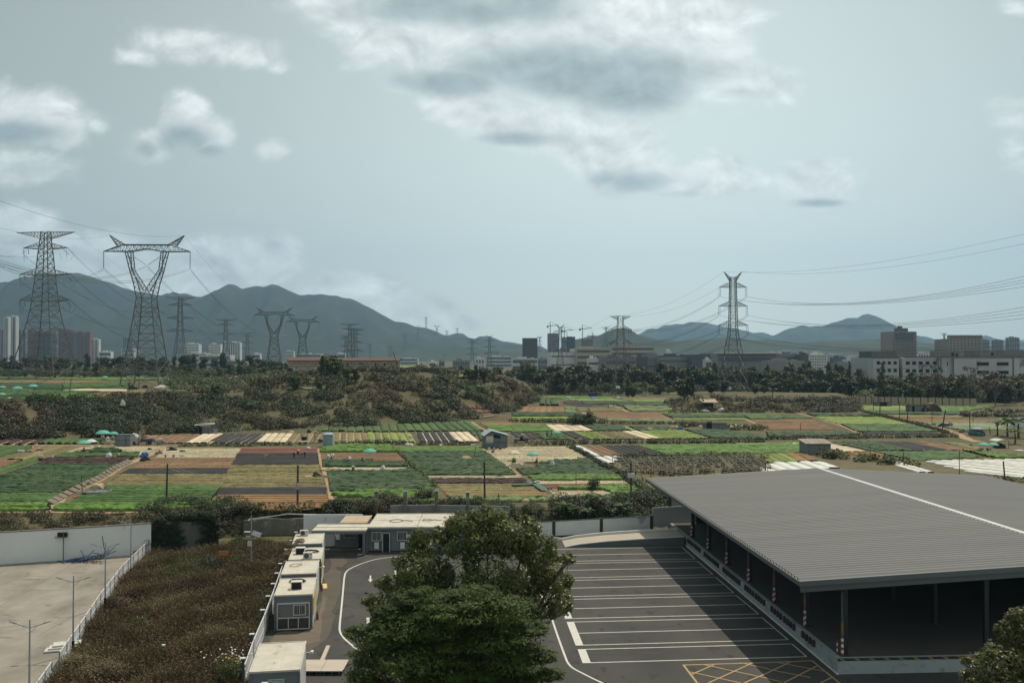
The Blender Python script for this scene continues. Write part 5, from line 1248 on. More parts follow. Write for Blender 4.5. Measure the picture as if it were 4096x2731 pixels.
# left wood
for row,(D0,D1,h0,h1,n,a,b,w_,rn) in enumerate([(680,760,11,15,40,-80,1180,dict(a=4,b=2,c=2,f=1),' deep in the wood'),(580,660,6,10,36,-80,1180,dict(a=3,d=1.5,c=2,f=2),' in the wood'),(520,570,2.5,4.5,26,-60,900,dict(a=3,c=1,d=3),' at the wood edge')]):
    for i in range(n):
        px=a+(b-a)*(i+random.uniform(.1,.9))/n; put_tree(pick(w_),px,random.uniform(D0,D1),random.uniform(h0,h1),rn)
for px,D,h,k in ((758,560,9.5,'a'),(990,500,8,'a'),(1048,505,7,'a'),(40,600,12,'a'),(390,560,9,'b'),(880,540,6,'c')): put_tree(k,px,D,h,' standing alone')
for i in range(30):
    px=1560+(2180-1560)*(i+random.random())/30; put_tree(pick(dict(a=3,c=3,d=1,b=2)),px,random.uniform(520,640),random.uniform(9,14),' in the wood')
for px,y,h,k in ((1120,1470,4.5,'a'),(1150,1460,6,'a'),(1290,1470,7,'b'),(1320,1475,8.5,'a'),(1340,1478,7,'a'),(1390,1490,5,'a'),(1420,1500,5.5,'c'),(1880,1500,6,'a'),(1905,1500,7,'b'),(1930,1500,6,'a'),(1970,1515,5.5,'f'),(1045,1520,4.5,'a'),(1060,1530,4,'a'),(1180,1530,5.5,'a'),(1280,1535,3.5,'a'),(865,1560,5,'a')):
    p=onp(px,y+28); put_tree(k,px,p[1],h,' on the bank')
# shrub mass on the banks
def mass(name,label,pts,rad,leafm,dens,size,seed,up=.25,asp=.7,flat=.75):
    rg=np.random.default_rng(seed); lob=[]
    for (x,y,z) in pts:
        r=rg.uniform(*rad); lob.append((x,y,z+r*.25,r*rg.uniform(.9,1.4),r*rg.uniform(.9,1.3),r*flat*rg.uniform(.7,1.2)))
    V,F=blob_mesh(lob,dens,size,asp,rg,up,inner=.75)
    o=mesh_np(name,V,F,LM[leafm] if isinstance(leafm,str) else leafm); return tag(o,label,'undergrowth',kind='stuff')
rg=np.random.default_rng(12)
A=[];B=[]
for k in range(1350):
    px=rg.uniform(-120,2150); s=sx(px); f=np.interp(s,T_s,T_f); t=np.interp(s,T_s,T_t); u=rg.uniform(-.02,1.0)
    D=f+(t-f)*u; x=s*D; z=gz(x,D)
    if math.sin(px*.021+D*.05)*math.cos(D*.11-px*.006)>.52 and rg.random()<.85: continue
    (A if (math.sin(px*.013)+math.sin(D*.09+px*.004)+rg.normal()*.5>.35) else B).append((x,D,z))
for k in range(150):   # top rim of the mound
    px=rg.uniform(1030,2060); s=sx(px); t=np.interp(s,T_s,T_t); D=t+rg.uniform(-3,5); A.append((s*D,D,gz(s*D,D)-.5))
mass('undergrowth','brown and olive scrub covering the slope of the raised bank',A,(1.0,2.6),'bank',6.5,.45,1)
mass('undergrowth','dark green scrub patches on the slope of the raised bank',B,(1.0,2.9),'bankgreen',6.5,.45,2)
# knoll on the right
A=[]
for k in range(240):
    px=rg.uniform(2680,3420); s=sx(px); f=np.interp(s,K_s,K_f); t=np.interp(s,K_s,K_t); D=f+(t-f)*rg.uniform(0,1.0); A.append((s*D,D,gz(s*D,D)))
for k in range(60):
    px=rg.uniform(3200,3440); s=sx(px); D=rg.uniform(318,345); A.append((s*D,D,gz(s*D,D)))
mass('undergrowth','scrub on the low knoll right of the thatched shelter',A,(.9,1.9),'bank',6,.45,3)
A=[]
for k in range(90):
    px=rg.uniform(2100,2400); D=P(px,1575-(px-2100)*.0+rg.uniform(-8,10),FZ)[1]; A.append((sx(px)*D,D,FZ))
mass('undergrowth','low scrub in front of the wood behind the small plots',A,(.8,1.7),'bank',6,.45,4)
# bank between walls and first fields
A=[];B=[]
for k in range(520):
    px=rg.uniform(-150,2280); s=sx(px); a=np.interp(s,B_s,B_lot)+1.2; b=np.interp(s,B_s,B_fld)-.8; D=a+(b-a)*rg.random(); 
    if 900<px<1300 and D<a+2: continue
    (A if rg.random()<.45 or px<1300 else B).append((s*D,D,gz(s*D,D)-.2))
for k in range(60):
    px=rg.uniform(560,960); s=sx(px); a=np.interp(s,B_s,B_lot)+1; D=a+rg.uniform(0,14); B.append((s*D,D,gz(s*D,D)))
mass('undergrowth','scrub on the low bank behind the white wall and cabins',A,(.5,1.15),'bank',26,.22,5)
mass('undergrowth','green bushes on the low bank above the rubble wall',B,(.6,1.35),'bankgreen',26,.22,6)
A=[]
for k in range(150):
    px=rg.uniform(2230,2700); s=sx(px); a=np.interp(s,B_s,B_lot)+3.5; b=np.interp(s,B_s,B_fld)+2; D=a+(b-a)*rg.random(); A.append((s*D,D,gz(s*D,D)-.1))
mass('undergrowth','dense green scrub between the panelled wall and the fields',A,(.7,1.5),'bankgreen',26,.22,7)
A=[]
for k in range(520): px=rg.uniform(2090,3540); D=rg.uniform(452,560); A.append((sx(px)*D,D,FZ+rg.uniform(0,2.5)))
for k in range(330): px=rg.uniform(3440,4300); D=rg.uniform(372,430); A.append((sx(px)*D,D,FZ+rg.uniform(0,2.2)))
mass('undergrowth','dark bushes filling the wood under the right hand trees',A,(1.6,3.2),'wood',2.2,.8,14,flat=.9)
A=[]
for k in range(420): px=rg.uniform(-120,1190); D=rg.uniform(540,720); A.append((sx(px)*D,D,gz(sx(px)*D,D)+rg.uniform(0,2)))
for k in range(150): px=rg.uniform(660,1130); D=rg.uniform(330,520); A.append((sx(px)*D,D,gz(sx(px)*D,D)-.6))
mass('undergrowth','dark bushes filling the wood behind the left hand terrace',A,(1.6,3.4),'wood',2.0,.8,15,flat=.8)
def hedge(label,reg,pts,w_,h,leafm='hedge',z=FZ,size=.32,dens=10,name='hedge',seed=1):
    W=[Vector(qP(reg,a,b,z)) for a,b in pts]; A=[]; r_=np.random.default_rng(seed+len(label))
    for a,b in zip(W[:-1],W[1:]):
        L_=(b-a).length; n=max(2,int(L_/(h*.7)))
        for i in range(n):
            p=a.lerp(b,(i+r_.random())/n); A.append((p.x+r_.normal()*w_*.15,p.y+r_.uniform(-.5,.5)*w_,z))
    lob=[(x,y,zz+h*.3,h*r_.uniform(.6,1),h*r_.uniform(.6,1),h*r_.uniform(.45,.8)) for x,y,zz in A]
    V,F=blob_mesh(lob,dens,size,.7,r_,.2,inner=.75); o=mesh_np(name,V,F,LM[leafm]); return tag(o,label,name)
hedge('dark hedge strip above the tan plot right of the mixer','E',[(1640,748),(2294,748)],1.6,.7)
hedge('hedge strip in front of the cart and water tank','F',[(0,738),(330,738)],1.6,.8)
hedge('shaggy hedge along the bright green plot behind the green umbrella','F',[(700,738),(1000,732),(1180,722),(1330,735)],1.8,1.1)
hedge('short hedge in front of the black and cream covered beds','F',[(1440,738),(1640,735),(1960,738)],1.4,.7)
hedge('long dark hedge running right of the three wheeler','G',[(160,740),(420,735),(700,725),(1100,720),(1600,722),(2294,715)],2.2,1.3)
hedge('dark hedge right of the blue grey shed roof','H',[(0,690),(600,680),(1100,672),(1700,665)],2.4,1.2)
hedge('hedge behind the wide yellow green plot','G',[(0,535),(300,532),(600,540),(860,545)],2.5,1.5,size=.4,dens=7)
hedge('brushy hedge between the bean field and the corrugated hut','G',[(880,548),(1500,548),(2294,590)],2.2,.9,'bank',size=.4,dens=7)
hedge('brown hedge bank beside the right hand track','H',[(860,450),(1100,500),(1500,600),(1620,640)],1.6,.9,'bank')
hedge('hedge along the diagonal path below the litter field','G',[(520,760),(640,820),(760,900),(900,970),(1050,1060),(1180,1150)],1.6,.8)
hedge('ragged grass strip between the two dark green fields','F',[(1270,800),(1400,920),(1500,1020),(1600,1120)],1.0,.5,'weed')
hedge('reed bed beside the trellis','H',[(470,845),(800,875),(1100,900),(1300,930)],7,1.5,'weed',size=.5,dens=6)
hedge('dark bean vines inside the front of the trellis','G',[(960,935),(1400,925),(2000,920),(2280,925)],5,1.3,'bankgreen',size=.35,dens=9)
hedge('dark bean vines inside the middle of the trellis','G',[(930,890),(1400,885),(2000,880),(2270,890)],6,1.2,'bankgreen',size=.35,dens=8)
hedge('dark bean vines at the back of the trellis','G',[(930,855),(1400,850),(2000,845),(2200,850)],5,1.2,'bankgreen',size=.35,dens=8)
hedge('bushes in front of the trellis beside the big roof','G',[(1000,985),(1400,1000),(2000,985),(2294,970)],4,1.5,'bank',size=.35,dens=8)
hedge('shrubs beside the white film strip near the roof corner','G',[(1090,1080),(1180,1150),(1280,1200)],2.0,1.1,'yellow',size=.3,dens=9)
hedge('dark shrubs below the knoll hut','H',[(0,430),(500,432),(740,420)],5,1.5,'bankgreen',size=.45,dens=7)
hedge('tall reeds right of the thatched shelter','H',[(480,425),(620,420),(740,425)],5,3.2,'russet',size=.6,dens=4)
hedge('cane plants in front of the corrugated hut','G',[(1500,575),(1660,570)],2.5,1.6,'yellow',size=.7,dens=3)
hedge('yellow cane plants right of the corrugated hut','G',[(1930,600),(2200,605)],2.5,1.4,'yellow',size=.7,dens=3)
hedge('dark dead heap of brush with pale top at the far right','H',[(1750,480),(2294,485)],3,2.0,'bank',size=.5,dens=7)
hedge('dry grass edge above the right hand brush heap','H',[(1950,440),(2294,445)],3,1.4,'yellow',size=.6,dens=4)
hedge('low weeds at the corner below the white mulched rows','H',[(1950,1040),(2400,1080)],4,.8,'weed')
hedge('green hedge foot along the raised bank','F',[(100,600),(500,575),(900,558),(1500,520),(1900,500)],3,1.3,'bankgreen',size=.4,dens=7)
hedge('low dark bush row by the yard edge of the orange beds','F',[(-250,1330),(100,1335),(500,1320)],2.5,1.1,'bankgreen')
# ---------------------------------------------------------------- weedy plot
def scatter_poly(poly,n,rg):
    A=np.array(poly); x0,y0=A.min(0); x1,y1=A.max(0); out=[]
    while len(out)<n:
        x=rg.uniform(x0,x1,n*2); y=rg.uniform(y0,y1,n*2); k=in_poly(x,y,poly); out+=list(zip(x[k],y[k]))
    return np.array(out[:n])
def blades(P_,hgt,wd,nb,rg,spread=.35):
    """nb thin blades per point"""
    n=len(P_)*nb; base=np.repeat(P_,nb,0); base[:,:2]+=rg.normal(size=(n,2))*.10
    h=np.repeat(hgt,nb)*rg.uniform(.5,1.1,n); a=rg.uniform(0,6.28,n); ln=rg.uniform(.1,1,n)*spread*h
    tip=base.copy(); tip[:,0]+=np.cos(a)*ln; tip[:,1]+=np.sin(a)*ln; tip[:,2]+=h
    b=rg.uniform(0,6.28,n); wv=np.stack([np.cos(b)*wd,np.sin(b)*wd,np.zeros(n)],1)
    mid=(base+tip)/2; mid[:,2]+=h*.1
    V=np.stack([base,mid+wv,tip,mid-wv],1).reshape(-1,3); return V,np.arange(n*4).reshape(-1,4)
PLOTW=[P(*p,0)[:2] for p in ((600,2222),(760,2205),(870,2190),(960,2160),(1000,2175),(1180,2175),(1190,2215),(1140,2330),(1075,2480),(1000,2620),(985,2800),(130,2800),(262,2690),(325,2572),(412,2440),(500,2318))]
rg=np.random.default_rng(31)
pt=scatter_poly(PLOTW,15000,rg); s_=np.sin(pt[:,0]*.35+1)+np.sin(pt[:,1]*.23+pt[:,0]*.2)+rg.normal(size=len(pt))*.45
g_=(pt[:,1]-84)/9+ (pt[:,0]+24)/5
green=(s_*.9+g_)>.35
for nm,lb,mk,leafm,hh in (('dry_grass','brown dry weeds and grass filling the overgrown plot',~green,'dry',(.35,.95)),('grass','green weeds at the back and right of the overgrown plot',green,'weed',(.3,.7))):
    Q=pt[mk]; Z_=np.zeros(len(Q)); P3=np.column_stack([Q,Z_]); hg=rg.uniform(hh[0],hh[1],len(Q))*(1+.5*np.sin(Q[:,0]*.9)*np.sin(Q[:,1]*.7))
    V1,F1=blades(P3,hg,.022,9,rg,.9)
    c=np.repeat(P3,7,0); c=c+rg.normal(size=c.shape)*np.array([.22,.22,.0]); c[:,2]=np.abs(rg.normal(size=len(c)))*.22+np.repeat(hg,7)*rg.uniform(.1,.7,len(c))
    V2,F2=leaf_quads(c,.13,.5,.2,rg)
    o=mesh_np(nm,np.concatenate([V1,V2]),np.concatenate([F1,F2+len(V1)]),LM[leafm]); tag(o,lb,'weeds',kind='stuff')
# individual bushes in the plot
def bush(label,px,py,z,r,h,leafm,size,dens,seed,name='bush',cat='bush'):
    p=P(px,py,z); r_=np.random.default_rng(seed); lob=[]
    for k in range(9): a=r_.uniform(0,6.28); q_=r*.6*r_.random(); lob.append((math.cos(a)*q_,math.sin(a)*q_,h*r_.uniform(.3,.7),r*.5,r*.5,h*.38))
    V,F=blob_mesh(lob,dens,size,.6,r_,.2,inner=.5); o=mesh_np(name,V,F,LM[leafm]); o.location=p; return tag(o,label,cat)
def q_(r,x,y): return q(r,x,y)
bush('dark rounded green bush left of the orange sign',*q('I',1850,540),0,1.6,1.1,'bankgreen',.14,40,1)
bush('dark green bush right of the orange sign',*q('I',2130,500),0,1.5,1.0,'weed',.14,40,2)
bush('rusty brown bush at the foot of the second lamp post','x' and q('I',1060,905)[0],q('I',1060,905)[1],0,1.5,1.1,'dry',.12,50,3)
bush('yellow green grassy clump in the middle of the weeds',*q('I',1250,1110),0,1.0,1.2,'yellow',.12,26,4)
bush('olive clump near the cabin fence',*q('I',1900,1160),0,1.7,1.0,'yellow',.12,22,5)
bush('dark brown thicket by the brick path',*q('I',650,1450),0,1.3,1.2,'dry',.12,50,6)
bush('brown thicket at the bottom of the weedy plot',*q('I',900,1540),0,2.2,1.2,'dry',.12,50,7)
fl=bush('bush with yellow and white flowers beside the nearest cabin',*q('I',2080,1560),0,1.5,1.9,'weed',.10,60,8,'flower_bush','flowering bush')
r_=np.random.default_rng(3); 
for nm,c,n in (('yellow_flowers',(.62,.45,.03),26),('white_flowers',(.62,.58,.60),60)):
    cc=np.stack([r_.normal(size=n)*.8,r_.normal(size=n)*.7,1.5+r_.uniform(0,.7,n)],1); V,F=leaf_quads(cc,.15,.9,.6,r_); tag(mesh_np(nm,V,F,mat(nm,c,scale=5),fl),kind='stuff')
# creeper over the ruined wall, and dead creeper on cabins
rg=np.random.default_rng(8); A=[]
w0=Vector(P(612,2206,0)); w1=Vector(P(872,2180,0))
for k in range(150):
    u=rg.random(); 
    if .52<u<.74 and rg.random()<.8: zz=rg.uniform(2.7,3.6)
    else: zz=rg.uniform(.2,3.7)
    p=w0.lerp(w1,u); A.append((p.x,p.y-.3+rg.uniform(-.15,.5),zz))
mass('creeper','dark green creeper hanging over the mouldy wall',A,(.35,.8),'bankgreen',60,.17,9)
A=[]
for k in range(40):
    u=rg.random(); p=Vector(P(1215,2150,2.6)).lerp(Vector(P(1165,2235,2.3)),u); A.append((p.x-.3+rg.normal()*.3,p.y+rg.normal()*.3,2.3+rg.uniform(-.6,.5)))
mass('creeper','dead brown creeper over the left edge of the far cabins',A,(.3,.6),'dry',70,.14,10)
# bushes in front of field edges
for i,(px,py,z,r,h,m,lb) in enumerate([(1500,2050,1.8,3.0,2.3,'bank','rusty brown bush in front of the low concrete wall'),(1400,2075,1.4,2.2,1.8,'bankgreen','green bush behind the long cabin roof'),(1560,2010,2.4,2.6,1.6,'weed','grassy bush at the front edge of the middle dark green field'),(1700,2005,2.4,2.2,1.7,'bank','brush clump between the concrete posts'),(1350,2040,2.0,1.8,1.6,'bankgreen','green bush at the foot of the narrow tan path'),(880,2066,2.0,2.2,1.4,'bankgreen','large dark bush below the orange beds'),(1905,2030,2.0,1.6,1.6,'bankgreen','dark bush beside the rightmost concrete post'),(1910,2030,2.3,1.2,1.2,'wood','small dark bush right of the rightmost concrete post'),(980,2060,2.0,2.4,1.8,'bank','brownish bush below the green field corner'),(2370,1960,2.5,1.2,2.2,'wood','small dark conifer like shrub behind the banana plants'),(3335,1835,2.5,1.0,1.6,'wood','dark bush right of the rusty roofed hut'),(2320,1700,2.5,4.5,3.0,'bankgreen','dark shrub cluster behind the cream covered beds'),(2355,1702,2.5,2,2.2,'bankgreen','dark shrub right of the cluster behind the cream beds'),(2360,1700,2.5,1.6,5.0,'wood','narrow dark shrub by the sloping path')]):
    bush(lb,px,py,z,r,h,m,.25 if py>1900 else .4,16 if py>1900 else 9,20+i)
# ---------------------------------------------------------------- banana plants
def banana_proto():
    t=thing('banana_plant','x','banana plant'); rg=random.Random(4)
    mb=MB(); mb.path([(0,0,0),(.05,0,.8),(0,0,1.6)],.14,7,r1=.07); mb.build('stem',mat('banana_stem',(.10,.10,.045),(.06,.055,.03),scale=3,coords='obj'),t)
    for k in range(10):
        a=k*2.4+rg.uniform(-.3,.3); el=rg.uniform(.5,1.25); ln=rg.uniform(1.5,2.3); w_=rg.uniform(.24,.34); V=[];n=9; x=0;z=1.5
        for i in range(n):
            f=i/(n-1); ang2=el-f*1.7; x+=math.cos(ang2)*ln/n; z+=math.sin(ang2)*ln/n
            hw=w_*math.sin(min(1,f*1.15+.08)*math.pi)**.6 if f>.12 else .03
            for s_ in (-1,0,1): V.append((x*math.cos(a)-s_*hw*math.sin(a),x*math.sin(a)+s_*hw*math.cos(a),z-abs(s_)*hw*.35+rg.uniform(-.02,.02)))
        F_=[]
        for i in range(n-1): 
            for j in (0,1): F_.append((3*i+j,3*i+3+j,3*i+4+j,3*i+1+j))
        mesh_np('frond',np.array(V),np.array(F_),LM['banana'],t)
    return t
BP=banana_proto(); bl=[(2396,2062,1.3,1.25,'large banana plant behind the panelled wall'),(2255,2080,1.2,1.0,'banana plant at the left end of the panelled wall'),(2290,2085,1.2,.8,'small banana plant left of the large one'),(2490,2075,1.3,.9,'bright leaved banana plant near the wall end'),(2350,2090,1.0,.8,'dark banana plant under the large one'),(2440,2088,1.0,.8,'banana plant in the gap right of the large one'),
 (1780,1662,2.5,1.8,'banana plant with one pale upright leaf at the foot of the bank'),(1745,1655,3,1.5,'banana plant in the scrub at the foot of the bank'),(1970,1600,7,2.2,'tall banana plant on the right flank of the bank'),(1925,1585,9,1.8,'banana plant among dark scrub on the bank'),(1870,1590,9,1.8,'light leaved banana plant halfway up the bank'),
 (4030,1745,2.5,2.0,'big dark banana plant beside the far right track'),(4075,1750,2.5,2.2,'banana plant against the right edge'),(3990,1740,2.5,1.6,'banana plant left of the big one by the green tarp'),(4060,1775,2.5,1.6,'low banana plant in front by the white canopy'),(3560,1602,2.5,1.8,'banana plant before the derelict block'),(3090,1590,5,1.6,'banana plant at the left end of the dark knoll scrub'),(845,1585,8.5,1.8,'plume leaved plant on top of the left bank'),(1010,1655,3,1.5,'banana plant right of the scrap covered hut')]
for i,(px,py,z,s,lb) in enumerate(bl):
    p=onp(px,py) if z<2 or z>2.6 else P(px,py,z)
    if i==0: BP.location=p; BP.scale=(s,s,s); BP['label']=lb; BP['group']='banana plants'
    else: dup(BP,p,i*1.3,lb,'banana plants',s)
# ---------------------------------------------------------------- big trees near the camera
def big_tree(name,label,base,lobes,D,k,leaf,dens,size,aspect,seed,flat=1.0,bark=BARK,layer=False,branchr=.16,inner=.55,sub_n=9,sub_r=.42):
    t=thing(name,label,'tree',base); rg=np.random.default_rng(seed); L0=[]
    for (x,y,rx,ry) in lobes:
        p=PD(x*1.7415,y*1.7415,D+rg.uniform(-1,1)*k*1.7415*D/F_PX); m=1.7415*D/F_PX
        L0.append((p[0]-base[0],p[1]-base[1],p[2]-base[2],rx*m*(1.08 if layer else 1),max(rx,ry)*m*.95,ry*m*(1.35 if layer else 1)))
    mb=MB(); top=max(l[2] for l in L0)
    fork=(0.0,0.0,top*.35)
    mb.path([(0,0,-.2),(.1,.05,top*.18),fork],.34,9,r1=.24)
    for (x,y,z,a,b,c) in L0:
        st=Vector(fork); e=Vector((x,y,z)); mid=st.lerp(e,.5)+Vector((0,0,-.10*(e-st).length))
        mb.path([st,mid,e],branchr*.8,5,r1=.03)
        for j in range(4):
            d=rg.normal(size=3); d/=np.linalg.norm(d); mb.path([mid.lerp(e,.6+.1*j),e+Vector((d[0]*a,d[1]*b,d[2]*c))*.85],.035,4,r1=.01)
    mb.build('trunk',bark,t)
    sub=[]
    for (x,y,z,a,b,c) in L0:
        for j in range(sub_n):
            d=rg.normal(size=3); d/=np.linalg.norm(d); sub.append((x+d[0]*a*.78,y+d[1]*b*.78,z+d[2]*c*.78,a*sub_r*rg.uniform(.6,1.2),b*sub_r*rg.uniform(.6,1.2),c*sub_r*(.7 if layer else 1)))
    V,F=blob_mesh(sub,dens,size,aspect,rg,.3 if not layer else .9,inner=inner)
    V2,F2=blob_mesh(L0,dens*.42,size,aspect,rg,.3,inner=.2)
    mesh_np('crown',np.concatenate([V,V2]),np.concatenate([F,F2+len(V)]),LM[leaf],t)
    return t
b_=P(1090*1.7415,2950,0); D_=52.0; base=(PD(1120*1.7415,1421,D_)[0],D_,0)
big_tree('broadleaf_tree','large dark glossy leaved tree in the middle of the lot',base,
 [(1165,1225,62,52),(1070,1235,62,50),(990,1258,55,46),(950,1305,46,40),(1235,1255,50,48),(1262,1315,52,50),(1285,1375,30,38),(1120,1310,85,70),(1020,1335,72,60),(1190,1370,72,60),(1245,1405,32,32),(1100,1400,75,60),(1180,1450,50,46),(1215,1205,30,24),(1302,1282,20,14),(890,1340,30,24),(915,1290,20,16),(930,1365,44,34),(1290,1335,28,30),(1120,1185,48,26),(1050,1195,36,22),(1150,1500,60,50),(1020,1430,70,50),(1190,1510,36,30),(1100,1560,80,60),(1000,1520,60,50),(1060,1640,90,60),(1180,1620,60,50),(880,1400,40,34),(900,1450,50,40),(960,1420,60,40),(860,1380,26,20)],
 D_,45,'tree',85,.22,.45,11)
D_=42.0; base=(PD(1040*1.7415,1421,D_)[0],D_,0)
big_tree('feathery_tree','bright green feathery tree in front of the large dark one',base,
 [(1050,1395,100,26),(965,1372,66,20),(1150,1398,80,24),(865,1452,66,20),(812,1452,26,9),(935,1432,84,24),(1030,1460,100,28),(1160,1458,84,26),(1225,1440,34,14),(850,1540,60,22),(950,1505,92,28),(1070,1530,100,32),(1190,1512,80,24),(1262,1545,38,12),(1090,1362,54,16),(900,1402,44,13),(826,1572,44,16),(1000,1585,110,28),(1180,1580,90,26),(960,1650,110,34),(1120,1660,120,36),(1050,1740,130,40),(900,1480,60,22),(850,1500,50,18),(1000,1430,70,24),(1120,1440,80,26),(980,1550,90,30),(1130,1560,90,30),(900,1600,80,26),(1230,1600,60,20)],
 D_,40,'feather',150,.24,.28,12,layer=True,branchr=.10,inner=.3,sub_n=11,sub_r=.34)
D_=38.0; base=(PD(2330*1.7415,1421,D_)[0],D_,0)
big_tree('broadleaf_tree','yellow green tree in the bottom right corner',base,
 [(2352,1425,34,34),(2320,1452,32,28),(2282,1490,22,20),(2240,1522,30,24),(2300,1520,48,36),(2360,1500,60,50),(2222,1556,22,18),(2285,1570,54,36),(2360,1570,60,44),(2430,1470,70,60),(2440,1560,90,60),(2330,1640,90,50),(2420,1660,80,50)],
 D_,30,'yellow',95,.21,.38,13)
# ---------------------------------------------------------------- mountains
HILLM=mat('hill_forest',(.008,.016,.012),(.020,.028,.018),scale=.004,detail=12,rough=.95,contrast=.2,fine=(.012,(.040,.042,.028),.62))
HILLN=mat('near_hill_forest',(.014,.026,.012),(.030,.042,.020),scale=.006,detail=12,rough=.95,contrast=.2,fine=(.02,(.022,.035,.016),.56))
def ridge(name,pts,D,depth,m,seed,amp=.20,n=260,rows=42,base=0.0):
    """ridge line surveyed at distance D; slopes fall towards and away from the viewer with spurs and gullies"""
    px=np.array([p[0] for p in pts],float); py=np.array([p[1] for p in pts],float)
    X0=(px-W_PX/2)/F_PX*D; Zc=CAM_Z+(1421-py)/F_PX*D
    xs=np.linspace(X0.min(),X0.max(),n); zc=np.interp(xs,X0,Zc); rg=np.random.default_rng(seed)
    zc=zc+sum(rg.uniform(-1,1)*np.sin(xs/D*rg.uniform(60,420)+rg.uniform(0,6))*1.1 for _ in range(14))*(D/5000)
    zc=np.maximum(zc,base+2)
    vs=np.linspace(-.35,1,rows); G=np.zeros((rows,n,3))
    ph=[(rg.uniform(14,60),rg.uniform(1,5),rg.uniform(0,6.28),rg.uniform(.5,1)) for _ in range(12)]
    for i,v in enumerate(vs):
        a=abs(v) if v>=0 else -v/.35
        s=sum(w_*np.sin(xs/D*f+p+np.sin(v*k+p)*1.6) for f,k,p,w_ in ph)/3.0
        s2=sum(w_*np.sin(xs/D*f*3.1+p*2+np.cos(v*k*2+p)*1.2) for f,k,p,w_ in ph)/6.0
        prof_=(1-a)**1.15
        y=D-v*depth
        z=base+(zc-base)*prof_*(1+amp*(s+s2)*min(1,a*3.0)*(1-a)*1.8)
        if v>=0: z=np.minimum(z, base+(zc-base)*(1-a*.62)+0*z)
        G[i,:,0]=xs*(1-v*depth/D*.75) ; G[i,:,1]=y; G[i,:,2]=z-(3 if a>=.999 else 0)
    V=G.reshape(-1,3); ii,jj=np.meshgrid(np.arange(rows-1),np.arange(n-1),indexing='ij'); a=(ii*n+jj).ravel()
    F=np.stack([a,a+n,a+n+1,a+1],1); o=mesh_np(name,V,F,m,smooth=True)
    if o.data.polygons[0].normal.z<0: o.data.flip_normals()
    return tag(o,kind='structure')
A_=[(x,y) for x,y in [q('A',*t) for t in [(-500,800),(-200,745),(0,730),(60,720),(110,730),(180,700),(260,680),(330,650),(390,640),(450,648),(600,660),(700,650),(850,690),(930,725),(1000,742),(1100,770),(1200,795),(1310,820),(1400,835),(1490,840),(1550,812),(1610,835),(1670,830),(1750,865),(1830,868),(1900,830),(1990,780),(2050,750),(2110,765),(2170,798),(2230,780)]]+[q('B',*t) for t in [(0,95),(70,95),(140,72),(200,85),(290,125),(400,160),(470,155),(540,170),(620,175),(720,180),(770,198),(850,208),(950,255),(1050,305),(1130,345),(1250,400),(1350,425),(1440,460),(1520,465),(1600,490),(1680,535),(1750,540),(1850,545),(1900,565),(1960,570),(2000,552),(2100,560),(2200,590),(2294,605)]]+[q('C',*t) for t in [(60,722),(160,728),(260,745),(340,800),(480,830)]]]
ridge('mountain_range',A_,5200,2300,HILLM,3,amp=.30,n=520)
ridge('hills',[q('B',*t) for t in [(-400,700),(200,640),(500,655),(700,620),(900,640),(1050,600),(1250,640),(1400,600),(1600,640),(1800,610),(2000,640),(2200,650),(2294,665)]]+[q('C',*t) for t in [(150,770),(300,775),(450,800)]],3600,700,HILLN,8,amp=.2)
ridge('hills',[q('C',*t) for t in [(380,800),(470,735),(560,690),(620,672),(700,660),(760,648),(820,630),(870,612),(920,590),(1000,580),(1060,592),(1120,632),(1180,655),(1250,680),(1400,690),(1500,705),(1620,690),(1750,690),(1850,672),(2000,668),(2150,690),(2294,690)]]+[q('D',*t) for t in [(120,700),(300,715),(500,700),(700,698),(850,690),(930,684),(1020,682),(1120,695),(1300,700),(1500,725),(1700,742),(1900,735),(2100,760),(2400,790)]],2900,700,HILLN,5,amp=.2,n=380)
ridge('hills',[q('C',*t) for t in [(1080,680),(1130,640),(1200,595),(1240,588),(1300,590),(1350,572),(1400,560),(1450,550),(1500,556),(1540,555),(1600,537),(1680,530),(1760,545),(1850,565),(1930,570),(2050,600),(2150,620),(2250,622)]]+[q('D',*t) for t in [(0,630),(60,655),(200,720)]],7600,1800,HILLM,6,amp=.2)
ridge('hills',[q('D',*t) for t in [(-60,690),(40,660),(130,610),(200,580),(310,562),(370,570),(480,563),(560,535),(640,508),(700,492),(760,494),(800,490),(850,472),(900,462),(960,475),(1020,500),(1080,535),(1200,600),(1300,648),(1340,652),(1400,655),(1480,680),(1600,715),(1750,745)]],6600,1800,HILLM,7,amp=.24)
ridge('hills',[q('D',*t) for t in [(1750,760),(1850,680),(1900,660),(1950,652),(2000,665),(2060,690),(2160,690),(2294,700),(2600,760)]],7000,1500,HILLM,9,amp=.2)
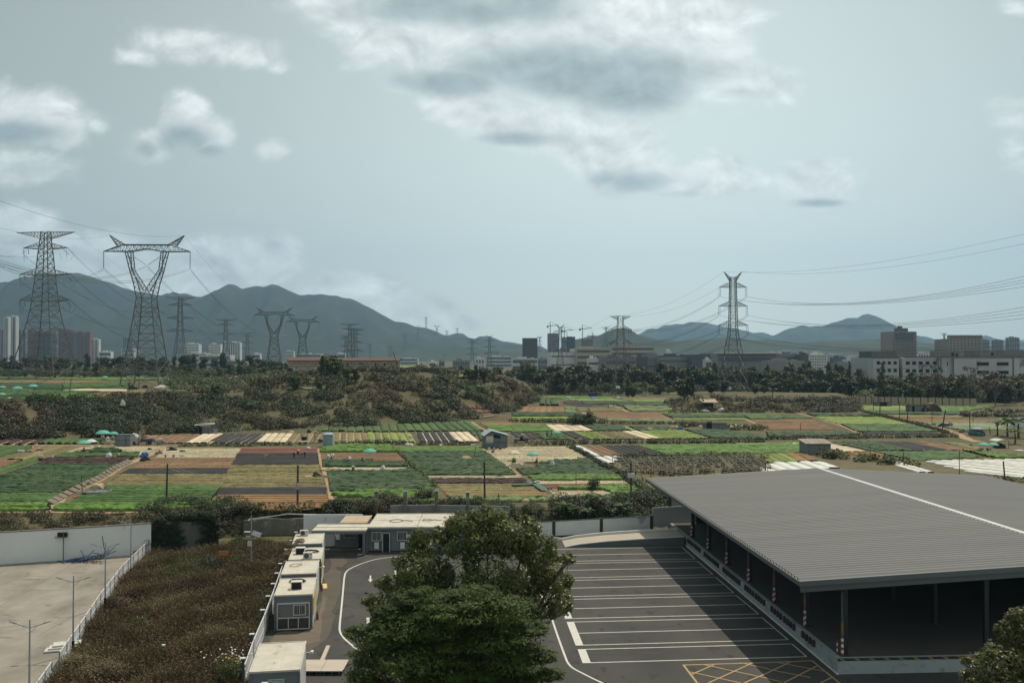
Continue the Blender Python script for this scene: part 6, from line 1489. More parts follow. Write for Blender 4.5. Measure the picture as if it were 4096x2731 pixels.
# ---------------------------------------------------------------- pylons
PYL=mat('pylon_steel',(.085,.092,.092),(.12,.125,.12),scale=.15,rough=.6,coords='obj'); INS=mat('insulator',(.06,.075,.075),scale=1,rough=.4)
def lattice(mb,levels,leg,br):
    """four-legged lattice; levels = [(z,half width)]"""
    for (z0,w0),(z1,w1) in zip(levels[:-1],levels[1:]):
        c0=[(-w0,-w0,z0),(w0,-w0,z0),(w0,w0,z0),(-w0,w0,z0)]; c1=[(-w1,-w1,z1),(w1,-w1,z1),(w1,w1,z1),(-w1,w1,z1)]
        for i in range(4):
            j=(i+1)%4; mb.beam(c0[i],c1[i],leg); mb.beam(c0[i],c1[j],br); mb.beam(c0[j],c1[i],br); mb.beam(c1[i],c1[j],br)
            if (z1-z0)>4: # secondary bracing
                m0=(Vector(c0[i])+Vector(c0[j]))/2; mc=(Vector(c0[i])+Vector(c1[i])+Vector(c0[j])+Vector(c1[j]))/4
                mb.beam((Vector(c0[i])+Vector(c1[i]))/2,mc,br*.8); mb.beam((Vector(c0[j])+Vector(c1[j]))/2,mc,br*.8)
def arm_truss(mb,s,w,z0,z1,L,ztip,br,n=6):
    """cross arm: bottom chord z0, top chord z1 at body half width w, running to x=L"""
    tip=Vector((s*L,0,ztip)); B=[Vector((s*w,-w,z0)),Vector((s*w,w,z0))]; T=[Vector((s*w,-w,z1)),Vector((s*w,w,z1))]
    for p in B+T: mb.beam(p,tip,br*1.25)
    for i in range(1,n):
        f=i/n; f0=(i-1)/n
        for k in (0,1): mb.beam(B[k].lerp(tip,f),T[k].lerp(tip,f),br*.7); mb.beam(B[k].lerp(tip,f0),T[k].lerp(tip,f),br*.7)
        mb.beam(B[0].lerp(tip,f),B[1].lerp(tip,f),br*.7); mb.beam(B[0].lerp(tip,f0),B[1].lerp(tip,f),br*.7)
def ins_string(par,a,b,r=.16):
    a=Vector(a);b=Vector(b); mb=MB(); n=9; 
    for i in range(n): p=a.lerp(b,i/n); q2_=a.lerp(b,(i+.55)/n); mb.beam(p,q2_,r*2,n=6); mb.beam(q2_,a.lerp(b,(i+1)/n),r*.8,n=4)
    return mb.build('insulator',INS,par)
def drum_pylon(label,loc_,H_,rz=0,det=1,arms=None,top='flat',group=None,brs=1.0,levels=None,strain=True,topL=17.2):
    t=thing('pylon',label,'pylon',loc_,rz,group); k=H_/82.6; br=.16*brs*k; lg=.34*brs*k
    lv=levels or [(0,13.2),(9,11.4),(17,9.6),(24.5,8.0),(31.5,6.6),(38.5,5.5),(43.5,4.9),(48.5,4.5),(53.5,4.1),(58,3.7),(62.5,3.35),(67,3.05),(71,2.75),(74.8,2.4),(78.6,2.1),(82.6,1.9)]
    lv=[(z*k,w*k) for z,w in lv]
    mb=MB(); lattice(mb,lv,lg,br); mb.build('tower_body',PYL,t)
    arms=arms or [(43.5,47.5,15.1,.6),(58.2,61.5,15.2,.6),(73,76.5,13.2,.6)]
    for (z0,z1,L_,dz) in arms:
        w_=np.interp(z0*k,[a[0] for a in lv],[a[1] for a in lv])
        for s in (-1,1):
            mb=MB(); arm_truss(mb,s,w_,z0*k,z1*k,L_*k,(z0+dz)*k,br); a=mb.build('crossarm',PYL,t)
            if det:
                if strain:
                    ins_string(a,(s*L_*k,0,z0*k),(s*(L_+1.6)*k,3.0*k,(z0-2.6)*k)); ins_string(a,(s*(L_-3)*k,0,z0*k),(s*(L_-1.5)*k,3.0*k,(z0-2.6)*k))
                    mb=MB(); pts=[(s*(L_+1.6)*k,3*k,(z0-2.6)*k),(s*(L_+.6)*k,1.5*k,(z0-6)*k),(s*(L_-1.0)*k,0,(z0-7.2)*k),(s*(L_-3.0)*k,-1.2*k,(z0-6)*k),(s*(L_-3.6)*k,-2.4*k,(z0-2.2)*k)]; mb.path(pts,.05,4); mb.build('jumper_loop',INS,a)
                    ins_string(a,(s*(L_-.8)*k,0,(z0)*k),(s*(L_-.8)*k,0,(z0-6.2)*k),.07)
                else:
                    for dx in (0,1.0): ins_string(a,(s*(L_-dx)*k,0,z0*k),(s*(L_-dx)*k,0,(z0-6.2)*k),.10)
    zt,wt=lv[-1]
    for s in (-1,1):
        mb=MB()
        if top=='flat': arm_truss(mb,s,wt,zt-3.8*k,zt,topL*k,zt-.1*k,br*.9,8)
        else: arm_truss(mb,s,wt,zt-3.0*k,zt-.5*k,6.5*k,zt+4.0*k,br*.9,5)
        mb.build('earth_wire_arm',PYL,t)
    return t
def cup_pylon(label,loc_,H_,rz=0,det=1,group=None,brs=1.0):
    t=thing('goblet_pylon',label,'pylon',loc_,rz,group); k=H_/63.0; br=.15*brs*k; lg=.34*brs*k
    S=lambda z: z*k
    lv=[(0,7.9),(5.5,7.1),(10.5,6.4),(16,5.7),(22,4.9),(29,4.0),(33,3.5),(36.8,3.1)]
    mb=MB(); lattice(mb,[(S(z),S(w)) for z,w in lv],lg,br); mb.build('tower_body',PYL,t)
    zb,zt=56.2,59.0
    for s in (-1,1):
        mb=MB(); # V arm: outer chord and inner chord, front and back
        O=[(3.1,36.8),(4.6,43.0),(6.4,48.4),(8.6,zb)]; I_=[(0.1,39.6),(2.6,43.6),(5.6,48.4),(6.2,zb)]
        for (o0,o1),(i0,i1) in zip(zip(O[:-1],O[1:]),zip(I_[:-1],I_[1:])):
            for sub in range(3):
                f0,f1=sub/3,(sub+1)/3
                def LP(a,b,f): return (a[0]+(b[0]-a[0])*f,a[1]+(b[1]-a[1])*f)
                a0,a1=LP(o0,o1,f0),LP(o0,o1,f1); b0,b1=LP(i0,i1,f0),LP(i0,i1,f1)
                for y in (-1,1):
                    def dy(z): return 3.1-(z-36.8)/(zb-36.8)*1.9
                    P4=[Vector((s*S(x),y*S(dy(z)),S(z))) for x,z in (a0,a1,b0,b1)]
                    mb.beam(P4[0],P4[1],lg*.9); mb.beam(P4[2],P4[3],lg*.8); mb.beam(P4[0],P4[3],br*.8); mb.beam(P4[1],P4[3],br*.8)
                for (x,z) in (a1,b1): mb.beam((s*S(x),-S(dy(z)),S(z)),(s*S(x),S(dy(z)),S(z)),br*.8)
        mb.beam((s*S(3.1),0,S(36.8)),(0,0,S(40)),br); mb.build('goblet_arm',PYL,t)
    mb=MB(); w_=1.2; n=14; xs=[-9.8+19.6*i/n for i in range(n+1)]
    zl=lambda x: zb+ (1.0 if abs(x)<1 else (1.0*(1-(abs(x)-1)/5.5) if abs(x)<6.5 else 0))
    for y in (-1,1):
        for i in range(n):
            a,b=xs[i],xs[i+1]; mb.beam((S(a),y*S(w_),S(zt)),(S(b),y*S(w_),S(zt)),lg*.9); mb.beam((S(a),y*S(w_),S(zl(a))),(S(b),y*S(w_),S(zl(b))),lg*.8)
            if i%2: mb.beam((S(a),y*S(w_),S(zt)),(S(b),y*S(w_),S(zl(b))),br)
            else: mb.beam((S(a),y*S(w_),S(zl(a))),(S(b),y*S(w_),S(zt)),br)
    for i in range(n+1): mb.beam((S(xs[i]),-S(w_),S(zt)),(S(xs[i]),S(w_),S(zt)),br*.8)
    mb.build('bridge_beam',PYL,t)
    for s in (-1,1):
        mb=MB(); tip=Vector((s*S(17.9),0,S(zb))); 
        B=[Vector((s*S(9.8),-S(w_),S(zb))),Vector((s*S(9.8),S(w_),S(zb)))]; T=[Vector((s*S(12.0 if 0 else 9.8),y*S(w_),S(zt))) for y in (-1,1)]
        for p in B: mb.beam(p,tip,lg*.8)
        for p in T: mb.beam(p,tip,lg*.8)
        for i in range(1,5):
            f=i/5; f0=(i-1)/5
            for j in (0,1): mb.beam(B[j].lerp(tip,f),T[j].lerp(tip,f),br*.7); mb.beam(B[j].lerp(tip,f0),T[j].lerp(tip,f),br*.7)
        mb.build('crossarm',PYL,t)
        mb=MB(); tp=Vector((s*S(15.4),0,S(63.0))); 
        B=[Vector((s*S(9.0),y*S(w_),S(zt))) for y in (-1,1)]; T=[Vector((s*S(12.0),y*S(w_*.7),S(zt-.6))) for y in (-1,1)]
        for p in B+T: mb.beam(p,tp,lg*.7)
        for i in range(1,5):
            f=i/5; f0=(i-1)/5
            for j in (0,1): mb.beam(B[j].lerp(tp,f),T[j].lerp(tp,f),br*.7); mb.beam(B[j].lerp(tp,f0),T[j].lerp(tp,f),br*.7)
        mb.build('earth_wire_horn',PYL,t)
        if det: 
            ins_string(t,(s*S(17.8),0,S(zb-.2)),(s*S(17.8),0,S(zb-7.0)),.17); ins_string(t,(s*S(6.3),0,S(zb-1.6)),(s*S(.3),0,S(zb-5.6)),.12)
    return t
def site(px,ytop,ybase,z0):   # distance from where the foot meets ground level z0, height from the top
    D=(CAM_Z-z0)*F_PX/(ybase-1421.0); x=(px-W_PX/2)/F_PX*D; return x,D,(ybase-ytop)/F_PX*D
def far_site(px,ytop,D,z0):
    x=(px-W_PX/2)/F_PX*D; zt=CAM_Z+(1421-ytop)/F_PX*D; return x,D,zt-z0
x,D,h=site(*[q('A',402,0)[0],q('A',0,286)[1]],1514,TZ); PL=(x,D,h); T1=drum_pylon('tallest pylon at the far left, with four crossarms and jumper loops',(x,D,TZ),h,R(-4),brs=1.25)
x,D,h=site(q('A',1312,0)[0],q('A',0,315)[1],1545,TZ); CL=(x,D,h); T2=cup_pylon('big goblet shaped pylon right of the tallest one',(x,D,TZ),h,R(2),brs=1.15)
x,D,h=site(q('C',1982,0)[0],q('C',0,112)[1],1580,FZ+1); PR=(x,D,h)
lvr=[(0,8.6),(10,7.5),(20,6.3),(29,5.2),(36,4.2),(42.7,3.0),(48.9,2.5),(54,2.4),(58.5,2.3),(63,2.2),(67.5,2.1),(71.5,2.0),(75.5,1.9),(79,1.85),(82.6,1.8)]
lvm=[(0,10.5),(12,8.6),(23,6.8),(32,5.5),(40,4.8),(47,4.3),(54,3.9),(61,3.5),(68,3.2),(75,2.9),(82.6,2.7)]
T3=drum_pylon('tall pylon at the right with six double insulator strings and a vee top',(x,D,FZ),h,R(3),levels=lvr,arms=[(49.2,52.8,10.5,.2),(62.5,66,10.1,.2),(75.5,79,9.7,.2)],top='vee',strain=False,brs=1.2)
x,D,h=site(q('C',972,0)[0],q('C',0,480)[1],1578,FZ); PM=(x,D,h)
T4=drum_pylon('middle pylon with a wide flat top arm in front of the banded factory',(x,D,FZ),h,R(5),levels=lvm,arms=[(40,44,12.6,.3),(54.4,58.4,11.8,.3),(68.7,72.5,11.5,.3)],top='flat',topL=11.5,strain=True,brs=1.2)
x,D,h=far_site(q('C',432,0)[0],q('C',0,575)[1],620,FZ); PX=(x,D,h)
T5=drum_pylon('pylon with vee top in front of the building cranes',(x,D,FZ),h,R(5),levels=[(z,w*.9) for z,w in lvr],arms=[(47,50.5,10.2,.2),(60.8,64,10.2,.2),(75,78,10.2,.2)],top='vee',strain=False,brs=1.3)
# further lines
far=[('A',1613,870,'d',780,'first smaller pylon right of the big goblet pylon'),('A',2022,1068,'d',1080,'second smaller pylon, before the white hospital blocks'),('A',2216,1188,'d',1500,'small pylon right of the hospital blocks'),
 ('B',162,292,'c',800,'nearer of the twin distant goblet pylons'),('B',418,366,'c',980,'farther of the twin distant goblet pylons'),('B',840,436,'d',1000,'tallest of the clustered pylons behind the ruined building'),('B',866,480,'d',900,'wide middle pylon of the cluster behind the ruined building'),('B',893,488,'d',880,'right pylon of the cluster behind the ruined building'),('B',805,540,'d',1200,'left low pylon of the cluster behind the ruined building'),
 ('B',1204,636,'d',1700,'small pylon over the right end of the ruined building'),('B',1937,572,'d',1050,'pale pylon above the green hilltop plot'),('B',2092,552,'v',1000,'dark pylon with vee top right of the hilltop plot'),('B',1022,616,'d',2600,'faint pylon low on the mountain foot'),('B',2163,682,'d',2200,'faint small pylon right of the vee topped one'),('B',1688,702,'d',2400,'faint small pylon above the hilltop plot'),('B',1333,530,'m',3300,'pylon on the lower mountain slope'),('B',1453,458,'m',3900,'pylon below the first ridge pylon'),
 ('B',1524,378,'m',5000,'highest pylon standing on the mountain ridge'),('B',1620,450,'mc',5050,'tiny goblet pylon on the mountain ridge'),('B',1803,477,'m',5000,'lone pylon on the lower ridge'),('B',1710,498,'m',5100,'faint pylon between the ridge pylons'),('C',843,578,'m',2750,'tiny pylon on the near green hill'),('C',247,663,'m',3500,'faint pylon right of the dark brown office tower'),('D',1580,635,'m',3000,'faint pylon between the pink towers')]
for r_,x_,y_,ty,D,lb in far:
    px,py=q(r_,x_,y_)
    hh=None
    if ty in('m','mc'): hh=66 if ty=='m' else 55; x=(px-W_PX/2)/F_PX*D; zt=CAM_Z+(1421-py)/F_PX*D; z0=zt-hh; h=hh
    else:
        z0=FZ if px>1200 else (TZ if px<1000 else FZ); z0=FZ if D>1000 else z0; x,D,h=far_site(px,py,D,z0)
    bs=1.2+D/2200.0
    if ty in('c','mc'): cup_pylon(lb,(x,D,z0),h,R(8 if D<2000 else 0),det=(D<1000),group='distant pylons',brs=bs)
    else: drum_pylon(lb,(x,D,z0),h,R(6),det=0,top='vee' if ty=='v' else 'flat',group='distant pylons',brs=bs,levels=[(0,9.0),(14,6.6),(27,4.6),(40,3.3),(50,2.7),(60,2.4),(69,2.1),(76,1.9),(82.6,1.7)])
# ---------------------------------------------------------------- overhead wires
WIRE=mat('conductor',(.055,.06,.065),scale=1,rough=.5)
def wire(a,b,sag,r,label,group,n=22):
    a=Vector(a);b=Vector(b); pts=[]
    if 'edge' in group or 'edge' in label:      # the span carries on past the edge of the view on the same curve
        k=1.9; S2=sag*k*k; f=1/k; zb=a.z+(b.z-a.z+4*S2*f*(1-f))/f; b=a+(b-a)*k; b.z=zb; sag=S2; n=40
    for i in range(n+1):
        f=i/n; p=a.lerp(b,f); p.z-=4*sag*f*(1-f); pts.append(p-a)
    mb=MB(); mb.path(pts,r,4); o=mb.build('power_line',WIRE); o.location=a; return tag(o,label,'power line',group)
def wp(t,x,y,z): 
    c,s=math.cos(t.rotation_euler.z),math.sin(t.rotation_euler.z); l=t.location; return Vector((l.x+x*c-y*s,l.y+x*s+y*c,l.z+z))
# right tower: spans to the right edge (towards the viewer's right) and to the middle pylon
k3=PR[2]/82.6; k4=PM[2]/82.6; k5=PX[2]/82.6
nm=['top','middle','bottom']
ends=[((4130,1083),(4130,1113)),((4130,1212),(4130,1245)),((4130,1348),(4130,1374))]
for i,(za,L_) in enumerate(((75.5,9.7),(62.5,10.1),(49.2,10.5))):
    for s in (-1,1):
        a=wp(T3,s*L_*k3,0,(za-6.2)*k3)
        for j in (0,1):
            e=PD(ends[2-(2-i)][0][0]+60,[ends[i][0][1],ends[i][1][1]][j]+(s<0)*18,230)
            wire(a,e,[5.5,5.0,4.6][i]-j*.6,.042,'%s %s wire from the %s of the right hand pylon to the right edge'%(nm[i],['upper','lower'][j],['left arm','right arm'][(s+1)//2]),'power lines running off the right edge')
        zb_=[68.7,54.4,40][i]; Lb=[11.5,11.8,12.6][i]
        b=wp(T4,s*Lb*k4,-2,(zb_-.5)*k4)
        for j in (0,1): wire(a+Vector((0,0,-j*.5)),b+Vector((0,0,-j*.9)),5,.05,'%s %s strand, %s of the right hand pylon to the middle pylon'%(nm[i],['upper','lower'][j],['left arm','right arm'][(s+1)//2]),'power lines between the right and middle pylons')
        c=wp(T5,s*10.2*k5,0,([75,60.8,47][i]-6)*k5); wire(b,c,5,.06,'%s line, %s of the middle pylon to the vee topped crane side pylon'%(nm[i],['left arm','right arm'][(s+1)//2]),'power lines between the middle and crane side pylons')
for s in (-1,1):
    a=wp(T3,s*6.5*k3,0,86.5*k3); wire(a,PD(4190,915 if s<0 else 955,230),4,.03,'thin earth wire, %s horn of the right hand pylon to the right edge'%['left','right'][(s+1)//2],'thin earth wires')
    b=wp(T4,s*11.4*k4,0,82.5*k4); wire(a,b,5,.03,'thin earth wire, %s horn of the right hand pylon to the middle pylon'%['left','right'][(s+1)//2],'thin earth wires')
    wire(b,wp(T5,s*6.5*k5,0,86*k5),5,.035,'thin earth wire, %s tip of the middle pylon to the vee topped pylon'%['left','right'][(s+1)//2],'thin earth wires')
# left towers
k1=PL[2]/82.6; k2=CL[2]/63.0; T6=bpy.data.objects['pylon.004'] if 'pylon.004' in bpy.data.objects else T5
D6=[o for o in bpy.data.objects if o.get('label','').startswith('first smaller pylon')][0]; D7=[o for o in bpy.data.objects if o.get('label','').startswith('second smaller pylon')][0]
D8=[o for o in bpy.data.objects if o.get('label','').startswith('nearer of the twin')][0]
k6=far_site(0,q('A',0,870)[1],780,TZ)[2]/82.6; k7=far_site(0,q('A',0,1068)[1],1080,FZ)[2]/82.6; k8=far_site(0,q('B',0,292)[1],800,TZ)[2]/63
for i,(z1,L_,z6) in enumerate(((73,13.2,73),(58.2,15.2,58.2),(43.5,15.1,43.5))):
    for s in (-1,1):
        sd=['left','right'][(s+1)//2]
        a=wp(T1,s*(L_+1.6)*k1,3*k1,(z1-2.6)*k1); b=wp(D6,s*L_*k6,0,(z6-5)*k6)
        for j in (0,1): wire(a+Vector((0,0,-j*.5)),b+Vector((0,0,-j*.6)),14,.06,'%s %s arm %s strand, tallest pylon to first smaller pylon'%(nm[i],sd,['upper','lower'][j]),'power lines behind the tallest pylon')
        c=wp(D7,s*L_*k7,0,(z6-5)*k7); wire(b,c,12,.08,'%s %s arm line between the two smaller left pylons'%(nm[i],sd),'power lines between the smaller left pylons')
        e=PD(-80,[q('A',0,447)[1],q('A',0,690)[1],q('A',0,960)[1]][i]+(s>0)*8,400); wire(wp(T1,s*(L_-3.6)*k1,-2.4*k1,(z1-1.2)*k1),e,3,.055,'%s %s arm line from the tallest pylon off the left edge'%(nm[i],sd),'power lines leaving the left edge')
for s,xx,zz,ye,lb in ((-1,17.8,49.2,q('A',0,603)[1],'left phase'),(1,17.8,49.2,q('A',0,622)[1],'right phase'),(0,0,50.4,q('A',0,576)[1],'centre phase')):
    a=wp(T2,s*xx*k2,0,zz*k2)
    for j in (0,1):
        wire(a+Vector((0,0,-j*.6)),Vector(PD(-60,ye-40,230))+Vector((0,0,-j*.6)),5.5,.055,'%s %s strand from the big goblet pylon to the left edge'%(lb,['upper','lower'][j]),'power lines leaving the left edge')
        b=wp(D8,s*17.8*k8-0,0,49*k8); wire(a+Vector((0,0,-j*.6)),b+Vector((0,0,-j*.6)),15,.06,'%s %s strand between the big goblet pylon and the nearer twin'%(lb,['upper','lower'][j]),'power lines between the goblet pylons')
wire(wp(T2,15.4*k2,0,63*k2),PD(-60,q('A',0,-40)[1],210),3.5,.035,'thin earth wire from the right horn of the goblet pylon rising off the left edge','thin earth wires')
wire(wp(T2,-15.4*k2,0,63*k2),PD(-60,q('A',0,215)[1],230),2.5,.03,'thin earth wire from the left horn of the goblet pylon to the left edge','thin earth wires')
wire(wp(T2,15.4*k2,0,63*k2),wp(D8,15.4*k8,0,63*k8),12,.035,'thin earth wire from the right horn of the goblet pylon to the nearer twin','thin earth wires')
wire(wp(T1,17*k1,0,82.4*k1),wp(D6,17*k6,0,82*k6),8,.035,'thin earth wire from the right tip of the tallest pylon','thin earth wires')
# ---------------------------------------------------------------- city
BM={}
def bmat(key,c,c2,s=.05): 
    if key not in BM: BM[key]=mat(key,c,c2,scale=s,rough=.85,detail=6)
    return BM[key]
WINM=mat('facade_glass',(.05,.065,.075),(.08,.095,.105),scale=.08,rough=.3,spec=.5)
def building(label,x0,x1,ytop,D,wall,z0=FZ,cat='building',name='building',floors=None,vert=0,depth=None,cap=None,rz=None,bandfrac=.5,step=None,side=None,ybot=None):
    """x0,x1,ytop in full photo pixels at distance D. horizontal window bands and/or vertical bays"""
    xa=(x0-W_PX/2)/F_PX*D; xb=(x1-W_PX/2)/F_PX*D; zt=CAM_Z+(1421-ytop)/F_PX*D; w_=xb-xa; h=zt-z0; dp=depth or max(10,min(w_*.6,30))
    t=thing(name,label,cat,((xa+xb)/2,D,z0),R(2 if rz is None else rz))
    mb=MB(); mb.box((0,dp/2,h/2),(w_,dp,h)); mb.build('wall',wall,t)
    nf=floors or max(2,int(h/(3.3 if cat!='factory' else 5))); fh=h/nf
    if vert==0 or floors:
        for i in range(nf):
            mb=MB(); zc=fh*(i+.5); mb.box((0,-.02,zc),(w_*.94,.3,fh*bandfrac)); o=mb.build('window_band',WINM,t)
            if i>30: break
    if vert:
        mb=MB(); bw=w_/(vert*2+1)
        for i in range(vert+1 if floors else vert):
            cx=-w_/2+bw*(2*i+(.5 if floors else 1.5)); 
            if floors: mb.box((cx,-.15,h/2),(bw*.9,.5,h*.99))
            else: mb.box((cx,-.02,h*.5),(bw*.9,.3,h*.96))
        mb.build('facade_bays',wall if floors else WINM,t)
    mb=MB(); 
    if cap!='none': mb.box((-w_*.1,dp*.5,h+.9),(w_*.35,dp*.4,1.8)); mb.box((w_*.3,dp*.5,h+.5),(w_*.12,dp*.3,1.0)); mb.build('roof_plant',wall,t)
    return t
grey=bmat('grey_block',(.22,.23,.235),(.18,.19,.20)); lgt=bmat('pale_block',(.52,.52,.50),(.44,.44,.43)); red=bmat('brick_red_block',(.24,.115,.10),(.19,.095,.085)); brown=bmat('brown_block',(.11,.095,.085),(.085,.075,.068)); beige=bmat('beige_block',(.42,.37,.30),(.36,.32,.26)); white=bmat('white_block',(.60,.61,.60),(.50,.51,.51)); pink=bmat('pink_block',(.29,.235,.21),(.24,.20,.18)); dark=bmat('dark_grey_block',(.10,.11,.12),(.08,.09,.10)); green=bmat('green_netting',(.07,.13,.12),(.06,.10,.10)); conc=bmat('raw_concrete',(.26,.26,.25),(.19,.19,.185))
qa=lambda r,x0,x1,y: (q(r,x0,0)[0],q(r,x1,0)[0],q(r,0,y)[1])
LT='tower block'
building('pinkish tower block at the very left edge',*qa('A',-60,40,1157),1750,pink,cat=LT,vert=3,name='tower_block')
building('pale cream tower with stepped crown, tallest at the left',*qa('A',32,72,1050),1700,lgt,cat=LT,vert=2,name='tower_block'); building('right half of the pale cream stepped tower pair',*qa('A',74,143,1040),1720,lgt,cat=LT,vert=2,name='tower_block')
building('dark glass tower beside the cream towers',*qa('A',150,186,1170),1800,dark,cat=LT,vert=2,name='tower_block'); building('grey glass tower behind the tallest pylon foot',*qa('A',190,226,1168),1820,grey,cat=LT,vert=2,name='tower_block')
for i,(a,b,y,m,lb) in enumerate([(228,290,1165,red,'brick red tower left of the pylon body'),(296,335,1172,red,'brick red tower seen through the pylon'),(340,384,1168,red,'brick red tower with pale stripes behind the pylon'),(392,440,1180,dark,'dark tower behind the right leg of the pylon'),(446,500,1176,grey,'grey tower behind the right leg of the pylon'),(522,572,1158,red,'tallest brick red tower right of the pylon'),(577,625,1162,red,'second brick red tower right of the pylon'),(630,652,1172,red,'narrow brick red tower right of the pylon'),(656,688,1182,grey,'grey tower between the brick red ones'),(692,740,1180,red,'fourth brick red tower right of the pylon'),(744,762,1186,grey,'narrow grey tower right of the brick red ones'),(766,804,1182,red,'last brick red tower of the row')]): building(lb,*qa('A',a,b,y),1850,m,cat=LT,vert=3,name='tower_block')
building('white tower right of the brick red row',*qa('A',808,884,1246),1900,white,cat=LT,floors=14,vert=2,name='tower_block'); building('low white stepped block below the white tower',*qa('A',888,992,1358),1500,white,floors=3)
building('long low white block between the great pylons',*qa('A',1088,1200,1330),1600,lgt,floors=4,vert=6)
bb=thing('billboard_frame','big dark louvred billboard frame above the low block','billboard',(P(0,0,30)[0]*0+(q('A',1142,0)[0]-W_PX/2)/F_PX*1550,1550,FZ),0)
mb=MB(); w_=75*KZ/F_PX*1550; z1=CAM_Z+(1421-q('A',0,1240)[1])/F_PX*1550-FZ; z0_=CAM_Z+(1421-q('A',0,1330)[1])/F_PX*1550-FZ
for i in range(7): z=z0_+(z1-z0_)*i/6; mb.beam((-w_/2,0,z),(w_/2,0,z),.8)
for i in range(5): x=-w_/2+w_*i/4; mb.beam((x,0,0),(x,0,z1),.7)
mb.build('frame',STEEL,bb)
building('white hospital block with gridded windows, left one',*qa('A',1648,1782,1287),1500,white,floors=9,vert=10,cat='hospital'); building('wide white podium below the left hospital block',*qa('A',1660,1850,1372),1450,lgt,floors=3)
building('white gridded block left of the tall white towers',*qa('A',1872,1975,1290),1550,white,floors=9,vert=8,cat='hospital'); building('white tall slab behind the second small pylon',*qa('A',1968,2040,1272),1600,white,vert=5,cat=LT,name='tower_block'); building('white tall slab at the right of the hospital group',*qa('A',2046,2152,1274),1600,white,vert=6,cat=LT,name='tower_block'); building('low white strip building under the hospital group',*qa('A',1782,2060,1388),1400,lgt,floors=2)
building('low beige block left of the ruined building',*qa('A',1930,2160,1436),1200,beige,floors=2)
building('pale block just left of the goblet twins',*qa('A',2262,2330,1378),1300,white,floors=3)
building('pale grid fronted block between the goblet twins',*qa('B',252,338,682),1600,lgt,floors=5,vert=8); building('long pale low block right of the goblet twins',*qa('B',350,582,706),1700,lgt,floors=3); building('small white roofed block over the ruined building',*qa('B',718,800,700),1700,white,floors=2)
building('long dim block behind the pylon cluster',*qa('B',590,720,715),1650,grey,floors=2)
building('grey white works with red roof stripe beyond the hilltop',*qa('B',1552,1612,777),900,white,floors=2); building('small pale house beyond the hilltop plot',*qa('B',1640,1690,766),950,pink,floors=2)
building('large pale raw concrete works beyond the hilltop plot',*qa('B',1762,1915,766),800,conc,floors=3,vert=7); building('white columned end of the concrete works',*qa('B',1960,2052,748),820,white,floors=3,vert=3)
building('long dim white strip block at the foot of the hill',*qa('B',2060,2294,730),1500,lgt,floors=3); building('low dim block right of the ruined building',*qa('B',1290,1450,745),1900,lgt,floors=2)
building('dark brown gridded office tower standing alone',*qa('C',96,229,676),1250,brown,cat='office tower',name='office_tower',floors=16,vert=14,cap='none',bandfrac=.6); building('long low pale terminal below the brown office tower',*qa('C',0,232,858),1150,lgt,floors=2)
building('low dim block left of the cranes',*qa('C',232,318,862),1180,grey,floors=2)
for a,b,y,m,lb in ((321,368,634,conc,'unfinished concrete tower under the left crane'),(370,417,632,conc,'unfinished twin concrete tower under the left crane'),(446,492,668,conc,'unfinished tower wrapped below green netting'),(494,532,662,green,'unfinished tower with green netting on top'),(534,566,664,green,'narrow unfinished tower with green netting'),(628,664,688,conc,'unfinished tower left of the small crane'),(668,718,686,conc,'unfinished tower under the small crane')): building(lb,*qa('C',a,b,y),1500,m,cat='unfinished tower',name='unfinished_tower',floors=14,vert=4,bandfrac=.45,cap='none')
def crane(lb,r_,mx,yt,jl,jr,D):
    px,py=q(r_,mx,yt); x=(px-W_PX/2)/F_PX*D; zt=CAM_Z+(1421-py)/F_PX*D; t=thing('tower_crane',lb,'crane',(x,D,FZ),0,'tower cranes over the unfinished towers'); s=KZ*D/F_PX; h=zt-FZ
    mb=MB(); mb.beam((0,0,0),(0,0,h+2),1.1); mb.build('mast',YEL,t); mb=MB(); mb.beam((-jl*s,0,h-1.0),(jr*s,0,h+.5),.9); mb.beam((0,0,h+6),(jr*s*.8,0,h+1),.3); mb.beam((0,0,h+6),(-jl*s*.9,0,h),.3); mb.beam((0,0,h),(0,0,h+6),.6); mb.build('jib',YEL,t); mb=MB(); mb.box((-jl*s*.85,0,h-2.4) if jl<jr else (jr*s*.85,0,h-2.4),(3,2,2.6)); mb.build('counterweight',conc,t)
crane('left crane over the twin concrete towers','C',343,563,28,75,1480); crane('crane behind the vee topped pylon','C',468,606,24,82,1520); crane('crane left of the near green hill','C',632,590,27,84,1480); crane('smallest crane on the right','C',720,655,50,20,1490)
FT='factory'
building('long white factory with rounded window slots at its left end',*qa('C',346,573,803),800,white,cat=FT,name='factory',floors=3,bandfrac=.14,cap='none',depth=40)
building('big beige banded factory',*qa('C',575,885,768),790,beige,cat=FT,name='factory',floors=5,bandfrac=.42,depth=60); building('beige banded factory wing with white stair block',*qa('C',886,1282,752),860,beige,cat=FT,name='factory',floors=6,bandfrac=.45,depth=40)
building('small white plant block before the beige factory',*qa('C',682,772,856),740,white,cat=FT,floors=2,bandfrac=.2); building('grey low factory behind the middle pylon',*qa('C',835,1112,842),720,grey,cat=FT,name='factory',floors=2,bandfrac=.25,depth=40)
building('dark grey block right of the middle pylon',*qa('C',1112,1215,845),730,dark,cat=FT,floors=2,bandfrac=.2); building('grey box with sloping roof behind the middle pylon',*qa('C',1216,1300,812),740,grey,cat=FT,floors=1,bandfrac=.05,cap='none'); building('long grey shed with white bands',*qa('C',1300,1616,850),735,grey,cat=FT,name='factory',floors=3,bandfrac=.22,depth=40,cap='none'); building('grey rooftop plant rooms above the long grey shed',*qa('C',1320,1600,833),800,dark,cat=FT,floors=1,bandfrac=.1); building('white rooftop tank block',*qa('C',1382,1430,790),850,white,floors=1,bandfrac=.05)
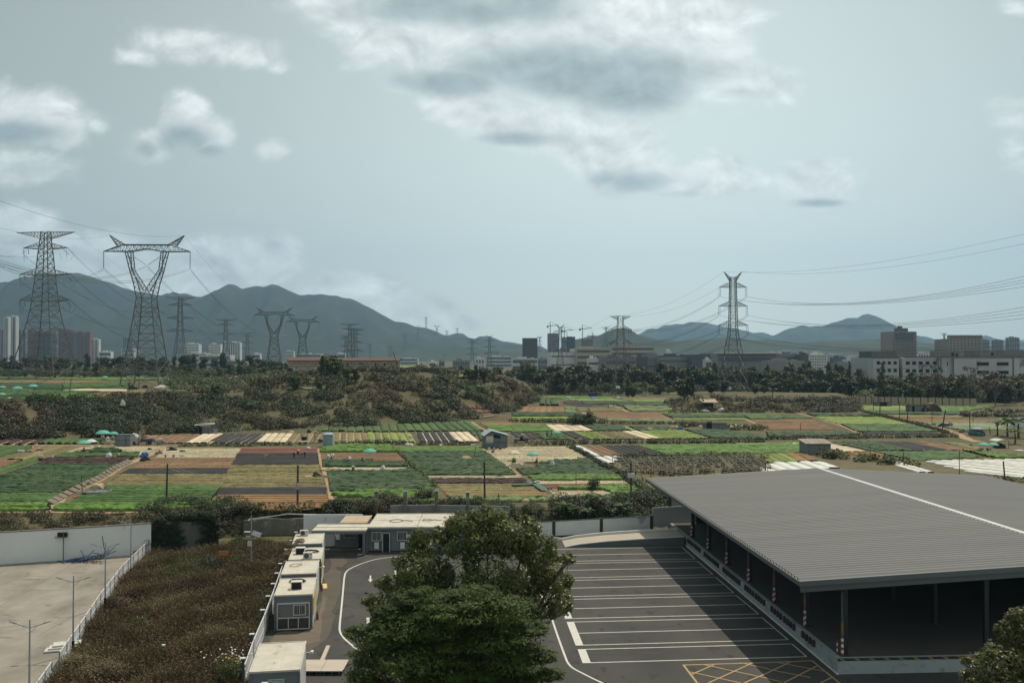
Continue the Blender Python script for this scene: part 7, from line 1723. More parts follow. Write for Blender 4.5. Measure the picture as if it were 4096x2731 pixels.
building('tall dark grey slab with thin black parapet',*qa('C',1612,1780,824),720,dark,cat=FT,floors=1,bandfrac=.05,cap='none',depth=30); building('narrow grey slab right of the dark one',*qa('C',1786,1840,816),735,grey,cat=FT,floors=1,bandfrac=.05,cap='none'); building('small pale cube house between the grey slabs',*qa('C',1736,1786,868),690,lgt,floors=2)
building('long grey hall with white roof edge behind the right hand pylon',*qa('C',1838,2380,812),760,grey,cat=FT,name='factory',floors=2,bandfrac=.3,depth=60,cap='none'); building('continuation of the white edged hall with dark corner box',*qa('D',90,-4+120,820),770,dark,cat=FT,floors=2)
t=thing('roof_edge','long bright white roof edge over the grey hall','roof',((q('C',1838,0)[0]-W_PX/2)/F_PX*758,757,FZ)); mb=MB(); L_=(q('D',110,0)[0]-q('C',1838,0)[0])/F_PX*758; mb.box((L_/2,6,CAM_Z+(1421-q('C',0,810)[1])/F_PX*757-FZ),(L_,18,.9)); mb.build('edge_panel',white,t)
building('dark boxy block with two floors at the left of the white grid block',*qa('D',112,290,822),700,grey,floors=3,bandfrac=.5); building('dark square stair tower',*qa('D',292,364,820),690,dark,floors=1,bandfrac=.05)
building('long low beige grey block below the stair tower',*qa('D',0,330,880),640,conc,floors=1,bandfrac=.15); building('white gridded office block',*qa('D',366,528,826),900,white,floors=7,vert=10,bandfrac=.55,cat='office'); building('upper storey of the white gridded office block',*qa('D',392,505,810),925,lgt,floors=2)
building('dark grey works right of the white gridded office',*qa('D',584,700,850),1000,dark,floors=2); building('low grey yard block before the works',*qa('D',600,850,908),760,grey,floors=1,bandfrac=.1); building('pale domed hall roof right of the works',*qa('D',700,810,866),950,lgt,floors=1,bandfrac=.1); building('pinkish apartment slab left of the derelict block',*qa('D',832,932,842),1000,pink,floors=6,vert=7)
for a,b,y,lb in ((0,120,800,'first'),(110,300,792,'second'),(300,390,800,'third'),(400,520,812,'fourth'),(530,700,822,'fifth'),(700,830,840,'sixth')): building('far pale apartment strip at the hill foot, %s from the white roof edge'%lb,*qa('D',a,b,y),2300,lgt,vert=12,cat='apartments',name='apartment_block')
tp=building('pink framed tower with dark glass front and roof box',*qa('D',1110,1334,618),1050,pink,cat=LT,name='tower_block',cap='none',depth=30)
w_=(q('D',1334,0)[0]-q('D',1110,0)[0])/F_PX*1050; h_=CAM_Z+(1421-q('D',0,618)[1])/F_PX*1050-FZ
for o in children(tp):
    pass
mb=MB(); mb.box((0,-.5,h_-5.5),(w_*.72,1.2,8.5)); mb.build('dark_glass_crown',dark,tp); mb=MB(); mb.box((0,8,h_+2),(w_*.4,10,4)); mb.box((-w_*.05,8,h_+5),(4,4,3)); mb.build('roof_box',dark,tp); mb=MB()
for i in range(9): mb.box((-w_*.36+w_*.72*i/8,-.45,h_*.42),(.8,1.2,h_*.84))
mb.build('facade_bays',pink,tp)
building('broad pink apartment tower with open crown frame',*qa('D',1612,1916,684),1000,pink,cat=LT,name='tower_block',floors=13,vert=9,cap='none',depth=30)
t=thing('roof_frame','open pink column frame on top of the broad apartment tower','roof frame',((q('D',1764,0)[0]-W_PX/2)/F_PX*1003,1003,CAM_Z+(1421-q('D',0,684)[1])/F_PX*1000),R(2)); w_=(q('D',1916,0)[0]-q('D',1612,0)[0])/F_PX*1000; hh=30*KZ/F_PX*1000
mb=MB()
for i in range(17): mb.box((-w_/2+w_*i/16,0,hh/2),(1.1,3,hh))
mb.build('columns',pink,t); mb=MB(); mb.box((0,0,hh),(w_,4,1.2)); mb.build('beam',pink,t)
for a,b,y,lb in ((1924,1986,694,'left'),(2034,2110,694,'middle'),(2160,2256,672,'tallest, rightmost')): building('%s of three grey towers beyond the derelict block'%lb,*qa('D',a,b,y),1500,grey,cat=LT,name='tower_block',vert=4)
building('low pale house strip between the towers',*qa('D',1340,1490,812),1300,lgt,floors=3,vert=6)
# ---------------------------------------------------------------- derelict white block (near the right edge)
DW=mat('derelict_white',(.46,.48,.48),(.36,.375,.38),scale=.16,detail=10,rough=.9,stretch=(1,1,.35),fine=(.28,(.20,.21,.205),.63)); DGR=mat('mouldy_grey',(.16,.165,.155),(.09,.092,.085),scale=.35,detail=9,rough=.95,stretch=(1,1,.25))
DD=455.0
def dx(x): return (q('D',x,0)[0]-W_PX/2)/F_PX*DD
def dz(y): return CAM_Z+(1421-q('D',0,y)[1])/F_PX*DD
db=thing('derelict_block','large derelict white block with empty black window openings','building',(dx(940),DD,FZ),0)
X_=lambda x: dx(x)-dx(940); Zd=lambda y: dz(y)-FZ
def dbox(name,x0,x1,y0,y1,dy0,dy1,m,par=db): mb=MB(); mb.box(((X_(x0)+X_(x1))/2,(dy0+dy1)/2,(Zd(y0)+Zd(y1))/2),(abs(X_(x1)-X_(x0)),dy1-dy0,abs(Zd(y0)-Zd(y1)))); return mb.build(name,m,par)
bt=1195
dbox('wall',940,1172,855,bt,.0,30,DW); dbox('recessed_wall',1172,1205,845,bt,4,30,DGR); dbox('wall',1205,1522,852,bt,.0,30,DW); dbox('wall',1522,1632,850,bt,-1.5,30,DW); dbox('wall',1632,2420,848,bt,-3.0,30,DW)
dbox('roof_house',952,1176,795,855,3,20,DGR); dbox('parapet',1205,2300,842,852,-3.4,-2.6,DGR); dbox('roof_house',1614,1812,790,848,6,20,DGR); dbox('roof_house',1938,2420,784,848,4,22,DGR); dbox('parapet',940,1172,848,857,-.3,.3,DGR)
for y in (935,1005): dbox('floor_band',944,1168,y,y+7,-.35,-.002,DW); dbox('floor_band',1208,1520,y+3,y+10,-.35,-.002,DW)
for x in (1522,1632,2165): dbox('pilaster',x-4,x+4,852,bt,-3.35,-3.02,DGR)
k_=0
def dwin(x0,x1,y0,y1,yf):
    o=dbox('window',x0,x1,y0,y1,yf-.06,yf-.01,DARKD); dbox('sill',x0-2,x1+2,y1,y1+3,yf-.25,yf-.005,DGR,o); return o
def dbox2(*a): pass
for y in (884,952,1022):
    for x in (973,1022,1072,1124): dwin(x,x+29,y,y+25,0)
for y in (886,956,1026,1096):
    for x in (1234,1291,1350,1411,1476): dwin(x,x+35,y,y+26,0)
for y in (892,968,1045):
    for x0,x1 in ((1842,1950),(2020,2125)): dwin(x0,x1,y,y+27,-3.0)
dwin(1590,1599,890,918,-1.5); dwin(1694,1718,808,834,6); dwin(1736,1756,812,842,6); dwin(2034,2060,806,832,4)
# ---------------------------------------------------------------- long ruined building on the mound
D_=onp(1380,1466)[1]; D_=min(max(D_,300),420); RB=D_
def rx(x): return (q('B',x,0)[0]-W_PX/2)/F_PX*RB
def rzz(y): return CAM_Z+(1421-q('B',0,y)[1])/F_PX*RB
z0=gz(rx(900),RB)-.5
PLAS=mat('peeling_plaster',(.34,.285,.22),(.24,.20,.155),scale=.7,detail=9,rough=.95,fine=(.9,(.17,.135,.11),.58)); TILE=mat('clay_tiles',(.155,.078,.060),(.115,.064,.052),scale=1.5,rough=.9,stretch=(4,1,1))
rb=thing('ruined_longhouse','long low pinkish ruined building with clay tile roof on the mound','building',(rx(280),RB,z0)); W_=rx(1280)-rx(280); hw=rzz(762)-z0
xs_=[(rx(280),rx(660)),(rx(690),rx(1280))]
mb=MB(); mb.box((W_/2,4,hw/2),(W_-1.0,8,hw)); mb.build('wall',PLAS,rb)
for a,b,zz in ((280,692,738),(694,1290,742)):
    zt=rzz(zz)-z0; ze=rzz(764)-z0; xa=rx(a)-rx(280); xb=rx(b)-rx(280); mb=MB(); mb.hexa([(xa,-.8,ze-.15),(xb,-.8,ze-.15),(xb,4,zt-.2),(xa,4,zt-.2),(xa,-.8,ze),(xb,-.8,ze),(xb,4,zt),(xa,4,zt)]); mb.hexa([(xa,4,zt-.2),(xb,4,zt-.2),(xb,8.8,ze-.15),(xa,8.8,ze-.15),(xa,4,zt),(xb,4,zt),(xb,8.8,ze),(xa,8.8,ze)]); mb.build('roof',TILE,rb)
for a,b,y0,y1,dr in ((812,834,782,815,1),(880,892,784,812,0),(920,972,784,797,0),(998,1010,784,815,0),(1062,1084,786,815,1),(1140,1163,786,815,1),(1213,1225,786,815,0),(1250,1275,784,795,0)):
    xa=rx(a)-rx(280); xb=rx(b)-rx(280); z1=rzz(y0)-z0; z2=rzz(y1)-z0; mb=MB(); mb.box(((xa+xb)/2,-.03,(z1+z2)/2),(xb-xa,.08,z1-z2)); f=mb.build('window',DARKD,rb); mb=MB(); mb.box((xa,-.08,(z1+z2)/2),(.14,.12,z1-z2)); mb.box((xb,-.08,(z1+z2)/2),(.14,.12,z1-z2)); mb.box(((xa+xb)/2,-.08,z1),(xb-xa,.12,.14)); mb.build('window_frame',WINF,f)
t=thing('leaning_pole','dark pole leaning against the right end of the ruined building','pole',(rx(1280),RB-3,z0)); mb=MB(); mb.path([(0,0,0),(rx(1238)-rx(1280),0,rzz(688)-z0)],.16,6); mb.build('pole',BARK,t)
# ---------------------------------------------------------------- humid air
hz=MB(); hz.box((0,4850,560),(16000,10300,1150)); ho=hz.build('haze',[]); 
hm=bpy.data.materials.new('haze_air'); hm.use_nodes=True; nt=hm.node_tree; nt.nodes.remove(nt.nodes['Principled BSDF']); v=nt.nodes.new('ShaderNodeVolumePrincipled'); v.inputs['Color'].default_value=(.38,.68,1.0,1); v.inputs['Density'].default_value=.000092; v.inputs['Anisotropy'].default_value=.35
nt.links.new(v.outputs[0],nt.nodes['Material Output'].inputs['Volume']); ho.data.materials.append(hm); tag(ho,'thin blue humid haze in the air','haze',kind='stuff')
# ---------------------------------------------------------------- people (skinned bodies)
SKIN=mat('skin',(.36,.22,.15),scale=5)
def cloth(n,c): return mat('cloth_'+n,c,scale=4,rough=.9,coords='obj')
CL={k:cloth(k,v) for k,v in dict(white=(.62,.62,.60),dark=(.035,.035,.045),blue=(.10,.16,.26),red=(.38,.06,.06),orange=(.38,.17,.07),grey=(.25,.26,.28),maroon=(.13,.04,.06),tan=(.52,.40,.25),green=(.06,.15,.09)).items()}
HAIR=mat('dark_hair',(.015,.012,.012),scale=5); STRAWH=mat('straw_hat',(.45,.36,.2),scale=5)
def skin_mesh(name,verts,edges,m,par,root=0,lvl=1):
    me=bpy.data.meshes.new(name); me.from_pydata([v[:3] for v in verts],edges,[]); o=bpy.data.objects.new(name,me); link(o,par)
    me.materials.append(m); o.modifiers.new('s','SKIN'); sk=me.skin_vertices[0].data
    for i,v in enumerate(verts): sk[i].radius=(v[3],v[4] if len(v)>4 else v[3])
    sk[root].use_root=True
    o.modifiers.new('d','SUBSURF').levels=lvl; o.modifiers['d'].render_levels=lvl
    return o
def person(label,at,rz,pose,top,legs,hat=None,cloak=None,carry=None,s=1.0):
    t=thing('person',label,'person',at,rz,None,s)
    if pose=='stand': # pelvis, waist, chest, neck, head, hips-knees-feet, shoulders-elbows-hands
        J=dict(pel=(0,0,.92),wa=(0,0,1.08),ch=(0,.01,1.33),ne=(0,.01,1.47),he=(0,-.02,1.60),ht=(0,-.01,1.68),lh=(.09,0,.88),lk=(.10,-.02,.48),la=(.10,.02,.08),lt=(.11,-.14,.04),rh=(-.09,0,.88),rk=(-.12,-.05,.48),ra=(-.13,.03,.08),rt=(-.14,-.13,.04),ls=(.17,0,1.38),le=(.22,.02,1.10),lw=(.21,-.10,.88),rs=(-.17,0,1.38),re=(-.22,.02,1.10),rw=(-.20,-.12,.90))
    elif pose=='bend':
        J=dict(pel=(0,.12,.84),wa=(0,-.02,.93),ch=(0,-.30,.92),ne=(0,-.45,.84),he=(0,-.56,.74),ht=(0,-.62,.68),lh=(.09,.12,.82),lk=(.11,.03,.45),la=(.11,.12,.08),lt=(.12,-.04,.04),rh=(-.09,.12,.82),rk=(-.13,.0,.45),ra=(-.14,.16,.08),rt=(-.15,.0,.04),ls=(.15,-.34,.86),le=(.18,-.38,.60),lw=(.10,-.45,.34),rs=(-.15,-.34,.86),re=(-.19,-.36,.60),rw=(-.08,-.48,.34))
    else: # squat
        J=dict(pel=(0,.10,.28),wa=(0,.02,.45),ch=(0,-.12,.66),ne=(0,-.18,.79),he=(0,-.24,.90),ht=(0,-.26,.97),lh=(.09,.08,.28),lk=(.15,-.30,.46),la=(.12,-.10,.08),lt=(.13,-.26,.04),rh=(-.09,.08,.28),rk=(-.15,-.30,.46),ra=(-.12,-.10,.08),rt=(-.13,-.26,.04),ls=(.16,-.12,.70),le=(.20,-.32,.52),lw=(.10,-.50,.36),rs=(-.16,-.12,.70),re=(-.20,-.32,.52),rw=(-.08,-.50,.34))
    rad=dict(pel=.135,wa=.12,ch=.145,ne=.055,he=.09,ht=.07,lh=.085,lk=.06,la=.04,lt=.035,rh=.085,rk=.06,ra=.04,rt=.035,ls=.06,le=.042,lw=.03,rs=.06,re=.042,rw=.03)
    names=list(J); V=[tuple(J[n])+(rad[n],rad[n]*(.8 if n in('pel','wa','ch') else 1)) for n in names]; ix={n:i for i,n in enumerate(names)}
    E=[('pel','wa'),('wa','ch'),('ch','ne'),('ne','he'),('he','ht'),('pel','lh'),('lh','lk'),('lk','la'),('la','lt'),('pel','rh'),('rh','rk'),('rk','ra'),('ra','rt'),('ch','ls'),('ls','le'),('le','lw'),('ch','rs'),('rs','re'),('re','rw')]
    skin_mesh('body',V,[(ix[a],ix[b]) for a,b in E],SKIN,t)
    g=1.16
    tv=['pel','wa','ch','ls','le','rs','re']; ti={n:i for i,n in enumerate(tv)}
    skin_mesh('shirt',[tuple(J[n])+(rad[n]*g,rad[n]*g*.85) for n in tv],[(ti[a],ti[b]) for a,b in (('pel','wa'),('wa','ch'),('ch','ls'),('ls','le'),('ch','rs'),('rs','re'))],CL[top],t)
    tv=['pel','lh','lk','la','rh','rk','ra']; ti={n:i for i,n in enumerate(tv)}
    skin_mesh('trousers',[tuple(J[n])+(rad[n]*1.2,rad[n]*1.2) for n in tv],[(ti[a],ti[b]) for a,b in (('pel','lh'),('lh','lk'),('lk','la'),('pel','rh'),('rh','rk'),('rk','ra'))],CL[legs],t)
    h=Vector(J['he'])
    if hat: mb=MB(); mb.lathe([(.0,.17),(.07,.16),(.11,.07),(.26,.02),(.27,.0),(.0,.03)],c=(h.x,h.y,h.z+.02),n=12); mb.build('hat',STRAWH if hat=='straw' else CL[hat],t)
    else: lump('hair',.105,.11,.11,HAIR,t,3,2,.05,at=(h.x,h.y+.02,h.z+.01))
    if cloak=='bend': o=lump('cloak',.30,.50,.42,CL['white'],t,len(label),3,.14,at=(0,-.12,.62))
    if cloak=='ball': o=lump('cloak',.42,.42,.92,CL['white'],t,len(label),3,.10,at=(0,-.1,.12))
    return t
def GP(r,x,y,z=FZ): return qP(r,x,y,z)
ppl=[('person bent double under a pale cloak, left of a pair','F',640,875,'bend','grey','dark',None,'bend',1.5),('person bent double under a pale cloak, right of a pair','F',680,868,'bend','grey','dark',None,'bend',1.2),
('person in a white cloak bending over dark greens below the green umbrella','F',833,898,'bend','white','dark',None,'bend',1.4),('person in dark clothes squatting among dark greens below the green umbrella','F',955,896,'squat','maroon','dark',None,None,0),
('person hidden under a round white cloak on the straw strip','F',1137,974,'squat','white','dark',None,'ball',0),('person in black squatting on the straw strip, pale hat','F',872,980,'squat','dark','dark','white',None,0),
('person under a big grey white cloak by the litter field','G',362,932,'squat','white','dark',None,'ball',0),('person in maroon squatting by the green umbrella in the litter field','G',218,906,'squat','maroon','dark','red',None,.6),
('person in a grey shirt standing left of the umbrella by the hedge','G',314,676,'stand','grey','dark',None,None,2.6),('person in dark clothes standing under the green umbrella by the hedge','G',356,662,'stand','dark','dark','white',None,1),
('person in a red shirt standing behind the blue water tank','F',650,628,'stand','red','blue',None,None,2),('person in a white shirt stooping in the lime striped beds','F',1377,690,'bend','white','tan',None,'bend',2),
('person in orange by the front of the blue cart','E',1248,737,'stand','orange','tan',None,None,1.5),('person in dark red sitting left of the dark green heap','E',748,802,'squat','maroon','dark',None,None,1),
('person in a red shirt on the black net beds','F',372,826,'squat','red','dark','white',None,1),('person in dark clothes stooping on the black net beds, left one','F',345,858,'bend','dark','dark',None,None,1.5),('person in dark clothes stooping on the black net beds, right one','F',432,852,'bend','dark','dark',None,None,-1.5),
('person in orange bending on the left part of the black net beds','F',85,872,'bend','orange','tan',None,None,1.5),('person in a pale hat bending at the end of the dark green right plot','H',62,670,'bend','tan','grey','straw',None,1.5),
('person standing on the diagonal path among the far plots','C',912,1290,'stand','maroon','dark',None,None,1),('person in dark clothes on the far orange and olive plots','C',862,1312,'stand','dark','dark',None,None,1),
('person with a red hat in front of the shack','H',1352,446,'stand','maroon','grey','red',None,0),('person with a white hat in front of the shack','H',1410,450,'squat','blue','grey','white',None,0),
('person in black stooping below the two green umbrellas','H',1972,812,'bend','dark','dark',None,None,1.4),('person in red squatting by the gable shed front','F',2190,782,'squat','red','dark',None,None,0),
('person in grey white crouching on the tan edge below the shed','F',2122,808,'squat','white','grey','straw',None,1)]
for lb,r_,x,y,pose,top,lg,hat,ck,rz in ppl:
    rr_=r_; p=GP(r_,x,y); person(lb,p,rz,pose,top,lg,hat,ck,s=1.05)
p=onp(*q('B',1482,826)); person('person in red standing alone on the hilltop plot',p,0,'stand','red','dark',s=1.25)
# ---------------------------------------------------------------- umbrellas
GU=mat('turquoise_canopy',(.10,.42,.33),(.075,.34,.27),scale=1.5,rough=.7,coords='obj'); WU=mat('pale_canopy',(.62,.62,.64),(.52,.52,.56),scale=2,rough=.7); BU=mat('blue_canopy',(.08,.16,.42),(.06,.12,.34),scale=2,rough=.7); YU=mat('yellow_canopy',(.62,.50,.16),scale=2,rough=.7); BRM=mat('orange_trim',(.42,.16,.09),scale=3,rough=.8)
def umbrella(label,r_,x,ytop,w,ybase,mats=(None,None),z=FZ,trim=True,dx_=0,tilt=0):
    b=qP(r_,x+dx_,ybase,z); D=b[1]; s=KZ*D/F_PX; Wd=max(1.9,w*s)/2; top=CAM_Z+(1421-q(r_,0,ytop)[1])/F_PX*D
    h=max(1.9,top-z); t=thing('field_umbrella',label,'umbrella',(q(r_,x,0)[0]/1.0*0+(q(r_,x,0)[0]-W_PX/2)/F_PX*D,D,z),0,'umbrellas over the fields')
    mb=MB(); mb.path([(0,0,0),(0,0,h-.02)],.025,5); mb.build('pole',WHT,t)
    a,b2=mats; n=8; rise=Wd*.42; mb=MB(); rings=[(0,h),(.35,h-rise*.10),(.7,h-rise*.45),(1.0,h-rise)]
    vs=[(0,0,h)]; 
    for f,zz in rings[1:]:
        for k in range(16):
            a_=2*math.pi*k/16; sc_=(1 if k%2==0 else .95); vs.append((math.cos(a_)*Wd*f*sc_,math.sin(a_)*Wd*f*sc_,zz+(0 if k%2==0 else -.0)))
    for k in range(16):
        mb.cm=(k//2)%2; k2=(k+1)%16; nv=len(mb.v)
    mb.v=list(vs); 
    for k in range(16):
        k2=(k+1)%16; c_=(k//2)%2
        mb.f.append((0,1+k,1+k2)); mb.m.append(c_)
        for rg_ in range(2): mb.f.append((1+16*rg_+k,1+16*(rg_+1)+k,1+16*(rg_+1)+k2,1+16*rg_+k2)); mb.m.append(c_)
    mb.build('canopy',[a or GU,b2 or a or GU],t)
    mb=MB(); 
    for k in range(16):
        k2=(k+1)%16; p1=vs[33+k];p2=vs[33+k2]; mb.add([p1,p2,(p2[0],p2[1],p2[2]-.14),(p1[0],p1[1],p1[2]-.14)],[(0,1,2,3)])
    mb.build('valance',BRM if trim else (a or GU),t)
    mb=MB()
    for k in range(0,16,2): mb.beam((0,0,h-rise*.9),(vs[33+k][0]*.6,vs[33+k][1]*.6,h-rise*.45),.02)
    mb.build('ribs',WHT,t)
    return t
um=[('large turquoise umbrella over sacks left of the grey shed','E',928,603,135,705,{}),('smaller turquoise umbrella touching the grey shed corner','E',1020,616,90,712,{}),('turquoise umbrella in front of the white one','E',757,693,118,790,{}),('white umbrella overlapping a turquoise one','E',820,684,102,780,dict(mats=(WU,WU),trim=False)),
('plain turquoise umbrella standing over the brown middle plot','F',1022,766,122,868,dict(trim=False)),('turquoise umbrella on the litter field','G',186,800,108,893,{}),('yellow and white striped umbrella on the litter field','G',20,793,104,880,dict(mats=(YU,WU),trim=False)),('turquoise umbrella over two people by the hedge','G',395,620,90,680,{}),
('turquoise umbrella left of the blue one in the far plots','G',498,298,56,345,{}),('blue umbrella in the far plots','G',722,302,68,345,dict(mats=(BU,BU))),('turquoise umbrella right of the blue one','G',948,308,52,345,{}),('pale turquoise umbrella near the far wood','G',740,238,40,262,{}),
('left one of two turquoise umbrellas near the right edge','H',1925,712,104,800,{}),('right one of two turquoise umbrellas near the right edge','H',2015,715,92,800,{}),('turquoise umbrella at the wood edge before the derelict block','H',627,274,42,300,dict(trim=False)),('red and white umbrella left of the knoll','H',122,288,34,312,dict(mats=(WU,BRM)))]
for lb,r_,x,yt,w,yb,kw in um: umbrella(lb,r_,x,yt,w,yb,**kw)
for lb,x,yt,w,yb in (('turquoise umbrella cut by the left edge, upper one',25,208,62,262),('turquoise umbrella second from the left edge on the terrace',158,212,92,262),('turquoise umbrella third from the left edge on the terrace',298,194,88,250),('turquoise umbrella cut by the left edge, lower one',22,270,72,335),('turquoise umbrella alone between the great pylons',942,120,55,158)): umbrella(lb,'E',x,yt,w,yb,z=TZ)
umbrella('pale umbrella beyond the path on the terrace','E',2136,82,60,104,mats=(WU,YU),z=9.2)
# ---------------------------------------------------------------- sheds
SHEETG=mat('grey_sheet_metal',(.20,.225,.235),(.14,.155,.16),scale=1.2,rough=.7,coords='obj',stretch=(3,3,.3),detail=7); SHEETB=mat('blue_sheet_metal',(.15,.20,.225),(.10,.135,.15),scale=1.2,rough=.65,coords='obj',stretch=(3,3,.3),detail=7); BROOF=mat('pale_blue_roof',(.34,.42,.48),(.25,.31,.36),scale=1,rough=.6); RUSTR=mat('rusty_roof',(.16,.10,.075),(.30,.27,.24),scale=1.3,rough=.85,fine=(2,(.34,.30,.26),.55)); THAT=mat('thatch',(.40,.34,.25),(.28,.23,.17),scale=3,stretch=(6,1,1))
TRP=mat('green_tarp',(.035,.085,.065),(.06,.12,.10),scale=1.5,rough=.6); STRAPB=mat('blue_strap',(.05,.11,.15),scale=2)
def shed(label,r_,x0,x1,ytop,ybase,m,roof,z=FZ,depth=3.0,slope=.4,over=.25,door=None,name='shed',rz=0.0,corr=True,openf=False):
    a=qP(r_,x0,ybase,z); b=qP(r_,x1,ybase,z); D=a[1]; w_=b[0]-a[0]; h=CAM_Z+(1421-q(r_,0,ytop)[1])/F_PX*D-z
    t=thing(name,label,'shed',(a[0],D,z),rz); hb=h-slope
    mb=MB()
    if openf:
        mb.box((w_/2,depth-.05,hb/2),(w_,.1,hb)); mb.box((.05,depth/2,hb/2),(.1,depth,hb)); mb.build('wall',m,t)
        for x in (.1,w_/2,w_-.1): mb=MB(); mb.beam((x,.1,0),(x,.1,h-.05),.12); mb.build('post',BARK,t)
    else:
        mb.hexa([(0,0,0),(w_,0,0),(w_,depth,0),(0,depth,0),(0,0,h-.08),(w_,0,h-.08),(w_,depth,hb),(0,depth,hb)]); mb.build('wall',m,t)
        if corr:
            mb=MB(); n=int(w_/.45)
            for i in range(n): mb.box((w_*(i+.5)/n,-.02,(h-.1)/2),(.07,.05,h-.12))
            mb.build('sheet_ribs',m,t)
    mb=MB(); mb.hexa([(-over,-over*1.5,h-.02),(w_+over,-over*1.5,h-.02),(w_+over,depth+over,hb-.02),(-over,depth+over,hb-.02),(-over,-over*1.5,h+.06),(w_+over,-over*1.5,h+.06),(w_+over,depth+over,hb+.06),(-over,depth+over,hb+.06)]); mb.build('roof',roof,t)
    if door: mb=MB(); mb.box((w_*door[0],-.05,door[2]/2),(w_*door[1],.06,door[2])); mb.build('door',DARKD,t)
    return t,w_,h
t,w_,h=shed('grey sheet metal shed with blue straps right of the umbrellas','E',1036,1166,645,750,SHEETG,SHEETG,depth=2.4,slope=.1,over=.05)
mb=MB(); mb.box((w_/2,-.06,h*.96),(w_+.1,.06,.1)); mb.box((w_/2,-.06,h*.52),(w_+.1,.06,.08)); mb.box((w_*.7,-.06,h*.5),(.08,.06,h)); mb.box((.03,-.06,h*.5),(.1,.06,h)); mb.build('straps',STRAPB,t)
t,w_,h=shed('scrap sheet hut with pale awning at the foot of the bank','E',1775,1915,545,638,SHEETG,WALLM,depth=3,slope=.3,over=.4,door=(.14,.22,2.0)); mb=MB(); mb.hexa([(-.6,-1.2,h-.35),(w_+.4,-1.0,h-.1),(w_+.3,.2,h+.1),(-.4,.2,h-.05),(-.6,-1.2,h-.3),(w_+.4,-1.0,h-.05),(w_+.3,.2,h+.15),(-.4,.2,h)]); mb.build('awning',CSIDE,t); mb=MB(); mb.box((w_*.45,-.08,h*.78),(w_*.7,.05,.35)); mb.build('fascia_board',CREAMR,t)
# gable shed
a=qP('F',2022,765,FZ); b=qP('F',2254,765,FZ); D=a[1]; w_=b[0]-a[0]; k=KZ*D/F_PX; H_=lambda y: (765-y)*k
g=thing('gable_shed','blue grey sheet metal shed with pale gable roof beside the diagonal path','shed',(a[0],D,FZ),R(0))
xa=(2058-2022)*k; xm=(2112-2022)*k
mb=MB(); prof=[(xa,0),(w_,0),(w_,H_(658)),(xm,H_(622)),(xa,H_(655))]; n=len(prof); dp=4.5
mb.add([(x,0,z) for x,z in prof]+[(x-.9,dp,z) for x,z in prof],[tuple(range(n)),tuple(range(2*n-1,n-1,-1))]+[(i,n+i,n+(i+1)%n,(i+1)%n) for i in range(n)]); mb.build('wall',SHEETB,g)
mb=MB(); n_=int((w_-xa)/.5)
for i in range(n_): x=xa+(w_-xa)*(i+.5)/n_; mb.box((x,-.02,H_(675)/2),(.08,.06,H_(675)))
mb.build('sheet_ribs',SHEETB,g)
mb=MB()
for (x0,z0),(x1,z1) in (((xa-.35,H_(660)),(xm,H_(612))),((xm,H_(612)),(w_+.5,H_(654)))):
    mb.hexa([(x0,-.5,z0),(x1,-.5,z1),(x1-.9,dp+.4,z1),(x0-.9,dp+.4,z0),(x0,-.5,z0+.1),(x1,-.5,z1+.1),(x1-.9,dp+.4,z1+.1),(x0-.9,dp+.4,z0+.1)])
mb.build('roof',BROOF,g)
mb=MB(); mb.hexa([(xa+(w_-xa)*.36,-.06,H_(672)),(xa+(w_-xa)*.68,-.06,H_(680)),(xa+(w_-xa)*.68,-.02,H_(680)),(xa+(w_-xa)*.36,-.02,H_(672)),(xa+(w_-xa)*.36,-.06,H_(640)),(xa+(w_-xa)*.68,-.06,H_(652)),(xa+(w_-xa)*.68,-.02,H_(652)),(xa+(w_-xa)*.36,-.02,H_(640))]); mb.build('opening',DARKD,g)
mb=MB(); mb.box((xa+(w_-xa)*.18,-.05,H_(690)),((w_-xa)*.34,.06,1.5)); mb.build('yellowed_panel',CREAMR,g); mb=MB(); mb.box((xa+(w_-xa)*.5,-.07,H_(714)),(w_-xa,.06,.08)); mb.build('rail',BARK,g)
# blue water tank house
p=qP('F',648,752,FZ); k=KZ*p[1]/F_PX; t=thing('water_tank','weathered blue round tank with white rim on top','tank',p); r_0=48*k; h=105*k
mb=MB(); mb.lathe([(0,0),(r_0,0),(r_0,h),(0,h)],n=20); mb.build('tank_wall',mat('weathered_blue',(.13,.24,.32),(.26,.33,.36),scale=1.2,rough=.7,coords='obj',stretch=(1,1,.3),fine=(2,(.30,.28,.22),.62)),t); mb=MB(); mb.lathe([(0,h),(r_0*1.1,h),(r_0*1.12,h+.2),(r_0*.6,h+.45),(0,h+.5)],n=20); mb.build('lid',BROOF,t)
mb=MB(); mb.box((r_0*1.0,-.4,h/2),(.35,.5,h)); mb.build('corner_sheet',WHT,t)
t,w_,h=shed('small blue sheet hut left of the knoll','G',1430,1505,328,374,SHEETB,BROOF,depth=4)
t,w_,h=shed('thatched shelter on posts on the knoll edge','G',1718,1828,356,440,BARK,THAT,depth=4,slope=-.9,over=.6,openf=True)
t,w_,h=shed('corrugated grey hut with open left bay in the bean field','G',1735,1920,540,604,SHEETG,WALLM,depth=4,door=(.17,.26,2.2))
t,w_,h=shed('white walled hut at the foot of the knoll scrub','H',443,550,396,443,WW,SHEETG,depth=3.5,door=(.12,.12,1.8))
t,w_,h=shed('long dark open shed behind the right hand posts','H',985,1110,352,394,SHEETG,SHEETG,depth=4,door=(.4,.5,1.8))
t,w_,h=shed('shabby grey shack with a brush heap on the right','H',1278,1400,378,448,SHEETG,SHEETG,depth=4,door=(.2,.18,2.2)); hb=lump('brush_heap',3.2,2,3.2,LM['bank'],None,5,3,.2); hb.location=(t.location.x+w_+2.2,t.location.y,FZ); tag(hb,'dark brush heap leaning on the shabby shack','brush heap')
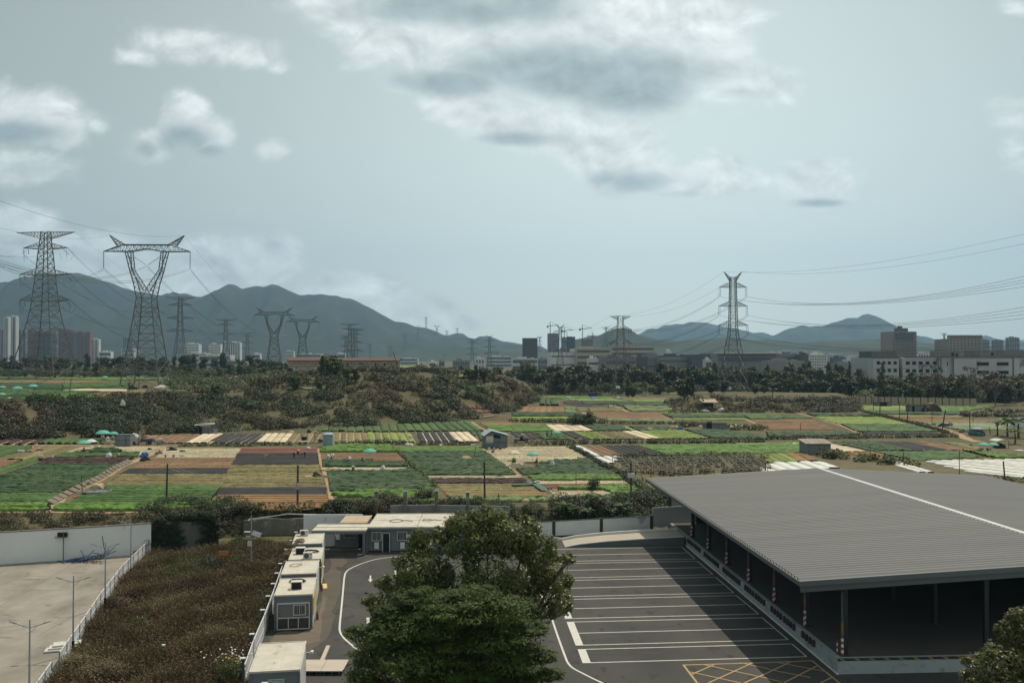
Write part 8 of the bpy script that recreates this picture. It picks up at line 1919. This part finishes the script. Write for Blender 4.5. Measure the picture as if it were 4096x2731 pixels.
t,w_,h=shed('rusty roofed grey hut behind the big roof','H',345,563,724,822,SHEETG,RUSTR,depth=4.5,slope=-.5,over=.35)
t,w_,h=shed('white building cut by the right edge','H',2258,2420,480,590,WW,SHEETG,depth=5,slope=.6)
t,w_,h=shed('dark awning shelter in the far plots right of the turquoise umbrellas','C',690,770,1172,1204,SHEETG,SHEETG,depth=4,openf=True)
t,w_,h=shed('small white cabin by the far green plots','C',1180,1215,1150,1188,WHT,WHT,depth=3,corr=False)
t,w_,h=shed('dark open box shelter right of the small white cabin','C',1278,1330,1150,1180,DARKD,WHT,depth=3,corr=False)
for lb,x,y,w in (('white square board on the middle pylon foot',950,1115,38),('white square board on the right pylon foot',1945,1126,42)):
    D=400; px,py=q('C',x,y); p=PD(px,py,D); t=thing('signboard',lb,'board',(p[0],D,FZ+.5)); mb=MB(); mb.box((0,0,p[2]-FZ-.5),(w*KZ/F_PX*D,.2,w*.62*KZ/F_PX*D)); mb.build('board',WHT,t); mb=MB(); mb.beam((-1,0,-.5),(-1,0,p[2]-FZ-.5),.2); mb.beam((1,0,-.5),(1,0,p[2]-FZ-.5),.2); mb.build('legs',STEEL,t)
# green tarp tent, white canopy
p=GP('H',1870,652); t=thing('tarp_tent','dark green tarp heap with pale top beside the track','tarp',p); k=KZ*p[1]/F_PX; lump('tarp',60*k,2.4,62*k,TRP,t,5,3,.2); lump('pale_tarp',42*k,1.6,12*k,BROOF,t,6,3,.25,at=(0,-.2,55*k))
p=GP('H',2075,760); k=KZ*p[1]/F_PX; t=thing('canopy','pale awning canopy over a dark stall near the right edge','canopy',p); mb=MB(); n=8; 
for i in range(n):
    a0=-1+2*i/n; a1=-1+2*(i+1)/n; z0=(62+14*(1-a0*a0))*k; z1=(62+14*(1-a1*a1))*k; w_=58*k; mb.hexa([(a0*w_,-1.6,z0-.05),(a1*w_,-1.6,z1-.05),(a1*w_,1.6,z1-.05),(a0*w_,1.6,z0-.05),(a0*w_,-1.6,z0),(a1*w_,-1.6,z1),(a1*w_,1.6,z1),(a0*w_,1.6,z0)])
mb.build('awning',CSIDE,t)
for x in (-50*k,50*k): mb=MB(); mb.beam((x,-1.4,0),(x,-1.4,62*k),.08); mb.build('post',BARK,t)
lump('stall_goods',45*k,1.2,40*k,DARKD,t,4,3,.2)
# ---------------------------------------------------------------- vehicles
def wheel(par,at,r=.33,w=.16):
    mb=MB(); mb.lathe([(0,-w/2),(r*.62,-w/2),(r*.66,-w*.4),(r,-w*.42),(r,w*.42),(r*.66,w*.4),(r*.62,w/2),(0,w/2)],n=16); o=mb.build('wheel',CABLE,par); o.rotation_euler=(R(90),0,0); o.location=at
    mb=MB(); mb.lathe([(0,-w*.52),(r*.5,-w*.52),(r*.5,w*.52),(0,w*.52)],n=12); mb.build('rim',GALV,o); return o
TB=mat('cart_blue',(.035,.055,.11),(.05,.07,.12),scale=2,rough=.6); 
p=GP('E',1322,735); k=KZ*p[1]/F_PX; t=thing('cargo_tricycle','dark blue cargo tricycle with an open flat bed','tricycle',p,0)
mb=MB(); mb.box((0,0,.75),(105*k,1.3,.12)); mb.box((0,-.62,1.0),(105*k,.05,.42)); mb.box((0,.62,1.0),(105*k,.05,.42)); mb.box((52*k,0,1.0),(.05,1.3,.42)); mb.box((-52*k,0,1.1),(.06,1.3,.65)); mb.build('cargo_bed',TB,t)
for x in (-48*k,50*k):
    mb=MB(); mb.beam((x,-.62,1.2),(x,-.62,1.55),.05); mb.build('stake',TB,t)
mb=MB(); mb.beam((-48*k,-.62,1.5),(50*k,-.62,1.35),.05); mb.build('rail',TB,t)
wheel(t,(12*k,-.7,.36),.36); wheel(t,(12*k,.7,.36),.36); wheel(t,(-95*k,0,.34),.34)
mb=MB(); mb.beam((-95*k,0,.34),(-78*k,0,1.3),.07); mb.beam((-78*k,-.4,1.35),(-78*k,.4,1.35),.05); mb.beam((-52*k,0,.6),(-90*k,0,.6),.12); mb.box((-66*k,0,.95),(.7,.35,.15)); mb.build('fork_and_handlebar',CABLE,t)
p=GP('E',1430,736); k=KZ*p[1]/F_PX; t=thing('mixer_drum','dirty white barrel drum tilted on its side behind the blue tricycle','drum',p); mb=MB(); mb.lathe([(0,-.85),(.35,-.85),(.62,-.35),(.62,.25),(.38,.8),(.3,.82),(0,.6)],n=16); o=mb.build('drum',mat('dirty_drum',(.42,.40,.35),(.26,.24,.21),scale=2),t); o.rotation_euler=(0,R(70),R(10)); o.location=(0,0,.85); mb=MB(); mb.beam((-.5,0,0),(-.3,0,.8),.1); mb.beam((.5,0,0),(.4,0,.7),.1); mb.beam((-.6,-.4,.05),(.7,-.4,.05),.1); mb.build('stand',RUSTR,t)
p=GP('F',422,730); k=KZ*p[1]/F_PX; t=thing('farm_cart','small dark motor cart with roll cage seen from behind','cart',p)
mb=MB(); mb.box((0,0,.65),(68*k,1.7,.1)); mb.build('bed',CSIDE,t)
mb=MB(); 
for x in (-26*k,26*k):
    mb.beam((x,.8,.6),(x,.8,80*k),.08); mb.beam((x,1.6,.6),(x,1.6,76*k),.08); mb.beam((x,.8,80*k),(x,1.6,78*k),.08)
mb.beam((-26*k,.8,80*k),(26*k,.8,80*k),.09); mb.beam((-26*k,.8,50*k),(26*k,.8,50*k),.07); mb.box((0,1.2,80*k),(54*k,.9,.06)); mb.build('cab_frame',TB,t); mb=MB(); mb.box((0,1.2,1.1),(40*k,.5,.9)); mb.build('seat_and_engine',CABLE,t)
wheel(t,(-26*k,-.3,.3),.3).rotation_euler=(R(90),0,R(0)); wheel(t,(26*k,-.3,.3),.3); 
p=GP('G',70,716); k=KZ*p[1]/F_PX; t=thing('three_wheeler','dark three wheeled truck with pale curved windscreen hood','three wheeler',p)
mb=MB(); mb.box((-35*k,0,.85),(75*k,1.4,.14)); mb.box((-35*k,-.68,.97),(75*k,.05,.16)); mb.build('flat_bed',CREAMR,t); mb=MB(); mb.box((15*k,0,.6),(60*k,1.0,.45)); mb.box((12*k,0,1.05),(.7,.9,.5)); mb.build('body',CABLE,t)
mb=MB(); pts=[(8*k,70*k),(25*k,76*k),(42*k,68*k),(54*k,46*k),(58*k,22*k)]
for (x0,z0),(x1,z1) in zip(pts[:-1],pts[1:]): mb.hexa([(x0,-.55,z0-.05),(x1,-.55,z1-.05),(x1,.55,z1-.05),(x0,.55,z0-.05),(x0,-.55,z0+.02),(x1,-.55,z1+.02),(x1,.55,z1+.02),(x0,.55,z0+.02)])
mb.build('hood',BROOF,t); mb=MB(); mb.beam((10*k,-.5,.8),(10*k,-.5,70*k),.06); mb.beam((10*k,.5,.8),(10*k,.5,70*k),.06); mb.build('cab_posts',CABLE,t)
wheel(t,(-35*k,-.72,.4),.4); wheel(t,(-35*k,.72,.4),.4); wheel(t,(58*k,0,.4),.4,.2)
p=GP('F',560,712); k=KZ*p[1]/F_PX; t=thing('hoist_arm','dark pump hoist with a slanting arm beside the blue tank','hoist',p); mb=MB(); mb.beam((-30*k,0,0),(-34*k,0,75*k),.12); mb.beam((-34*k,0,40*k),(20*k,0,85*k),.1); mb.beam((-34*k,0,75*k),(20*k,0,88*k),.08); mb.build('frame',CABLE,t); lump('motor',20*k,.5,25*k,CABLE,t,4,3,.2,at=(20*k,0,.1)); lump('red_motor_part',9*k,.3,10*k,REDM,t,5,2,.2,at=(-8*k,0,18*k))
p=GP('G',62,752); t=thing('low_bench','low dark bench frame below the three wheeler','bench',p); mb=MB(); mb.box((0,0,.4),(2.4,.5,.12)); mb.build('seat',BARK,t)
for x in (-1.05,1.05): mb=MB(); mb.box((x,0,.2),(.12,.45,.4)); mb.build('leg',BARK,t)
# ---------------------------------------------------------------- heaps, sacks, boxes
TANC=mat('tan_netting',(.52,.40,.25),(.36,.27,.16),scale=2.5,rough=.95,coords='obj'); WC=mat('white_plastic',(.60,.60,.58),(.46,.46,.46),scale=3,coords='obj'); BC=mat('blue_plastic',(.06,.16,.40),(.05,.12,.3),scale=3); BKC=mat('black_plastic',(.015,.017,.018),(.03,.03,.03),scale=3,rough=.5); GRB=mat('green_basket',(.05,.14,.07),(.04,.10,.05),scale=5)
heaps=[('long tan netting heap at the left of the straw strip','F',700,968,90,26,TANC),('tan netting heap left of a black tarp','F',470,1032,48,22,TANC),('tan netting heap right of a black tarp','F',603,1028,38,30,TANC),('black tarp heap between two tan ones','F',540,1028,32,48,BKC),('tan netting heap on the right dark green field','F',1882,872,54,30,TANC),('tan netting heap behind the cream beds','F',312,634,34,26,TANC),('small tan netting heap left of the hoist','F',525,628,34,18,TANC),('black tarp heap behind the olive strips','F',478,626,24,28,BKC),
('tan sack lying on dry greens','G',118,1246,42,26,TANC),('dark tarp trailing left of the tan sack','G',60,1243,36,14,TRP),('dark tarp trailing right of the tan sack','G',190,1243,34,14,TRP),('smooth tan sack by the pale litter rows','G',390,1158,30,20,TANC),('pale blue sheet on the straw strip','F',668,980,26,8,BROOF),('white sheet scrap on the straw strip','F',720,978,34,6,WC),('black sack by a white hat on the straw strip','F',868,982,12,20,BKC),
('white bag heap under the large turquoise umbrella','E',965,690,18,24,WC),('pale sack under the large turquoise umbrella','E',922,695,24,38,WALLM),('dark goods under the smaller turquoise umbrella','E',1005,690,22,30,WALLM),('pale leafy heap left of the grey shed','E',978,730,52,36,MK['litter']),('white plastic film heap right of the grey shed','E',1210,680,42,42,WC),('dark goods heap right of the grey shed','E',1205,742,36,34,BKC),
('blue lidded heap at the head of the ditch','E',1290,852,34,50,BC),('white bundle left of the blue lidded heap','E',1256,850,16,34,WC),('dark clutter under the blue lidded heap','E',1300,880,44,36,BKC),('colourful bag heap on the green strip','E',975,850,32,38,WC),('brown bundles right of the bag heap','E',1020,852,20,20,RUSTR),('white bucket lump on the green strip','E',1066,835,12,16,WC),('dark crate on the litter field','E',1342,782,20,20,BKC),('dark junk along the upper end of the ditch','E',1425,818,30,30,RUSTR),('dark junk right of the ditch head','E',1540,788,40,28,BKC),('low black rig on the tan field','E',1632,800,26,14,BKC),
('crumpled brown tarp heap over the ditch basin','E',870,1125,60,42,TANC),('green tank under the crumpled tarp','E',835,1150,18,24,GRB),('pink plastic bag in the ditch','E',666,1208,12,14,mat('pink_plastic',(.55,.08,.16),scale=4)),('dark heap in the dark seed plot left','E',700,808,24,24,RUSTR),('white rags along the left path, first','E',820,752,18,8,WC),('white rags along the left path, second','E',888,754,20,8,WC),('pale blue rag along the left path','E',1030,760,26,9,BROOF),
('white rag heap below the cart','F',470,775,22,22,WC),('white refuse by the hedge in front of the black beds','F',1370,742,40,18,WC),('white refuse right of the small hedge','F',1655,742,16,12,WC),('white rags left of the gable shed','F',1945,742,24,14,WC),('motorbike like dark junk by the hedge','F',1800,715,28,20,BKC),('dark junk at the front of the gable shed','F',2110,770,30,14,BKC),
('big green basket under the striped umbrella','G',15,900,18,42,GRB),('white sack on the litter field','G',82,925,16,22,WC),('brown junk on the litter field edge','G',165,932,18,8,RUSTR),('grey tarp pile on the litter field edge','G',80,1000,2,2,WC),('dark green tarp on the cut leaf strip','F',2185,1022,32,12,TRP),
('pale sack pile on the dark bean field','G',1240,606,34,18,TANC),('yellow and tan sack pile in the bean field','G',1460,592,38,26,TANC),('blue bins right of the tan sack pile','G',1510,600,26,30,BC),('green yellow crate by the sack pile','G',1415,603,22,12,mat('lime_crate',(.40,.50,.10),scale=4)),('white bag left of the corrugated hut','G',1690,580,14,18,WC),('junk pile under the thatched shelter','G',1730,450,48,28,WALLM),('white bags right of the thatched shelter','G',1875,445,30,34,WC),('orange tub at the knoll path','G',1935,452,14,12,BRM),('tan sack beside the first far umbrella','G',525,336,28,14,TANC),('rubble heap right of the first far umbrella','G',575,342,18,12,RUSTR),
('green cloth hung on a pole in the far plots','G',1370,372,14,32,TRP),('white rag among terrace bushes','E',1100,380,22,40,WC),('pale bag on the knoll slope','H',350,428,30,22,WC),('green rag at the knoll hut','H',332,432,10,26,TRP),('yellow heap before the shack','H',1255,440,24,18,mat('yellow_heap',(.40,.30,.08),scale=4)),('pale goods before the shack','H',1330,448,26,14,TANC),('pale bundle at the right end of the shack','H',1430,444,20,18,TANC),
('dark sprawling tarp with pale middle by the track','H',1590,572,64,32,BKC),('green tarp heap left of the dark tarp by the track','H',1490,560,20,18,TRP),('blue goods left of the green tent','H',1780,620,24,12,BC),('dark bush like tarp left of the green tent','H',1735,622,22,16,BKC),('white refuse pile at the far right edge','H',2250,795,44,16,WC),('white bag at the grassy hedge','H',1098,640,14,10,WC),('white refuse beside the black film plot','H',1400,785,40,6,MK['cream']),('dark green heap in the scrub plot','H',620,800,30,26,LM['bankgreen']),('black box behind the gable shed','F',2022,612,16,10,BKC),
('dark machine parked on the terrace soil','E',1190,238,38,38,BKC),('dark machine right of the first on the terrace','E',1298,228,24,26,BKC),('small dark heap on the terrace','E',1095,222,16,20,BKC),('white goods pile on the terrace','E',1445,228,50,24,WC),('pale goods beside the terrace machines','E',1400,230,34,12,MK['cream']),('dark drum on the terrace left','E',130,272,18,22,WALLM),('second grey drum on the terrace left','E',263,262,16,18,WALLM),('blue white car like tarp on the terrace','E',90,330,30,16,WC),('black bin by the terrace umbrellas','E',102,215,12,16,BKC)]
for i,(lb,r_,x,y,w,h,m) in enumerate(heaps):
    z=TZ if (r_=='E' and y<400) else FZ; p=qP(r_,x,y,z)
    k=KZ*p[1]/F_PX; o=lump('heap',w*k,max(.35,w*k*.6),h*k*1.05,m,None,i+2,3,.28,at=p); tag(o,lb,'heap')
def boxes(lb,r_,x,y,w,h,m,z=FZ,name='crate',cat='crate'):
    p=qP(r_,x,y,z); k=KZ*p[1]/F_PX; t=thing(name,lb,cat,p,.2); mb=MB(); mb.box((0,0,h*k/2),(w*k,w*k*.7,h*k)); mb.build('body',m,t,bevel=.03); mb=MB(); mb.box((0,0,h*k+.03),(w*k*1.06,w*k*.76,.06)); mb.build('lid',m,t); return t
boxes('green vegetable basket on the straw strip','F',818,982,42,26,GRB); boxes('white crate near the banana plants','G',468,1205,48,20,WC); boxes('white box standing on a dark stand in the left tan plot','E',366,852,34,24,WC); boxes('dark stand under the white box','E',362,876,44,20,BARK); boxes('white and yellow box in the left green plots','E',185,802,54,14,WC); boxes('green crate at the blue lidded heap','E',1224,814,32,16,GRB); boxes('red bucket on the tan field','E',1483,850,14,22,REDM,name='bucket',cat='bucket'); boxes('dark blue bucket on the tan field','E',1555,850,16,22,BC,name='bucket',cat='bucket'); boxes('white jerrycan pair on the tan field','E',1635,845,36,18,WC,name='jerrycan',cat='jerrycan')
boxes('blue white box beside the path at the lime rows','G',232,1078,30,18,WC); boxes('grey bucket by the red seedling rows','G',288,1128,18,22,WALLM,name='bucket',cat='bucket'); boxes('smaller grey bucket right of the first','G',325,1136,16,18,WALLM,name='bucket',cat='bucket'); boxes('small grey bucket nearest the green rows','G',352,1132,14,16,WALLM,name='bucket',cat='bucket'); boxes('white box in front of the gable shed','F',2090,778,22,14,WC); boxes('blue crate between the two standing people','G',335,676,24,20,BC); boxes('yellow tub on the litter field edge','G',468,882,26,10,YU,name='tub',cat='tub'); boxes('pale box on the right grassy plot','H',1778,772,16,18,CREAMR); boxes('grey drum right of the green umbrella by the hedge','G',385,688,24,22,WALLM)
# ---------------------------------------------------------------- field posts and low wires
POSTM=mat('old_pole',(.070,.062,.055),(.045,.040,.036),scale=2,coords='obj')
def pole(lb,r_,x0,y0,x1,y1,z=FZ,r=.11,name='field_pole'):
    b=qP(r_,x0,y0,z); k=KZ*b[1]/F_PX; t=thing(name,lb,'pole',b); h=(y0-y1)*k; mb=MB(); mb.path([(0,0,-.3),((x1-x0)*k*.5,0,h*.5),((x1-x0)*k,0,h)],r,6,r1=r*.8); mb.build('shaft',POSTM,t); return t,Vector((b[0]+(x1-x0)*k,b[1],b[2]+h-.1))
Pn={}
for key,lb,a in (('e1','dark pole in the left green field','E 1490 1255 1499 908 .14'),('e2','thin pole beside the ditch','E 738 1160 728 1008 .07'),('f1','dark pole with a pink cloth at the orange beds','F 372 1280 374 920 .15'),('f2','dark pole left of the diagonal path','F 2050 1225 2045 885 .14'),('g1','pole with a white box near the roof corner','G 1067 1205 1067 895 .13'),('g2','thin black pole on the lime and litter rows','G 575 1095 573 978 .05'),('f3','leaning black pole at the field corner','F 1953 862 1972 740 .06'),('f4','thin post in the olive strips','F 1293 725 1292 655 .05'),('f5','short leaning stake in the dry greens','F 2182 1245 2170 1170 .08'),
 ('h1','dark pole at the left of the right hand fields','H 1003 485 1005 308 .16'),('h2','thin pole at the knoll end','H 787 400 787 305 .12'),('h3','thin pole left of the long dark shed','H 945 440 945 318 .12'),('h4','thin pole with a white plate in the far right fields','H 1178 500 1180 350 .12'),('h5','dark pole on the brown hedge bank','H 1247 550 1258 360 .14'),('h6','strongly leaning dark pole by the track','H 1557 620 1592 422 .17'),('h7','pole beside the green tent','H 1810 610 1808 455 .13'),('h8','thin pole behind the green tent','H 1838 540 1838 470 .10'),('h9','dark pole beside the big roof far edge','H 2124 1062 2110 883 .14'),('h10','post behind the rusty roofed hut field','H 919 850 913 733 .08'),('h11','post at the reed bed','H 1208 905 1217 795 .08'),('h12','tall thin post at the roof edge','H 1714 1005 1717 780 .07'),('h13','thin pole right of the shack','H 1468 545 1474 400 .08'),('h14','post right of the green tent','H 1992 640 1985 578 .10'),('g3','post at the right end of the trellis','G 2272 985 2270 893 .14'),('h15','short post in the brown plots','H 293 605 292 540 .08'),('h16','pole between the umbrellas and hedge on the right','H 895 622 893 570 .06')):
    r_,*v=a.split(); v=[float(k) for k in v]; Pn[key]=pole(lb,r_,*v[:4],r=v[4])
for key,lb,a in (('t1','leaning pole on the terrace','E 622 290 637 142 .14'),('t2','dark pole at the foot of the goblet pylon','E 1243 240 1250 52 .14'),('t3','thin pole in the terrace green','E 576 200 574 140 .08'),('t4','orange stake on the terrace soil','E 835 290 834 262 .12'),('b1','pole on the soil terrace left of the ruined building','F 155 140 170 -25 .14'),('b2','pole in the scrub left of the ruined building','F 590 125 594 -15 .12')):
    r_,*v=a.split(); v=[float(k) for k in v]; pole(lb,r_,*v[:4],z=TZ if key[0]=='t' else 10.0,r=v[4])
lump('pink_cloth',.28,.2,.75,mat('pink_cloth',(.42,.26,.34),(.33,.2,.28),scale=3),Pn['f1'][0],4,3,.2,at=(0,-.15,2.2))
mb=MB(); mb.box((0,-.2,3.0),(.9,.4,.6)); mb.build('white_box',WC,Pn['g1'][0])
for a,b,sg,lb in (('e1','f1',1.6,'from the left field pole to the pink cloth pole'),('f1','f2',2.6,'from the pink cloth pole to the path side pole'),('f2','g1',2.2,'from the path side pole to the white box pole'),('g1','g3',1.6,'from the white box pole to the trellis end')):
    A_=Pn[a][1]; B_=Pn[b][1]
    for j in range(2): o=wire(A_+Vector((0,0,-.35*j)),B_+Vector((0,0,-.35*j)),sg,.022,'%s field wire %s'%(('upper','lower')[j],lb),'low wires between the field poles'); o.data.materials[0]=MK['litter']
for j in range(2): o=wire(Pn['e1'][1]+Vector((0,0,-.3*j)),qP('E',200,955,FZ+2.5),2.0,.022,'%s field wire running left from the left field pole'%('upper','lower')[j],'low wires between the field poles'); o.data.materials[0]=MK['litter']
DITCHM=mat('ditch_concrete',(.20,.165,.125),(.12,.10,.078),scale=1,detail=8)
# ditch trough and black film strips
t=thing('drain_channel','long concrete field ditch with slab sides running up beside the path','ditch',GP('E',520,1270)); org=Vector(t.location); W=[Vector(GP('E',*p)) for p in ((520,1275),(650,1200),(800,1120),(960,1040),(1100,950),(1220,890))]
for i,(a,b) in enumerate(zip(W[:-1],W[1:])):
    d=(b-a).normalized(); n=Vector((-d.y,d.x,0)); L_=(b-a).length; m=int(L_/2.2)
    mb=MB()
    for k in range(m):
        p=a+d*(L_*(k+.5)/m)-org; mb.hexa([tuple(p-d*1.1+n*.5+Vector((0,0,0))),tuple(p+d*1.0+n*.5),tuple(p+d*1.0+n*1.4+Vector((0,0,.02))),tuple(p-d*1.0+n*1.4+Vector((0,0,.02)))]+[tuple(p-d*1.0+n*.5+Vector((0,0,.15))),tuple(p+d*1.0+n*.5+Vector((0,0,.15))),tuple(p+d*1.0+n*1.4+Vector((0,0,.62))),tuple(p-d*1.0+n*1.4+Vector((0,0,.62)))])
    mb.build('slab_side',mat('ditch_concrete',(.30,.25,.19),(.20,.165,.125),scale=1,detail=8) if i==0 else t.children[0].data.materials[0],t) if False else mb.build('slab_side',DITCHM,t)
p=GP('E',870,1165); t2=thing('basin','round shallow water basin under the crumpled tarp','basin',p); mb=MB(); mb.lathe([(1.9,0),(1.95,.3),(1.8,.32),(1.7,.2),(0,.18)],n=24); mb.build('rim',STONE,t2); mb=MB(); mb.lathe([(0,.22),(1.7,.22),(1.7,.23),(0,.23)],n=24); mb.build('water',GLASS,t2)
for lb,pts in (('crumpled black film strip across the olive beds','G 0 1110 140 1108 230 1100'),('black film thrown over the diagonal path','G 135 1085 180 1095 250 1130 300 1170')):
    r_,*v=pts.split(); v=[float(k) for k in v]; W=[Vector(GP(r_,v[i],v[i+1])) for i in range(0,len(v),2)]; path_strip('film_strip',r_,[(v[i],v[i+1]) for i in range(0,len(v),2)],1.2,dz=.42,m=TRP)
# trellis of poles
CANE=mat('pale_cane',(.34,.33,.28),(.22,.21,.18),scale=2)
tr=thing('bean_trellis','low pole trellis frame of crossing rails over dark vines','trellis',GP('G',1130,955,FZ)); org=Vector(tr.location)
A0,A1,B1,B0=[Vector(GP('G',*p,FZ+2.0)) -org for p in ((1000,960),(2290,945),(2150,828),(900,845))]
for i in range(9):
    f=i/8; a=A0.lerp(B0,f); b=A1.lerp(B1,f); mb=MB(); pts=[a.lerp(b,k/12)+Vector((0,0,-.25*math.sin(k*math.pi/3)**2)) for k in range(13)]; mb.path(pts,.035,4); mb.build('rail',CANE,tr)
for i in range(17):
    f=i/16; a=A0.lerp(A1,f); b=B0.lerp(B1,f); mb=MB(); mb.path([a,b],.035,4); mb.build('cross_rail',CANE,tr)
    for g in ((0,1) if i%2 else (0,.5,1)): c=a.lerp(b,g); mb=MB(); mb.beam((c.x,c.y,-2.2+2.0),(c.x,c.y,c.z),.07); mb.build('post',BARK,tr)
# pale screen fence at the far right, long net house
W=[GP('H',x,y,FZ) for x,y in ((760,372),(1100,380),(1500,390),(1870,398))]
t=thing('screen_fence','long pale reed screen fence before the right hand wood','fence',W[0]); org=Vector(W[0])
for a,b in zip(W[:-1],W[1:]):
    a=Vector(a)-org;b=Vector(b)-org; n=6
    for i in range(n):
        p=a.lerp(b,i/n+.01); r2=a.lerp(b,(i+1)/n-.005); mb=MB(); mb.hexa([tuple(p),tuple(r2),tuple(r2+Vector((0,.1,0))),tuple(p+Vector((0,.1,0))),tuple(p+Vector((0,0,3.2))),tuple(r2+Vector((0,0,3.2))),tuple(r2+Vector((0,.1,3.2))),tuple(p+Vector((0,.1,3.2)))]); mb.build('fence_panel',THAT,t); mb=MB(); mb.beam(tuple(p),tuple(p+Vector((0,0,3.6))),.14); mb.build('post',BARK,t)
# sprinkler mist over the pale green plot
for i,(x,y,w,h,lb) in enumerate(((1700,560,60,26,'sprinkler mist beside the dark tarp'),(1960,570,120,30,'sprinkler mist right of the green tent'),(1830,545,90,18,'sprinkler mist behind the green tent'))):
    p=GP('H',x,y+20); k=KZ*p[1]/F_PX; o=lump('mist',w*k,5,h*k*1.4,None,None,i+3,3,.2,at=p) if False else None
    import bmesh
    bm=bmesh.new(); bmesh.ops.create_icosphere(bm,subdivisions=3,radius=1)
    for v in bm.verts: v.co=Vector((v.co.x*w*k,v.co.y*5,v.co.z*h*k*.8))
    me=bpy.data.meshes.new('mist'); bm.to_mesh(me); bm.free(); mm=bpy.data.materials.new('water_mist'); mm.use_nodes=True; n_=mm.node_tree; n_.nodes.remove(n_.nodes['Principled BSDF']); vv=n_.nodes.new('ShaderNodeVolumePrincipled'); vv.inputs['Color'].default_value=(.95,.97,1,1); vv.inputs['Density'].default_value=.035; n_.links.new(vv.outputs[0],n_.nodes['Material Output'].inputs['Volume']); me.materials.append(mm)
    o=bpy.data.objects.new('mist',me); link(o,None); o.location=(p[0],p[1],p[2]+h*k*.9); tag(o,lb,'mist',kind='stuff')
# thin sprinkler stakes in the nearer plots
SPM=mat('stake_white',(.42,.42,.38),scale=3); st0=None
rows_=[('E',1420,2050,900,11),('E',1150,2040,965,9),('E',1080,2010,1040,8),('E',960,1980,1085,9),('E',720,1900,1190,9),('E',60,1000,980,8),('E',60,700,1080,6),('F',-250,600,990,7),('F',-300,620,1080,7),('F',-330,620,1160,6),('F',620,1250,1010,6),('F',680,1450,1070,6),('F',640,1300,905,6),('F',620,1240,862,6),('F',1400,2200,900,7),('F',1500,2300,985,6),('F',1640,2380,1072,7),('F',1650,2500,1140,6),('G',240,900,1040,5)]
nmr={'E':'left','F':'middle','G':'right of centre'}
for r_,x0,x1,y,n in rows_:
    for i in range(n):
        x=x0+(x1-x0)*(i+random.uniform(.3,.7))/n; p=qP(r_,x,y+random.uniform(-14,14),FZ)
        if st0 is None: mb=MB(); mb.path([(0,0,0),(0,0,1.1)],.022,4); st0=mb.build('sprinkler_stake',SPM); tag(st0,'thin pale sprinkler stake standing in the near crop rows','stake','sprinkler stakes in the near crop rows'); st0.location=p
        else: c=st0.copy(); C.objects.link(c); c.location=p
